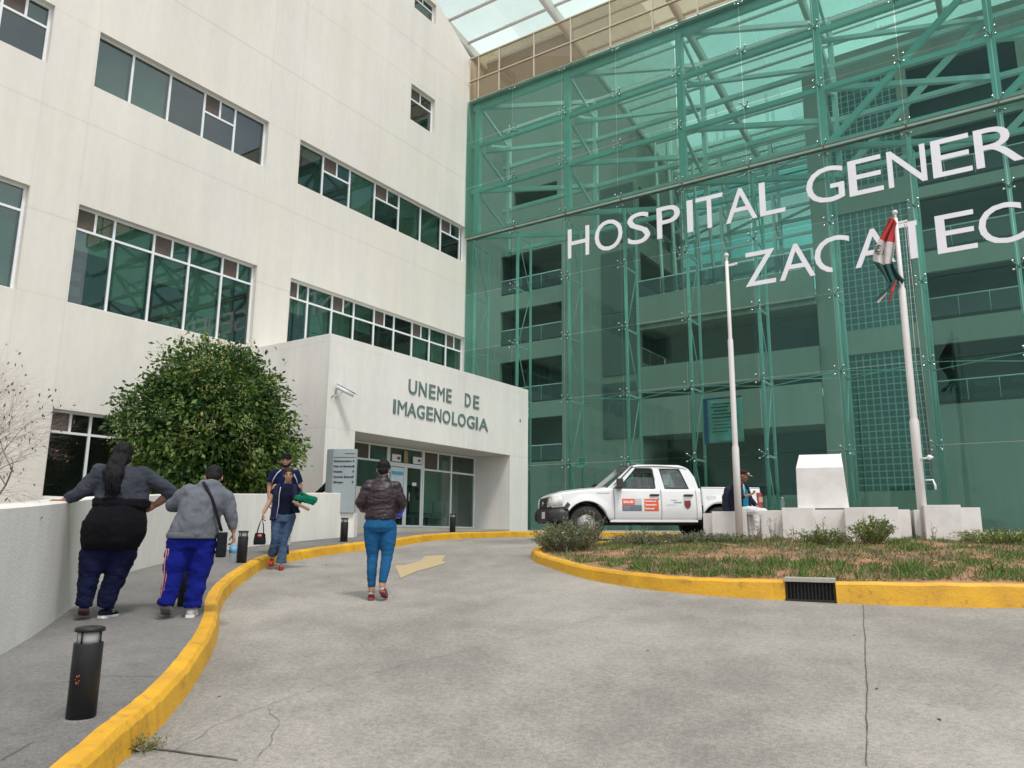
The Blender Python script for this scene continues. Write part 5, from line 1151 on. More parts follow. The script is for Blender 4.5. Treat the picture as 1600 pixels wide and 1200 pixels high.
# front face: grille, bumper, plate
b = MB(); b.box((fx_(.16), -.52, .73), (fx_(.075), .52, .965)); gr_ = b.build('grille', M_plas, tw, bevel=.012)
for z in (.785, .85, .915): MB().box((fx_(.075), -.49, z - .012), (fx_(.05), .49, z + .012)).build('grille_bar', mat('grille_grey', (.06, .06, .065), rough=.4, var=0) if z < .79 else bpy.data.materials['grille_grey'], gr_)
MB().lathe((fx_(.05), 0, .85), [(.055, 0), (.05, .014), (0, .016)], 16, 'x', 1.5, .8).build('badge', M_rim, gr_)
MB().box((fx_(.12), -.60, .42), (fx_(.0), .60, .715)).build('bumper', M_plas, tw, bevel=.025)
MB().box((fx_(.004), -.45, .50), (fx_(-.004), .45, .60)).build('air_intake', M_dark, tw)
MB().box((fx_(-.005), .16, .50), (fx_(-.017), .46, .65)).build('number_plate', M_letter, tw)
MB().box((fx_(5.06), -.80, .55), (fx_(5.03), .80, 1.19)).build('tailgate', M_car, tw)
MB().box((fx_(5.14), -.80, .50), (fx_(5.06), .80, .64)).build('rear_bumper', M_plas, tw, bevel=.02)
MB().box((fx_(5.03), -.78, .60), (fx_(3.62), .78, .66)).build('bed_floor', M_plas, tw)
for s in (1, -1): MB().tube([(fx_(3.63), s * .80, 1.203), (fx_(5.05), s * .80, 1.203)], .022, 6).build('bed_rail', M_car, tw)
MB().box((fx_(4.7), -.45, .36), (fx_(.5), .45, .50)).build('chassis', M_dark, tw, bevel=.02)
MB().box((fx_(3.45), .45, .38), (fx_(2.2), .68, .47)).build('running_gear', M_dark, tw)
MB().tube([(fx_(AF), -.65, RW), (fx_(AF), .65, RW)], .05, 8).build('axle', M_dark, tw); MB().tube([(fx_(AR_), -.65, RW), (fx_(AR_), .65, RW)], .06, 8).build('axle', M_dark, tw)
MB().box((fx_(3.5), -.76, .48), (fx_(1.5), .76, .55)).build('cabin_floor', M_dark, tw)
MB().box((fx_(1.62), -.74, .85), (fx_(1.45), .74, 1.17)).build('dashboard', M_seat, tw)
for x, y in ((2.35, .38), (2.35, -.38)):
    b = MB(); b.box((fx_(x + .12), y - .24, .6), (fx_(x), y + .24, 1.25)); b.box((fx_(x + .10), y - .12, 1.27), (fx_(x), y + .12, 1.46)); b.build('seat', M_seat, tw, bevel=.03)
MB().box((fx_(3.3), -.65, .6), (fx_(3.15), .65, 1.22)).build('seat', M_seat, tw, bevel=.03)
MB().box((fx_(2.96), .18, 1.28), (fx_(2.8), .5, 1.52)).build('hanging_paper', mat('paper', (.5, .6, .6), var=.05), tw)
b = MB(); n = 18; b.tube([(fx_(1.82) + .03 * math.sin(t_), .38 + .18 * math.cos(t_), 1.14 + .17 * math.sin(t_)) for t_ in [2 * math.pi * k / n for k in range(n + 1)]], .014, 5, cap=False); b.build('steering_wheel', M_plas, tw)
# decals on the near side (+y): place maps (distance from front, outwards, height)
PT = lambda a, o, z: Vector((fx_(a), yhalf(a, z) + .003 + o, z))
def panel(name, x0, x1, z0, z1, matl, off=.0, parent=tw):
    b = MB(); vs = []; n = 6
    for i in range(n + 1):
        for j in range(n + 1): vs.append(tuple(PT(x0 + (x1 - x0) * i / n, off, z0 + (z1 - z0) * j / n)))
    b.add(vs, [(i * 7 + j, (i + 1) * 7 + j, (i + 1) * 7 + j + 1, i * 7 + j + 1) for i in range(n) for j in range(n)]); return b.build(name, matl, parent)
near1 = [o for o in kids(tw) if o.name.startswith('front_door')][0]; near2 = [o for o in kids(tw) if o.name.startswith('rear_door')][0]
panel('sign_orange', 1.70, 2.00, .80, .94, M_org, 0, near1); panel('sign_grey', 2.0, 2.16, .80, .94, M_lgry, 0, near1); panel('sign_dark', 1.70, 2.16, .665, .80, M_dgry, 0, near1); panel('sign_orange', 2.22, 2.56, .665, .94, M_org, 0, near1)
def ttxt(txt, x, z, h, matl, parent, bold=.02):
    me, mn, mx_ = letter_mesh(txt, bold); s_ = h / .72
    for v in me.vertices: v.co = PT((v.co.x - mn[0]) * s_ + x, .003 + (v.co.z + .03) * .02, v.co.y * s_ + z)
    me.materials.clear(); me.materials.append(matl); return part('lettering', me, parent)
ttxt('SALUD', 1.73, .845, .055, M_letter, near1, .04); ttxt('SECRETARIA', 1.73, .745, .022, M_lgry, near1); ttxt('DE SALUD', 1.73, .70, .022, M_lgry, near1)
for k, w_ in enumerate(('Pensiones en', 'Vacunación', 'Universal')): ttxt(w_, 2.235, .875 - .085 * k, .037 if k == 0 else .042, M_letter, near1, .03)
ttxt('SECRETARÍA', 2.86, .905, .018, M_dgry, near2); ttxt('DE SALUD', 2.93, .85, .028, M_dgry, near2, .03); ttxt('GOBIERNO DEL ESTADO', 2.74, .80, .015, M_lgry, near2)
b = MB(); sh = [(-.09, .12), (.09, .12), (.095, .0), (.07, -.08), (0, -.14), (-.07, -.08), (-.095, 0)]
b.add([tuple(PT(3.25 + x, .002, .83 + z)) for x, z in sh], [tuple(range(7))]); b.build('shield', M_lgry, near2)
b = MB(); b.add([tuple(PT(3.25 + x * .82, .004, .815 + z * .74)) for x, z in sh], [tuple(range(7))]); b.build('shield_field', mat('shield_maroon', (.16, .015, .012), var=.4, vscale=14), near2)
b = MB(); b.box((fx_(3.95), yhalf(3.9, .95) - .01, .87), (fx_(3.74), yhalf(3.9, .95) + .004, 1.02)); b.build('fuel_flap', M_car, tw, bevel=.003)
b = MB(); b.box((fx_(1.42), yhalf(1.3, 1.06) - .01, 1.055), (fx_(1.12), yhalf(1.3, 1.06) + .006, 1.075)); b.build('fender_badge', M_lgry, tw)
ctr = Vector((-7.84, 17.24)); 
tz = hr(ctr.x, ctr.y); f_ = Vector((-.728, -.685)).normalized(); zf, zr_ = hr(*(ctr + f_ * 1.6)), hr(*(ctr - f_ * 1.6))
tw.location = (ctr.x, ctr.y, (zf + zr_) / 2); tw.rotation_euler = Matrix.Rotation(heading, 4, 'Z').to_3x3().to_4x4().to_euler(); tw.rotation_euler = (0, -math.atan2(zf - zr_, 3.2), heading)
# ---------------------------------------------------------------- people
def V3(*a): return Vector(a)
def ring(b, C, A, B, n=18):
    return [C + A * math.cos(2 * math.pi * k / n) + B * math.sin(2 * math.pi * k / n) for k in range(n)]
def loft(b, rings, caps=True):
    n = len(rings[0]); vs = [p for r_ in rings for p in r_]; fs = [(i * n + k, i * n + (k + 1) % n, (i + 1) * n + (k + 1) % n, (i + 1) * n + k) for i in range(len(rings) - 1) for k in range(n)]
    fs += [tuple(range(n))[::-1], tuple(range((len(rings) - 1) * n, len(rings) * n))]; b.add(vs, fs, True)
def cap(b, p, q, r0, r1, n=14, flat=1.0, side=None, cut=False):
    """tapered limb segment with rounded ends"""
    p, q = Vector(p), Vector(q); d = (q - p).normalized(); a = Vector(side) if side else (Vector((1, 0, 0)) if abs(d.x) < .8 else Vector((0, 1, 0))); a = (a - d * a.dot(d)).normalized(); c = d.cross(a); R_ = []
    for t_ in (.98, .75, .4): R_.append(ring(b, p - d * r0 * t_, a * r0 * math.sqrt(1 - t_ * t_), c * r0 * flat * math.sqrt(1 - t_ * t_), n))
    for t_ in (0, .33, .66, 1): r_ = r0 + (r1 - r0) * t_; R_.append(ring(b, p.lerp(q, t_), a * r_, c * r_ * flat, n))
    for t_ in ((.02,) if cut else (.4, .75, .98)): R_.append(ring(b, q + d * r1 * t_, a * r1 * math.sqrt(1 - t_ * t_), c * r1 * flat * math.sqrt(1 - t_ * t_), n))
    loft(b, R_)
def torso(b, secs, n=22):
    """secs: (x, y, z, half width, half depth)"""
    loft(b, [ring(b, V3(x, y, z), V3(w, 0, 0), V3(0, d, 0), n) for x, y, z, w, d in secs])
def merged(b, name, matl, parent, vox=.012, smooth=4, fold=0.0, ff=9.0, stretch=(1, 1, 1), seed=0):
    """fuse the overlapping shapes into one continuous surface, smooth it, press cloth folds into it"""
    me = b.mesh('tmp', matl); o = bpy.data.objects.new('tmp', me); COL.objects.link(o)
    r_ = o.modifiers.new('r', 'REMESH'); r_.mode = 'VOXEL'; r_.voxel_size = vox; s_ = o.modifiers.new('s', 'SMOOTH'); s_.factor = .5; s_.iterations = smooth
    dg = bpy.context.evaluated_depsgraph_get(); m2 = bpy.data.meshes.new_from_object(o.evaluated_get(dg)); bpy.data.objects.remove(o)
    n = len(m2.vertices); co = np.empty(n * 3); m2.vertices.foreach_get('co', co); co = co.reshape(-1, 3)
    if fold:
        no = np.empty(n * 3); m2.vertices.foreach_get('normal', no); no = no.reshape(-1, 3); st_ = np.array(stretch) * ff
        d = np.array([noise.noise(Vector(p * st_ + seed)) - .9 * abs(noise.noise(Vector(p * st_ * 1.7 + seed + 5))) - .45 * abs(noise.noise(Vector(p * st_ * 3.6 + seed + 9))) for p in co]); d -= d.mean(); co = co + no * (d * fold * .75)[:, None]; m2.vertices.foreach_set('co', co.ravel())
    m2.polygons.foreach_set('use_smooth', [True] * len(m2.polygons)); m2.materials.clear(); m2.materials.append(matl); m2.name = name; m2.update()
    return part(name, m2, parent)
def hand(b, wr, d, pn, th, curl=.5, L=.17):
    """palm and five fingers. wr wrist, d pointing direction, pn palm normal (fingers curl towards it), th thumb side"""
    wr, d = Vector(wr), Vector(d).normalized(); pn = Vector(pn); pn = (pn - d * pn.dot(d)).normalized(); sd_ = d.cross(pn)
    if sd_.dot(Vector(th)) < 0: sd_ = -sd_
    pl_ = L * .5; k0 = wr + d * pl_
    cap(b, wr, wr + d * pl_ * .55, .024, .030, 10, .55, sd_); cap(b, wr + d * .03, k0 - d * .01, .030, .036, 12, .42, sd_)
    for off, ln, r_ in ((.028, .88, .0088), (.0095, 1.0, .0090), (-.0095, .93, .0086), (-.027, .74, .0076)):
        p = k0 + sd_ * off - d * .012; dd = d.copy(); seg_ = L * .5 * ln
        for s_, f in ((.45, .35), (.32, 1.0), (.23, 1.0)):
            ang = curl * f; dd = (dd * math.cos(ang) + pn * math.sin(ang)).normalized(); q = p + dd * seg_ * s_; cap(b, p, q, r_, r_ * .9, 8); p = q
    p = wr + d * pl_ * .3 + sd_ * .024; dd = (d * .65 + sd_ * .75 + pn * .25).normalized()
    for s_, r_ in ((.20, .0125), (.17, .0105), (.14, .009)): q = p + dd * L * s_; cap(b, p, q, r_, r_ * .9, 8); p = q; dd = (dd + d * .35 + pn * curl * .5 - sd_ * .2).normalized()
def head(b, c, fwd=(0, 1, 0), s=1.0, up=(0, 0, 1)):
    c = Vector(c); f = Vector(fwd).normalized(); u_ = Vector(up); u_ = (u_ - f * u_.dot(f)).normalized(); r_ = f.cross(u_)
    P = lambda x, y, z: c + (r_ * x + f * y + u_ * z) * s
    def el(x, y, z, a, bb, cc_, n=16, k=10):
        R_ = [];
        for i in range(1, k): ph = math.pi * i / k; R_.append([P(x + a * math.sin(ph) * math.cos(t_), y + bb * math.sin(ph) * math.sin(t_), z - cc_ * math.cos(ph)) for t_ in [2 * math.pi * q / n for q in range(n)]])
        loft(b, R_)
    el(0, -.008, .025, .074, .092, .088); el(0, .022, -.035, .058, .062, .075); el(0, .052, -.088, .030, .028, .026); el(0, .086, -.022, .012, .018, .026, 8, 6); el(0, .093, -.034, .016, .013, .010, 8, 6); el(0, .072, .012, .052, .016, .012, 10, 6)
    el(.040, .055, -.03, .022, .022, .02, 8, 6); el(-.040, .055, -.03, .022, .022, .02, 8, 6); el(0, .077, -.062, .024, .012, .012, 8, 6)
    for s_ in (1, -1): el(s_ * .076, -.004, -.01, .010, .020, .032, 8, 6)
    return P
def face(P, parent, hair):
    for s_ in (1, -1):
        b = MB(); b.ball(P(s_ * .031, .074, -.003), .0115, 10, 7); e = b.build('eye', M_eye, parent); b = MB(); b.ball(P(s_ * .031, .083, -.003), .0058, 8, 6); b.build('pupil', M_pupil, e)
        MB().tube([P(s_ * .014, .090, .016), P(s_ * .031, .088, .023), P(s_ * .050, .074, .016)], .0045, 5).build('eyebrow', hair, parent)
        MB().tube([P(s_ * .017, .083, .004), P(s_ * .031, .086, .0085), P(s_ * .046, .076, .003)], .0026, 5).build('eyelid', hair, parent)
    MB().tube([P(-.024, .083, -.060), P(0, .093, -.064), P(.024, .083, -.060)], .0052, 6).build('mouth', M_lip, parent)
def hairblob(b, P, ell):
    for x, y, z, a, bb, cc_ in ell:
        R_ = []; n, k = 16, 9
        for i in range(1, k): ph = math.pi * i / k; R_.append([P(x + a * math.sin(ph) * math.cos(t_), y + bb * math.sin(ph) * math.sin(t_), z - cc_ * math.cos(ph)) for t_ in [2 * math.pi * q / n for q in range(n)]])
        loft(b, R_)
def limb(b, pts, rs, flat=1.0, side=None):
    for i in range(len(pts) - 1): cap(b, pts[i], pts[i + 1], rs[i], rs[i + 1], 14, flat, side, cut=(i == len(pts) - 2))
def shoe(name, parent, heel, toe, matl, solem, wid=.042, h=.075, up=(0, 0, 1)):
    heel, toe = Vector(heel), Vector(toe); d = (toe - heel).normalized(); u_ = Vector(up); u_ = (u_ - d * u_.dot(d)).normalized(); r_ = d.cross(u_); L = (toe - heel).length
    b = MB()
    cap(b, heel + d * .03 + u_ * h * .55, heel + d * L * .45 + u_ * h * .55, wid * .85, wid * .85, 12, .95, r_); cap(b, heel + d * .035 + u_ * .038, toe - d * .045 + u_ * .032, wid * .84, wid * .92, 12, .62, r_)
    o = merged(b, name, matl, parent, .008, 3)
    b = MB(); Z = []
    for t_, w_ in ((0, .55), (.06, .86), (.3, .88), (.5, .86), (.72, 1.06), (.9, .86), (1, .4)): Z.append((heel + d * L * t_, wid * w_))
    vs = [c_ + r_ * w_ * s_ + u_ * z for z in (-.004, .022) for s_ in (1, -1) for c_, w_ in (Z if s_ == 1 else Z[::-1])]; n = len(Z) * 2
    b.add(vs, [tuple(range(n)), tuple(range(2 * n - 1, n - 1, -1))] + [(i, n + i, n + (i + 1) % n, (i + 1) % n) for i in range(n)]); b.build('sole', solem, o); return o
def skin_mat(name, c): 
    m = mat(name, c, rough=.55, var=.08, vscale=20, spec=.4); b = m.node_tree.nodes['Principled BSDF']; b.inputs['Subsurface Weight'].default_value = .08; b.inputs['Subsurface Radius'].default_value = (.02, .008, .005); return m
def cloth(name, c, c2=None, rough=.9, sc=9, weave=140, bump=.25): 
    m = mat(name, c, rough=rough, var=.18 if not c2 else 0, col2=c2, vscale=sc, bump=bump, bscale=weave, spec=.08); m.node_tree.nodes['Principled BSDF'].inputs['Sheen Weight'].default_value = .02; return m
M_eye = mat('eye_white', (.6, .58, .55), rough=.3, var=0); M_pupil = mat('eye_dark', (.02, .012, .01), rough=.2, var=0); M_lip = mat('lip', (.30, .10, .085), rough=.5, var=0)
SK1 = skin_mat('skin_tan', (.36, .20, .13)); SK2 = skin_mat('skin_brown', (.27, .14, .09))
HR = mat('hair_black', (.006, .0055, .006), rough=.6, spec=.2, var=.3, vscale=40, stretch=(1, 1, .1), bump=.6, bscale=90); HB = mat('hair_brown', (.022, .013, .010), rough=.6, spec=.25, var=.3, vscale=40, stretch=(1, 1, .1), bump=.5, bscale=90)
WHT = cloth('white_rubber', (.62, .62, .60), rough=.6); 
def place(x, y, off): return (x, y, hw(x, y) + off)
def away(x, y): return math.atan2(-x, y)

# 1 heavy-set woman leaning on the wall, back to the camera
x, y = -7.0, 3.88
A = thing('person', 'person in grey jumper and black wrap, long black hair, hand resting on the wall', 'person', place(x, y, .012), away(x, y))
kn, wrp, nv = cloth('knit_charcoal', (.050, .055, .070), (.030, .034, .043), sc=5), cloth('wrap_black', (.006, .006, .008)), cloth('trousers_navy', (.009, .012, .040), (.006, .008, .026), sc=4)
b = MB(); P = head(b, (.125, .03, 1.585), (.12, .99, -.05), 1.06)
limb(b, [(.115, .0, 1.50), (.10, -.01, 1.40)], [.058, .075]); torso(b, [(.0, 0, .70, .20, .15), (.0, 0, .95, .25, .19), (.06, 0, 1.15, .20, .15), (.09, 0, 1.35, .20, .12), (.09, 0, 1.42, .13, .09)])
limb(b, [(-.09, 0, 1.36), (-.32, .05, 1.18), (-.455, .09, 1.115)], [.07, .05, .032]); hand(b, (-.455, .09, 1.12), (-.9, .15, .02), (0, 0, -1), (0, 1, 0), .42, .175)
limb(b, [(.30, 0, 1.36), (.52, -.02, 1.22), (.37, .04, 1.10)], [.07, .052, .032]); hand(b, (.385, .04, 1.11), (-.75, -.05, -.45), (-.3, .8, 0), (0, 0, 1), .25, .17)
limb(b, [(-.10, 0, .75), (-.17, 0, .42), (-.19, -.02, .13)], [.11, .075, .05]); limb(b, [(.08, 0, .75), (.03, .02, .42), (-.02, 0, .10)], [.11, .075, .05])
merged(b, 'body', SK2, A, .009, 2)
b = MB(); torso(b, [(.05, 0, 1.05, .235, .175), (.06, -.01, 1.15, .245, .18), (.085, -.01, 1.26, .245, .17), (.095, -.02, 1.36, .24, .15), (.10, -.02, 1.42, .20, .12), (.11, -.01, 1.475, .085, .085)])
limb(b, [(-.09, -.01, 1.385), (-.20, .02, 1.285), (-.33, .05, 1.18), (-.425, .08, 1.125)], [.105, .088, .068, .052]); limb(b, [(.28, -.01, 1.385), (.40, -.01, 1.31), (.525, -.02, 1.225), (.475, .0, 1.17)], [.105, .09, .074, .062])
merged(b, 'jumper', kn, A, .012, 4, .020, 7, (1, 1, 1.6), 3)
b = MB(); torso(b, [(-.03, 0, .655, .265, .20), (-.015, 0, .72, .295, .235), (-.005, 0, .82, .318, .26), (.0, 0, .92, .312, .265), (.02, 0, 1.02, .275, .235), (.05, 0, 1.09, .248, .20), (.055, 0, 1.14, .252, .195)])
merged(b, 'wrap', wrp, A, .014, 4, .014, 6, (1, 1, 1.4), 4)
b = MB(); torso(b, [(.05, 0, 1.06, .262, .21), (.055, 0, 1.10, .268, .215), (.06, 0, 1.15, .258, .20)]); merged(b, 'waist_knot', wrp, A, .012, 3, .012, 12, (1, 1, 3), 6)
b = MB(); limb(b, [(-.125, 0, .74), (-.16, 0, .56), (-.18, -.01, .40), (-.195, -.02, .20), (-.20, -.02, .12)], [.135, .128, .098, .080, .074]); limb(b, [(.10, 0, .74), (.075, .01, .56), (.05, .02, .40), (.0, .0, .20), (-.015, 0, .10)], [.145, .135, .105, .088, .078]); torso(b, [(-.02, 0, .66, .20, .14), (-.02, 0, .8, .23, .17)])
merged(b, 'trousers', nv, A, .012, 3, .022, 8, (1, 1, 1.7), 8)
b = MB(); hairblob(b, P, [(0, -.022, .038, .084, .094, .086), (0, -.05, -.02, .070, .06, .09), (-.03, -.09, -.06, .05, .05, .06)])
limb(b, [(.085, -.06, 1.56), (.055, -.12, 1.49), (.02, -.165, 1.40), (.005, -.18, 1.30), (.0, -.185, 1.20)], [.07, .078, .088, .074, .04], .62); limb(b, [(.05, -.13, 1.50), (-.055, -.16, 1.40), (-.075, -.17, 1.30)], [.05, .04, .02])
merged(b, 'hair', HR, A, .010, 1, .022, 22, (1, 1, .22), 5)
b = MB()
for k in range(40): rr_ = random.Random(k); x0 = rr_.uniform(-.05, .07); b.tube([(x0 + .03, -.16, 1.48), (x0 - .01, -.225 - rr_.random() * .02, 1.36), (x0 - .03 + rr_.uniform(-.03, .03), -.22, 1.24), (x0 - .035 + rr_.uniform(-.05, .05), -.20, 1.17 + rr_.uniform(-.05, .05))], [.008, .007, .005, .001], 4)
tag(b.build('hair_strands', HR, A, fix=False), kind='stuff')
dk = cloth('shoe_navy', (.012, .016, .035))
s1 = shoe('shoe', A, (-.20, -.06, .085), (-.19, .15, .02), dk, mat('sole_worn', (.16, .07, .07), var=.3), .048, .09, (0, -.5, 1)); s2 = shoe('shoe', A, (-.05, -.03, .004), (.10, .16, .004), dk, WHT, .048, .085)
b = MB(); b.tube([(-.005, -.005, .05), (.045, .045, .040), (.075, .07, .062)], [.004, .010, .003], 5); b.build('stripe', mat('lime', (.45, .65, .05), var=0), s2); 

A.scale = (.915, .915, .915)
def each_mesh(o):
    for c_ in kids(o): yield c_; yield from each_mesh(c_)
for o in each_mesh(A):
    for v in o.data.vertices: v.co.x = v.co.x - .115 * max(0, min(1.05, (v.co.z - .95) / .64)) ** 1.3; v.co.x = v.co.x * (.93 if .6 < v.co.z < 1.2 and o.name.startswith('wrap') else 1)
# 2 stooped walker in grey hoodie with shoulder bag
x, y = -6.42, 4.28
B_ = thing('person', 'stooping person in grey hooded top and bright blue tracksuit trousers with shoulder bag', 'person', place(x, y, .012), away(x, y))
hd, bl = cloth('hoodie_grey', (.14, .15, .17), (.10, .107, .125), sc=4), cloth('track_blue', (.008, .014, .19), (.005, .009, .12), sc=4)
b = MB(); P = head(b, (.145, .15, 1.255), (.05, .86, -.5), 1.0)
limb(b, [(.135, .09, 1.20), (.115, .04, 1.13)], [.055, .065]); torso(b, [(0, 0, .72, .12, .09), (.03, 0, .85, .16, .13), (.09, .03, 1.05, .17, .12), (.11, .04, 1.14, .12, .08)])
limb(b, [(-.06, .05, 1.12), (-.17, .12, .98), (-.10, .32, 1.03)], [.05, .045, .03]); hand(b, (-.10, .32, 1.03), (.2, .8, .2), (0, .2, -1), (1, 0, 0), .6, .16)
limb(b, [(.27, .03, 1.08), (.315, .02, .93), (.355, .05, .755)], [.05, .04, .027]); hand(b, (.355, .05, .76), (.10, .05, -1), (-1, 0, 0), (0, 1, 0), .9, .165)
limb(b, [(-.10, 0, .65), (-.12, 0, .36), (-.16, -.04, .10)], [.09, .06, .04]); limb(b, [(.10, 0, .65), (.08, 0, .36), (.05, 0, .08)], [.09, .06, .04])
merged(b, 'body', SK1, B_, .009, 2)
b = MB(); torso(b, [(.005, 0, .695, .215, .155), (.01, 0, .73, .218, .16), (.025, -.01, .82, .20, .155), (.045, -.01, .92, .192, .15), (.08, 0, 1.02, .20, .15), (.105, .01, 1.10, .185, .13), (.125, .04, 1.17, .11, .09)])
limb(b, [(-.055, .03, 1.10), (-.125, .08, 1.04), (-.185, .12, .985), (-.15, .25, 1.01)], [.085, .078, .068, .05]); limb(b, [(.255, .02, 1.06), (.30, .02, .96), (.325, .03, .88), (.35, .045, .775)], [.082, .068, .055, .042])
limb(b, [(.05, .02, 1.17), (.12, -.02, 1.17), (.20, .02, 1.155)], [.05, .058, .045]); limb(b, [(.12, -.02, 1.16), (.13, -.06, 1.10)], [.06, .035])
merged(b, 'hooded_top', hd, B_, .012, 3, .018, 8, (1.6, 1, 1), 2)
b = MB(); torso(b, [(.003, 0, .688, .219, .16), (.003, 0, .715, .222, .163), (.005, 0, .742, .217, .158)]); merged(b, 'hem_band', hd, B_, .010, 2)
b = MB(); limb(b, [(-.10, 0, .66), (-.115, 0, .50), (-.125, 0, .36), (-.145, -.02, .20), (-.165, -.03, .11)], [.112, .105, .085, .078, .074]); limb(b, [(.10, 0, .66), (.095, .01, .50), (.08, .01, .36), (.06, 0, .20), (.05, 0, .085)], [.112, .107, .088, .082, .078]); torso(b, [(0, 0, .60, .17, .12), (0, 0, .74, .195, .14)])
tr = merged(b, 'trousers', bl, B_, .012, 3, .018, 8, (1, 1, 1.8), 5)
sp = mat('stripe_salmon', (.42, .16, .13), rough=.8, var=.1)
for dx, w_ in ((0, 0), (.018, 1)): 
    MB().tube([(-.198 - 0 + dx, -.062, .60), (-.205 + dx, -.066, .48), (-.200 + dx, -.066, .36), (-.208 + dx, -.068, .22), (-.222 + dx, -.074, .12)], .0055, 5).build('stripe', sp, tr)
b = MB(); hairblob(b, P, [(0, -.012, .030, .082, .100, .084), (0, -.055, -.015, .068, .05, .07)]); merged(b, 'hair', HR, B_, .009, 2, .008, 30, (1, 1, 1), 3)
bgm = cloth('bag_black', (.012, .013, .016), rough=.6)
b = MB(); b.tube([(.09, .08, 1.19), (.06, -.04, 1.19), (.085, -.10, 1.15), (.14, -.135, 1.05), (.19, -.14, .92), (.23, -.12, .80), (.245, -.09, .76)], .014, 6)
bag = thing('shoulder_bag', 'small black bag hanging at the hip of the person in blue trousers', 'bag', B_.location, B_.rotation_euler.z)
b.build('strap', bgm, bag); b = MB(); b.box((.215, -.11, .52), (.30, .10, .745)); merged(b, 'pouch', bgm, bag, .012, 4, .006, 14)
shoe('shoe', B_, (-.175, -.05, .09), (-.155, .13, .012), cloth('shoe_white', (.55, .54, .52)), mat('sole_tan', (.22, .19, .16), var=.1), .043, .08, (0, -.6, 1)); shoe('shoe', B_, (.035, -.045, .003), (.075, .17, .003), bpy.data.materials['shoe_white'], WHT, .044, .075)
bt = thing('water_bottle', 'clear plastic water bottle with blue label held by the person in blue trousers', 'bottle', B_.location, B_.rotation_euler.z)
G_pet = glassmat('clear_plastic', (.86, .92, .95), ior=1.4, dirt=.12, dirtcol=(.6, .7, .75))
c0 = (.365, .06, .475); MB().lathe(c0, [(.028, 0), (.034, .01), (.034, .06), (.031, .075), (.034, .09), (.034, .15), (.018, .19), (.014, .20)], 16).build('bottle', G_pet, bt); MB().lathe((c0[0], c0[1], c0[2] + .085), [(.0347, 0), (.0347, .055)], 16).build('label', mat('label_blue', (.10, .34, .58), var=.2, vscale=18), bt); MB().lathe((c0[0], c0[1], c0[2] + .2), [(.015, 0), (.015, .018)], 12).build('cap', mat('cap_blue', (.03, .12, .4), var=0), bt)

# 3 woman in maroon jacket and tight jeans, back to the camera, mid step
x, y = -6.31, 6.60
C_ = thing('person', 'person in dark maroon leather jacket and skinny blue jeans walking away up the driveway', 'person', place(x, y, -.135), away(x, y))
jk, je = mat('jacket_maroon', (.020, .007, .011), rough=.42, var=.3, vscale=7, spec=.5, bump=.3, bscale=40), cloth('jeans_blue', (.018, .105, .235), (.010, .068, .165), sc=5)
b = MB(); P = head(b, (.01, .03, 1.455), (.05, .95, -.28), .96)
limb(b, [(.01, .0, 1.38), (.01, -.01, 1.28)], [.052, .06]); torso(b, [(0, 0, .75, .15, .11), (0, 0, .95, .13, .10), (0, 0, 1.15, .15, .10), (0, 0, 1.27, .14, .085)])
limb(b, [(-.15, 0, 1.26), (-.22, .02, 1.05), (-.10, .22, 1.02)], [.045, .038, .027]); hand(b, (-.10, .22, 1.02), (.6, .5, .1), (0, .3, 1), (0, 1, 0), .5, .16)
limb(b, [(.15, 0, 1.26), (.22, .02, 1.05), (.14, .24, 1.0)], [.045, .038, .027]); hand(b, (.14, .24, 1.0), (.1, .8, 0), (-1, 0, .2), (0, 0, 1), .9, .16)
limb(b, [(-.085, 0, .80), (-.075, .02, .44), (-.07, -.01, .10), (-.07, 0, .07)], [.085, .055, .036, .034]); limb(b, [(.085, 0, .80), (.085, -.02, .46), (.045, -.12, .15), (.045, -.12, .13)], [.085, .055, .036, .034])
merged(b, 'body', SK1, C_, .009, 2)
b = MB(); torso(b, [(-.002, 0, .885, .176, .135), (0, 0, .93, .180, .138), (0, -.005, 1.03, .172, .13), (0, -.01, 1.15, .185, .135), (0, -.01, 1.24, .178, .12), (.0, -.01, 1.31, .13, .09), (.005, 0, 1.365, .066, .066)])
limb(b, [(-.14, -.005, 1.26), (-.195, .0, 1.16), (-.235, .01, 1.07), (-.19, .12, 1.02), (-.13, .19, 1.02)], [.078, .070, .064, .055, .045]); limb(b, [(.14, -.005, 1.26), (.195, .0, 1.16), (.235, .01, 1.07), (.20, .12, 1.01), (.155, .2, 1.0)], [.078, .070, .064, .055, .045])
merged(b, 'jacket', jk, C_, .011, 3, .020, 9, (.8, .8, 2.2), 12)
b = MB(); torso(b, [(.005, .005, 1.335, .072, .072), (.005, .005, 1.375, .066, .066), (.005, .008, 1.40, .062, .062)]); merged(b, 'collar', jk, C_, .008, 2)
b = MB(); limb(b, [(-.088, 0, .80), (-.085, .01, .66), (-.074, .02, .46), (-.074, -.005, .32), (-.072, -.01, .14)], [.103, .094, .064, .057, .045]); limb(b, [(.088, 0, .80), (.092, -.01, .66), (.088, -.02, .47), (.070, -.07, .34), (.047, -.115, .19)], [.103, .094, .065, .058, .046]); torso(b, [(0, 0, .74, .168, .12), (0, -.012, .80, .180, .138), (0, -.005, .87, .170, .125), (0, 0, .925, .152, .11)])
merged(b, 'jeans', je, C_, .010, 3, .007, 14, (1, 1, 1.8), 6)
b = MB(); hairblob(b, P, [(0, -.014, .040, .082, .098, .085), (0, -.05, -.01, .066, .05, .07), (0, -.03, .115, .035, .035, .03)]); merged(b, 'hair', HR, C_, .009, 2, .014, 35, (1, 1, 1), 1)
rs = cloth('shoe_red', (.12, .018, .022), rough=.6)
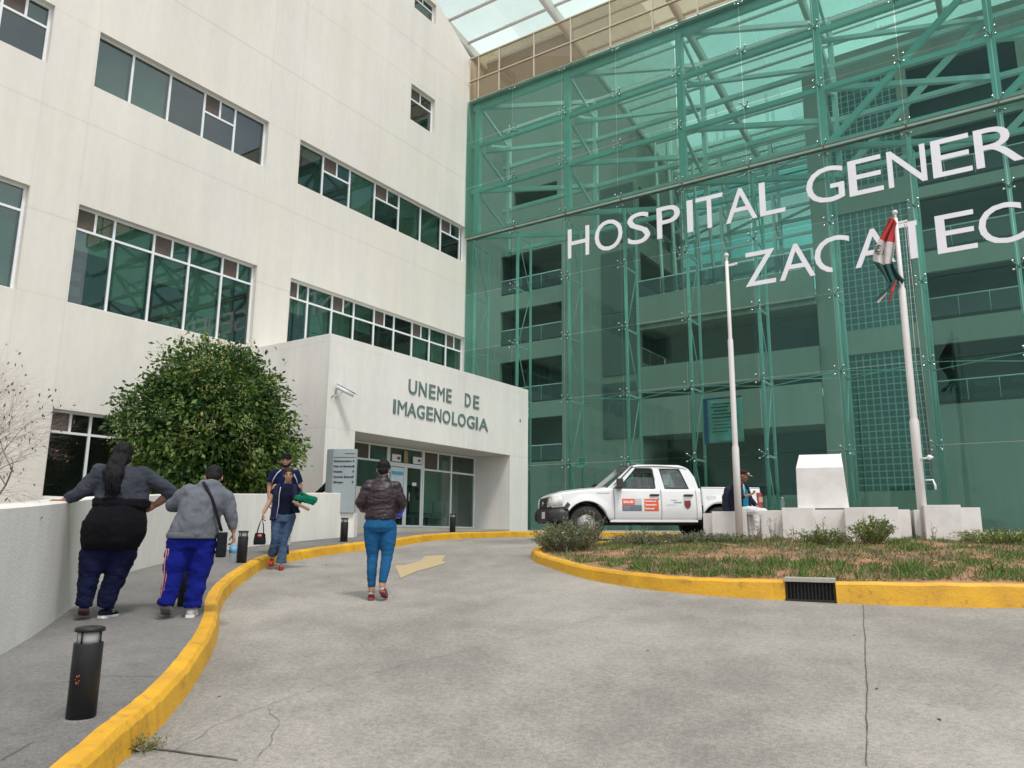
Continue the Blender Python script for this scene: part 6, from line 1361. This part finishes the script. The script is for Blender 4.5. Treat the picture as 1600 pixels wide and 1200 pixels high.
shoe('shoe', C_, (-.072, -.045, .003), (-.068, .165, .003), rs, mat('sole_maroon', (.22, .05, .05), var=0), .040, .06); shoe('shoe', C_, (.045, -.15, .095), (.085, .02, .012), rs, bpy.data.materials['sole_maroon'], .040, .06, (0, -.5, 1))
for p_, q_ in (((-.072, -.01, .075), (-.072, -.01, .105)), ((.046, -.125, .135), (.046, -.12, .158))): b = MB(); cap(b, p_, q_, .030, .031, cut=True); merged(b, 'sock', WHT, C_, .008, 2)
fo_ = thing('folder', 'shiny blue folder held by the person in the maroon jacket', 'folder', C_.location, C_.rotation_euler.z); b = MB(); M4 = Matrix.Translation((.215, .27, .985)) @ Matrix.Rotation(R(25), 4, 'Y'); b.box((-.045, -.13, -.07), (.045, .13, .07), M4); b.build('cover', mat('folder_blue', (.01, .05, .55), rough=.15, var=.2, vscale=9), fo_, bevel=.02)

# 4 woman coming down the driveway with handbag and green bundle, facing the camera
x, y = -9.62, 7.95
D_ = thing('person', 'person in navy vest and flared jeans carrying a handbag and green bundle, facing the camera', 'person', place(x, y, -.135), away(x, y) + math.pi)
nvv, shn, jd = cloth('vest_navy', (.016, .020, .055), (.011, .014, .038)), cloth('shirt_navy', (.006, .008, .020)), cloth('jeans_worn', (.075, .125, .20), (.032, .058, .115), sc=4)
b = MB(); P = head(b, (-.03, .03, 1.415), (.02, .99, -.08), .95)
limb(b, [(-.03, .0, 1.33), (-.02, -.01, 1.25)], [.048, .058]); torso(b, [(0, 0, .75, .14, .11), (0, 0, .95, .12, .10), (-.01, 0, 1.12, .14, .10), (-.02, 0, 1.245, .12, .08)])
limb(b, [(.15, 0, 1.225), (.215, .02, 1.02), (.30, .08, .83)], [.046, .038, .026]); hand(b, (.30, .08, .83), (.10, .05, -1), (-1, 0, 0), (0, 1, 0), 1.0, .16)
limb(b, [(-.17, 0, 1.225), (-.235, .02, 1.05), (-.215, .20, .98)], [.046, .038, .027]); hand(b, (-.215, .20, .98), (.5, .6, -.3), (.2, 1, .3), (0, 0, 1), .8, .16)
limb(b, [(.09, 0, .78), (.10, .03, .44), (.135, -.10, .20)], [.08, .055, .036]); limb(b, [(-.085, 0, .78), (-.02, .02, .43), (.0, .03, .08)], [.08, .055, .036])
merged(b, 'body', SK1, D_, .008, 2)
b = MB(); torso(b, [(0, 0, .80, .155, .125), (0, 0, .88, .150, .12), (0, .005, .98, .135, .115), (-.01, .01, 1.10, .155, .13), (-.02, 0, 1.20, .165, .11), (-.025, 0, 1.265, .09, .07)]); limb(b, [(.12, 0, 1.215), (.185, .01, 1.11)], [.062, .058]); limb(b, [(-.15, 0, 1.215), (-.21, .01, 1.12)], [.062, .058])
merged(b, 'shirt', shn, D_, .011, 3, .008, 10)
b = MB()
for s_, xs_ in ((1, (.115, .135, .14, .13)), (-1, (-.155, -.13, -.13, -.14))):
    torso(b, [(xs_[0] + .03 * s_, 0, .72 if s_ > 0 else .84, .065, .13), (xs_[0] + .02 * s_, 0, .85, .06, .13), (xs_[1], 0, .98, .05, .125), (xs_[2], 0, 1.12, .052, .13), (xs_[3] - .01 * s_, 0, 1.24, .05, .09), (xs_[3] - .055 * s_, 0, 1.275, .03, .07)])
torso(b, [(0, -.075, .76, .15, .05), (0, -.07, 1.0, .14, .05), (-.01, -.07, 1.2, .15, .05), (-.02, -.04, 1.29, .07, .045)])
merged(b, 'vest', nvv, D_, .011, 2, .012, 9, (1, 1, 1.4), 4)
b = MB(); torso(b, [(-.025, .01, 1.245, .085, .07), (-.028, .015, 1.285, .075, .062)]); merged(b, 'collar', nvv, D_, .009, 2)
MB().tube([(.075, .14, 1.22), (.09, .145, 1.1), (.088, .14, .95), (.11, .145, .75)], .006, 5).build('zip', M_lgry, D_)
b = MB(); limb(b, [(.088, 0, .78), (.098, .015, .60), (.102, .03, .44), (.120, -.04, .30), (.135, -.10, .22)], [.096, .080, .062, .068, .080]); limb(b, [(-.085, 0, .78), (-.055, .01, .60), (-.022, .02, .43), (-.01, .025, .25), (.0, .02, .09)], [.096, .080, .062, .064, .082]); torso(b, [(0, 0, .70, .155, .115), (0, 0, .80, .160, .125), (0, 0, .85, .15, .115)])
merged(b, 'jeans', jd, D_, .010, 3, .012, 11, (1, 1, 1.7), 6)
b = MB(); hairblob(b, P, [(0, -.012, .046, .082, .094, .078), (0, -.055, -.03, .068, .05, .07), (.05, -.01, .02, .034, .06, .05), (-.05, -.01, .02, .034, .06, .05)]); merged(b, 'hair', HB, D_, .008, 2, .005, 30)
face(P, D_, HB)
rd = mat('shoe_bright_red', (.34, .02, .022), rough=.3, var=.1)
shoe('shoe', D_, (.135, -.17, .12), (.145, .0, .035), rd, rd, .038, .05, (0, -.4, 1)); shoe('shoe', D_, (.0, -.03, .003), (-.01, .18, .003), rd, rd, .038, .05)
hb = thing('handbag', 'black handbag with red print hanging from the hand of the person in the vest', 'handbag', D_.location, D_.rotation_euler.z)
b = MB(); torso(b, [(.325, .09, .36, .085, .05), (.325, .09, .40, .092, .055), (.325, .09, .50, .078, .045), (.325, .09, .53, .07, .035)]); merged(b, 'pouch', bgm, hb, .010, 3, .008, 14)
for dy in (-.03, .03): MB().tube([(.275, .09 + dy, .52), (.29, .09 + dy, .66), (.315, .085, .745), (.345, .09 + dy, .66), (.375, .09 + dy, .52)], .008, 5).build('handle', bgm, hb)
MB().ball((.33, .135, .49), .028, 10, 6, (1.2, .5, .8)).build('charm', mat('charm_red', (.5, .10, .08), var=.3, vscale=30), hb)
gb2_ = thing('green_bundle', 'folded green jacket on a brown folder under the arm of the person in the vest', 'bundle', D_.location, D_.rotation_euler.z)
b = MB(); M5 = Matrix.Translation((-.245, .22, .98)) @ Matrix.Rotation(R(-26), 4, 'Y'); b.box((-.15, -.12, -.055), (.13, .12, -.02), M5); b.build('folder', mat('folder_brown', (.26, .17, .11), var=.15), gb2_, bevel=.005)
b = MB(); M5 = Matrix.Translation((-.27, .22, 1.04)) @ Matrix.Rotation(R(-14), 4, 'Y')
b.box((-.17, -.12, -.045), (.13, .12, .03), M5); b.box((-.19, -.10, -.01), (.02, .11, .07), M5); cap(b, M5 @ Vector((-.16, -.08, .03)), M5 @ Vector((.06, .09, .07)), .04, .03)
merged(b, 'jacket', cloth('jacket_green', (.005, .14, .085), (.003, .085, .05)), gb2_, .010, 3, .02, 13)

# 5 man walking behind her
x, y = -10.22, 8.42
E_ = thing('person', 'bearded person in blue raglan polo and white trousers walking behind the person in the vest', 'person', place(x, y, .012), away(x, y) + math.pi)
pb1, wt_ = cloth('polo_blue', (.008, .011, .045)), cloth('trousers_white', (.60, .60, .60))
b = MB(); P = head(b, (.0, .03, 1.50), (.12, .99, -.1), 1.0)
limb(b, [(0, 0, 1.41), (0, -.01, 1.32)], [.055, .065]); torso(b, [(0, 0, .8, .15, .11), (0, 0, 1.0, .15, .11), (0, 0, 1.2, .17, .11), (0, 0, 1.31, .14, .08)])
limb(b, [(.185, 0, 1.30), (.235, .0, 1.07), (.225, .10, .86)], [.05, .042, .028]); hand(b, (.225, .10, .86), (.0, .15, -1), (-1, 0, 0), (0, 1, 0), .5, .17); limb(b, [(-.185, 0, 1.30), (-.245, .0, 1.07), (-.25, -.02, .86)], [.05, .042, .028]); hand(b, (-.25, -.02, .86), (.0, .1, -1), (1, 0, 0), (0, 1, 0), .5, .17)
limb(b, [(.09, 0, .82), (.10, .08, .46), (.10, .05, .08)], [.08, .06, .04]); limb(b, [(-.09, 0, .82), (-.09, -.02, .46), (-.09, -.16, .12)], [.08, .06, .04])
merged(b, 'body', SK2, E_, .009, 2)
b = MB(); torso(b, [(0, 0, .84, .175, .13), (0, 0, 1.0, .17, .13), (0, 0, 1.18, .19, .135), (0, 0, 1.29, .19, .11), (0, 0, 1.36, .09, .07)]); limb(b, [(.165, 0, 1.29), (.225, 0, 1.14)], [.075, .066]); limb(b, [(-.165, 0, 1.29), (-.23, 0, 1.14)], [.075, .066]); merged(b, 'polo', pb1, E_, .012, 3, .012, 9)
for s_ in (1, -1): MB().tube([(s_ * .07, .10, 1.345), (s_ * .13, .13, 1.28), (s_ * .175, .115, 1.20), (s_ * .20, .09, 1.13)], .009, 5).build('piping', M_lgry, E_)
b = MB(); limb(b, [(.09, 0, .82), (.10, .05, .62), (.10, .08, .46), (.10, .06, .26), (.10, .05, .12)], [.10, .088, .072, .066, .064]); limb(b, [(-.09, 0, .82), (-.09, -.01, .62), (-.09, -.03, .46), (-.09, -.10, .28), (-.09, -.15, .16)], [.10, .088, .072, .066, .064]); torso(b, [(0, 0, .78, .165, .12), (0, 0, .9, .165, .12)]); merged(b, 'trousers', wt_, E_, .011, 3, .012, 9, (1, 1, 1.6), 5)
b = MB(); hairblob(b, P, [(0, -.008, .052, .083, .098, .080), (0, -.05, -.01, .07, .05, .07), (0, .05, .10, .06, .04, .022)]); merged(b, 'hair', HR, E_, .009, 1, .012, 30)
b = MB(); hairblob(b, P, [(0, .045, -.085, .050, .046, .032), (.045, .03, -.055, .022, .04, .04), (-.045, .03, -.055, .022, .04, .04)]); merged(b, 'beard', HR, E_, .007, 1); face(P, E_, HR)
shoe('shoe', E_, (.10, -.01, .003), (.10, .22, .003), dk, M_plas, .045, .08); shoe('shoe', E_, (-.09, -.2, .06), (-.09, .02, .003), dk, M_plas, .045, .08)

# 6 seated man with cap between the plinths
x, y = x_at(1159, .3, 15.05), 15.05
Fm = thing('person', 'seated person in cap, open navy jacket and white trousers behind the bare flagpole', 'person', (x, y, -.13), away(x, y) + math.pi + R(58))
b = MB(); P = head(b, (.02, .10, 1.30), (-.25, .93, -.25), 1.0)
limb(b, [(.01, .04, 1.22), (0, .0, 1.13)], [.052, .065]); torso(b, [(0, 0, .62, .16, .12), (0, 0, .8, .14, .11), (0, .0, 1.0, .16, .11), (0, 0, 1.12, .14, .08)])
limb(b, [(.175, 0, 1.08), (.23, .08, .86), (.10, .26, .92)], [.048, .04, .028]); hand(b, (.10, .26, .92), (-.7, .3, .3), (0, .2, 1), (0, 1, 0), .7, .17); limb(b, [(-.175, 0, 1.08), (-.25, .04, .84), (-.24, .24, .68)], [.048, .04, .028]); hand(b, (-.24, .24, .68), (-.05, .8, -.35), (0, -.3, -1), (1, 0, 0), .5, .17)
limb(b, [(.10, .0, .60), (.11, .40, .60), (.11, .36, .12)], [.085, .062, .04]); limb(b, [(-.10, .0, .60), (-.13, .41, .60), (-.14, .50, .12)], [.085, .062, .04])
merged(b, 'body', SK2, Fm, .009, 2)
jn, tq = cloth('jacket_navy', (.020, .022, .045)), cloth('shirt_teal', (.012, .20, .30))
b = MB(); torso(b, [(0, 0, .60, .165, .125), (0, .01, .8, .155, .125), (0, .01, 1.0, .155, .125), (0, 0, 1.14, .08, .07)]); merged(b, 'shirt', tq, Fm, .011, 3, .010, 10)
b = MB()
for s_ in (1, -1): torso(b, [(s_ * .145, 0, .55, .06, .14), (s_ * .145, 0, .8, .055, .135), (s_ * .14, 0, 1.0, .06, .13), (s_ * .11, 0, 1.12, .055, .095), (s_ * .06, -.01, 1.17, .03, .07)])
torso(b, [(0, -.10, .56, .16, .045), (0, -.09, .9, .17, .05), (0, -.07, 1.1, .15, .05)]); limb(b, [(.165, 0, 1.08), (.205, .04, .97), (.235, .08, .87), (.16, .19, .90)], [.078, .068, .06, .045]); limb(b, [(-.165, 0, 1.08), (-.215, .02, .96), (-.25, .05, .85), (-.243, .18, .73)], [.078, .068, .06, .046])
merged(b, 'jacket', jn, Fm, .011, 2, .016, 9, (1, 1, 1.5), 7)
MB().tube([(.075, .125, 1.13), (.10, .145, 1.0), (.105, .14, .9)], .008, 5).build('piping', WHT, Fm)
b = MB(); limb(b, [(.10, .0, .61), (.11, .22, .62), (.11, .40, .60), (.11, .38, .36), (.11, .36, .16)], [.10, .088, .074, .066, .062]); limb(b, [(-.10, .0, .61), (-.12, .22, .62), (-.13, .41, .60), (-.14, .46, .36), (-.14, .49, .17)], [.10, .088, .074, .066, .062]); torso(b, [(0, 0, .52, .16, .13), (0, 0, .66, .165, .13)]); merged(b, 'trousers', wt_, Fm, .011, 3, .014, 9, (1, 1, 1.5), 9)
b = MB(); hairblob(b, P, [(0, -.02, .03, .080, .092, .07)]); merged(b, 'hair', HR, Fm, .009, 2)
b = MB(); hairblob(b, P, [(0, -.008, .058, .086, .102, .062)]); cp = merged(b, 'cap', cloth('cap_maroon', (.05, .02, .022)), Fm, .009, 2)
b = MB(); b.add([P(*q) for q in [(-.07, .07, .045), (-.06, .13, .035), (-.03, .165, .028), (.03, .165, .028), (.06, .13, .035), (.07, .07, .045)]], [tuple(range(6))]); o = b.build('visor', cloth('cap_cream', (.42, .36, .26)), cp); q = o.modifiers.new('t', 'SOLIDIFY'); q.thickness = .008
b = MB(); b.tube([P(-.05, .082, .06), P(0, .096, .064), P(.05, .082, .06)], .012, 6); b.build('band', WHT, cp)
face(P, Fm, HR); shoe('shoe', Fm, (.11, .30, .005), (.10, .54, .005), mat('shoe_black', (.02, .02, .02), var=.2), M_plas, .045, .08); shoe('shoe', Fm, (-.14, .43, .01), (-.17, .67, .01), bpy.data.materials['shoe_black'], M_plas, .045, .08)
bp_ = thing('backpack', 'dark backpack worn by the seated person in the cap', 'backpack', Fm.location, Fm.rotation_euler.z)
b = MB(); torso(b, [(.06, -.20, .58, .15, .10), (.06, -.22, .66, .17, .12), (.05, -.22, .9, .165, .12), (.04, -.20, 1.06, .14, .09), (.04, -.19, 1.12, .08, .05)]); merged(b, 'pack', cloth('pack_grey', (.028, .03, .05)), bp_, .012, 3, .016, 10)
for s_ in (1, -1): MB().tube([(s_ * .09, -.12, 1.13), (s_ * .10, -.01, 1.18), (s_ * .115, .10, 1.10), (s_ * .125, .12, .95), (s_ * .15, .02, .75)], .017, 6).build('strap', bpy.data.materials['pack_grey'], bp_)
st_ = thing('stone_seat', 'low white block under the seated person between the plinths', 'block', (0, 0, 0))
b = MB(); rbox(b, x + .08, y + .22, .5, .4, -.3, .40, R(8)); b.build('block', M_wp, st_, bevel=.006)

# 7 person behind the sign, hand along the wall top
y = 12.15; x = x_at(520, .4, y)
Gp = thing('person', 'person in dark jacket half hidden behind the directory sign, arm along the wall', 'person', (x, y, hw(x, y) - .1), away(x, y) + math.pi)
b = MB(); head(b, (0, 0, 1.44), (0, 1, 0), .95); limb(b, [(0, 0, 1.36), (0, 0, 1.28)], [.05, .06]); torso(b, [(0, 0, .0, .13, .1), (0, 0, .8, .15, .11), (0, 0, 1.1, .15, .1), (0, 0, 1.26, .14, .08)])
limb(b, [(.16, .0, 1.24), (.31, .04, 1.06), (.45, .10, 1.00)], [.05, .042, .028]); hand(b, (.45, .10, 1.0), (.9, .15, -.05), (0, 0, -1), (0, -1, 0), .25, .17); limb(b, [(-.16, .0, 1.24), (-.2, .04, 1.0), (-.18, .1, .8)], [.05, .042, .028]); merged(b, 'body', SK2, Gp, .009, 2)
b = MB(); torso(b, [(0, 0, .95, .17, .13), (0, 0, 1.1, .17, .13), (0, 0, 1.24, .18, .11), (0, 0, 1.31, .1, .07)]); limb(b, [(.15, 0, 1.23), (.24, .02, 1.13), (.31, .04, 1.07), (.39, .08, 1.03)], [.075, .065, .056, .042]); limb(b, [(-.15, 0, 1.23), (-.2, .04, 1.0)], [.07, .06]); merged(b, 'jacket', cloth('jacket_black', (.012, .011, .016)), Gp, .011, 3, .012, 9)
b = MB(); torso(b, [(.0, 0, .72, .165, .13), (0, 0, .97, .16, .125)]); merged(b, 'shirt', wt_, Gp, .012, 3); b = MB(); P = lambda a, c_, d: Vector((a, c_, d + 1.44)); hairblob(b, P, [(0, -.02, .03, .085, .1, .09)]); merged(b, 'hair', HR, Gp, .01, 2)

# waiting room seen through the entrance glass
M_chair = mat('waiting_chair', (.36, .38, .37), rough=.6, var=.1)
row = thing('waiting_bench', 'row of grey waiting chairs inside the entrance glass', 'bench', (-15.9, 17.5, .17))
MB().box((-.03, 0, .34), (.03, 2.3, .38)).build('beam', M_alu, row)
for yy in (.3, 1.9): MB().box((-.2, yy - .02, 0), (.2, yy + .02, .34)).build('leg', M_alu, row)
for k in range(4):
    M6 = Matrix.Translation((0, .06 + k * .57, 0)); b = MB(); b.box((-.22, 0, .39), (.2, .5, .43), M6); s_ = b.build('seat', M_chair, row, bevel=.01); b = MB(); b.box((.19, .02, .46), (.23, .48, .84), M6); b.build('backrest', M_chair, s_, bevel=.01)
for (yy, lab, cm, rz) in ((17.75, 'seated person in pale shirt with back to the entrance window', cloth('shirt_pale', (.42, .46, .46)), R(90)), (18.65, 'dark haired person sitting further inside the waiting room', cloth('shirt_dark', (.06, .07, .08)), R(-90))):
    t = thing('person', lab, 'person', (-15.8 if rz > 0 else -16.35, yy, .17), rz)
    b = MB(); P = head(b, (0, .02, 1.18), (0, 1, -.1), .95); limb(b, [(0, 0, 1.1), (0, 0, 1.0)], [.05, .06]); torso(b, [(0, 0, .45, .16, .12), (0, 0, .8, .15, .11), (0, 0, 1.0, .15, .08)])
    for s_ in (1, -1): limb(b, [(s_ * .17, 0, .96), (s_ * .21, .08, .74), (s_ * .12, .28, .66)], [.048, .04, .028]); hand(b, (s_ * .12, .28, .66), (-s_ * .3, .9, -.1), (0, 0, -1), (-s_, 0, 0), .4, .16); limb(b, [(s_ * .09, 0, .48), (s_ * .1, .38, .48), (s_ * .1, .38, .06)], [.08, .06, .05])
    merged(b, 'body', SK2, t, .011, 2)
    b = MB(); torso(b, [(0, 0, .46, .18, .14), (0, 0, .8, .18, .14), (0, 0, .98, .18, .10), (0, 0, 1.05, .08, .06)])
    for s_ in (1, -1): limb(b, [(s_ * .155, 0, .96), (s_ * .2, .05, .80)], [.07, .06])
    merged(b, 'shirt', cm, t, .014, 3, .01, 9); b = MB()
    for s_ in (1, -1): limb(b, [(s_ * .09, 0, .49), (s_ * .1, .38, .49), (s_ * .1, .38, .12)], [.095, .072, .055])
    merged(b, 'trousers', cloth('trousers_dark', (.02, .02, .03)) if rz > 0 else bpy.data.materials['trousers_dark'], t, .014, 3); b = MB(); hairblob(b, P, [(0, -.015, .035, .085, .1, .09)]); merged(b, 'hair', HR, t, .011, 2)
# bottle left on the plinth, small litter
pw = at_depth(1221, 15.0, .545); t = thing('water_bottle', 'small clear bottle standing on the plinth left of the lectern block', 'bottle', (pw.x, 15.1, .535))
MB().lathe((0, 0, 0), [(.03, 0), (.034, .01), (.034, .14), (.018, .18), (.014, .19)], 14).build('bottle', G_pet, t); MB().lathe((0, 0, .19), [(.015, 0), (.015, .02)], 10).build('cap', WHT, t)
for k, (px, py, lab, mm_, wd) in enumerate(((1335, 994, 'small red petal like scrap left of the slab joint', mat('scrap_red', (.3, .04, .06), var=0), .03), (1370, 1077, 'small dark twig right of the slab joint', M_joint, .035), (510, 883, 'small dark spot of litter near the kerb', M_joint, .05), (748, 885, 'tiny white scrap on the driveway by the arrow', M_letter, .02), (1468, 1126, 'dark leaf fragment low on the right of the driveway', M_joint, .04), (1012, 1018, 'small dark chip in the middle of the driveway', M_joint, .03), (342, 1090, 'rusty bottle cap at the foot of the kerb', mat('rust', (.16, .07, .03), var=.2), .03))):
    q = gp(px, py); b = MB(); b.ball((0, 0, .004), wd * .5, 7, 4, (1, .45, .15)); o = b.build('litter', mm_); o.location = (q[0], q[1], hr(*q) + .002); o.rotation_euler = (0, 0, k * 1.3); tag(o, lab, 'litter')
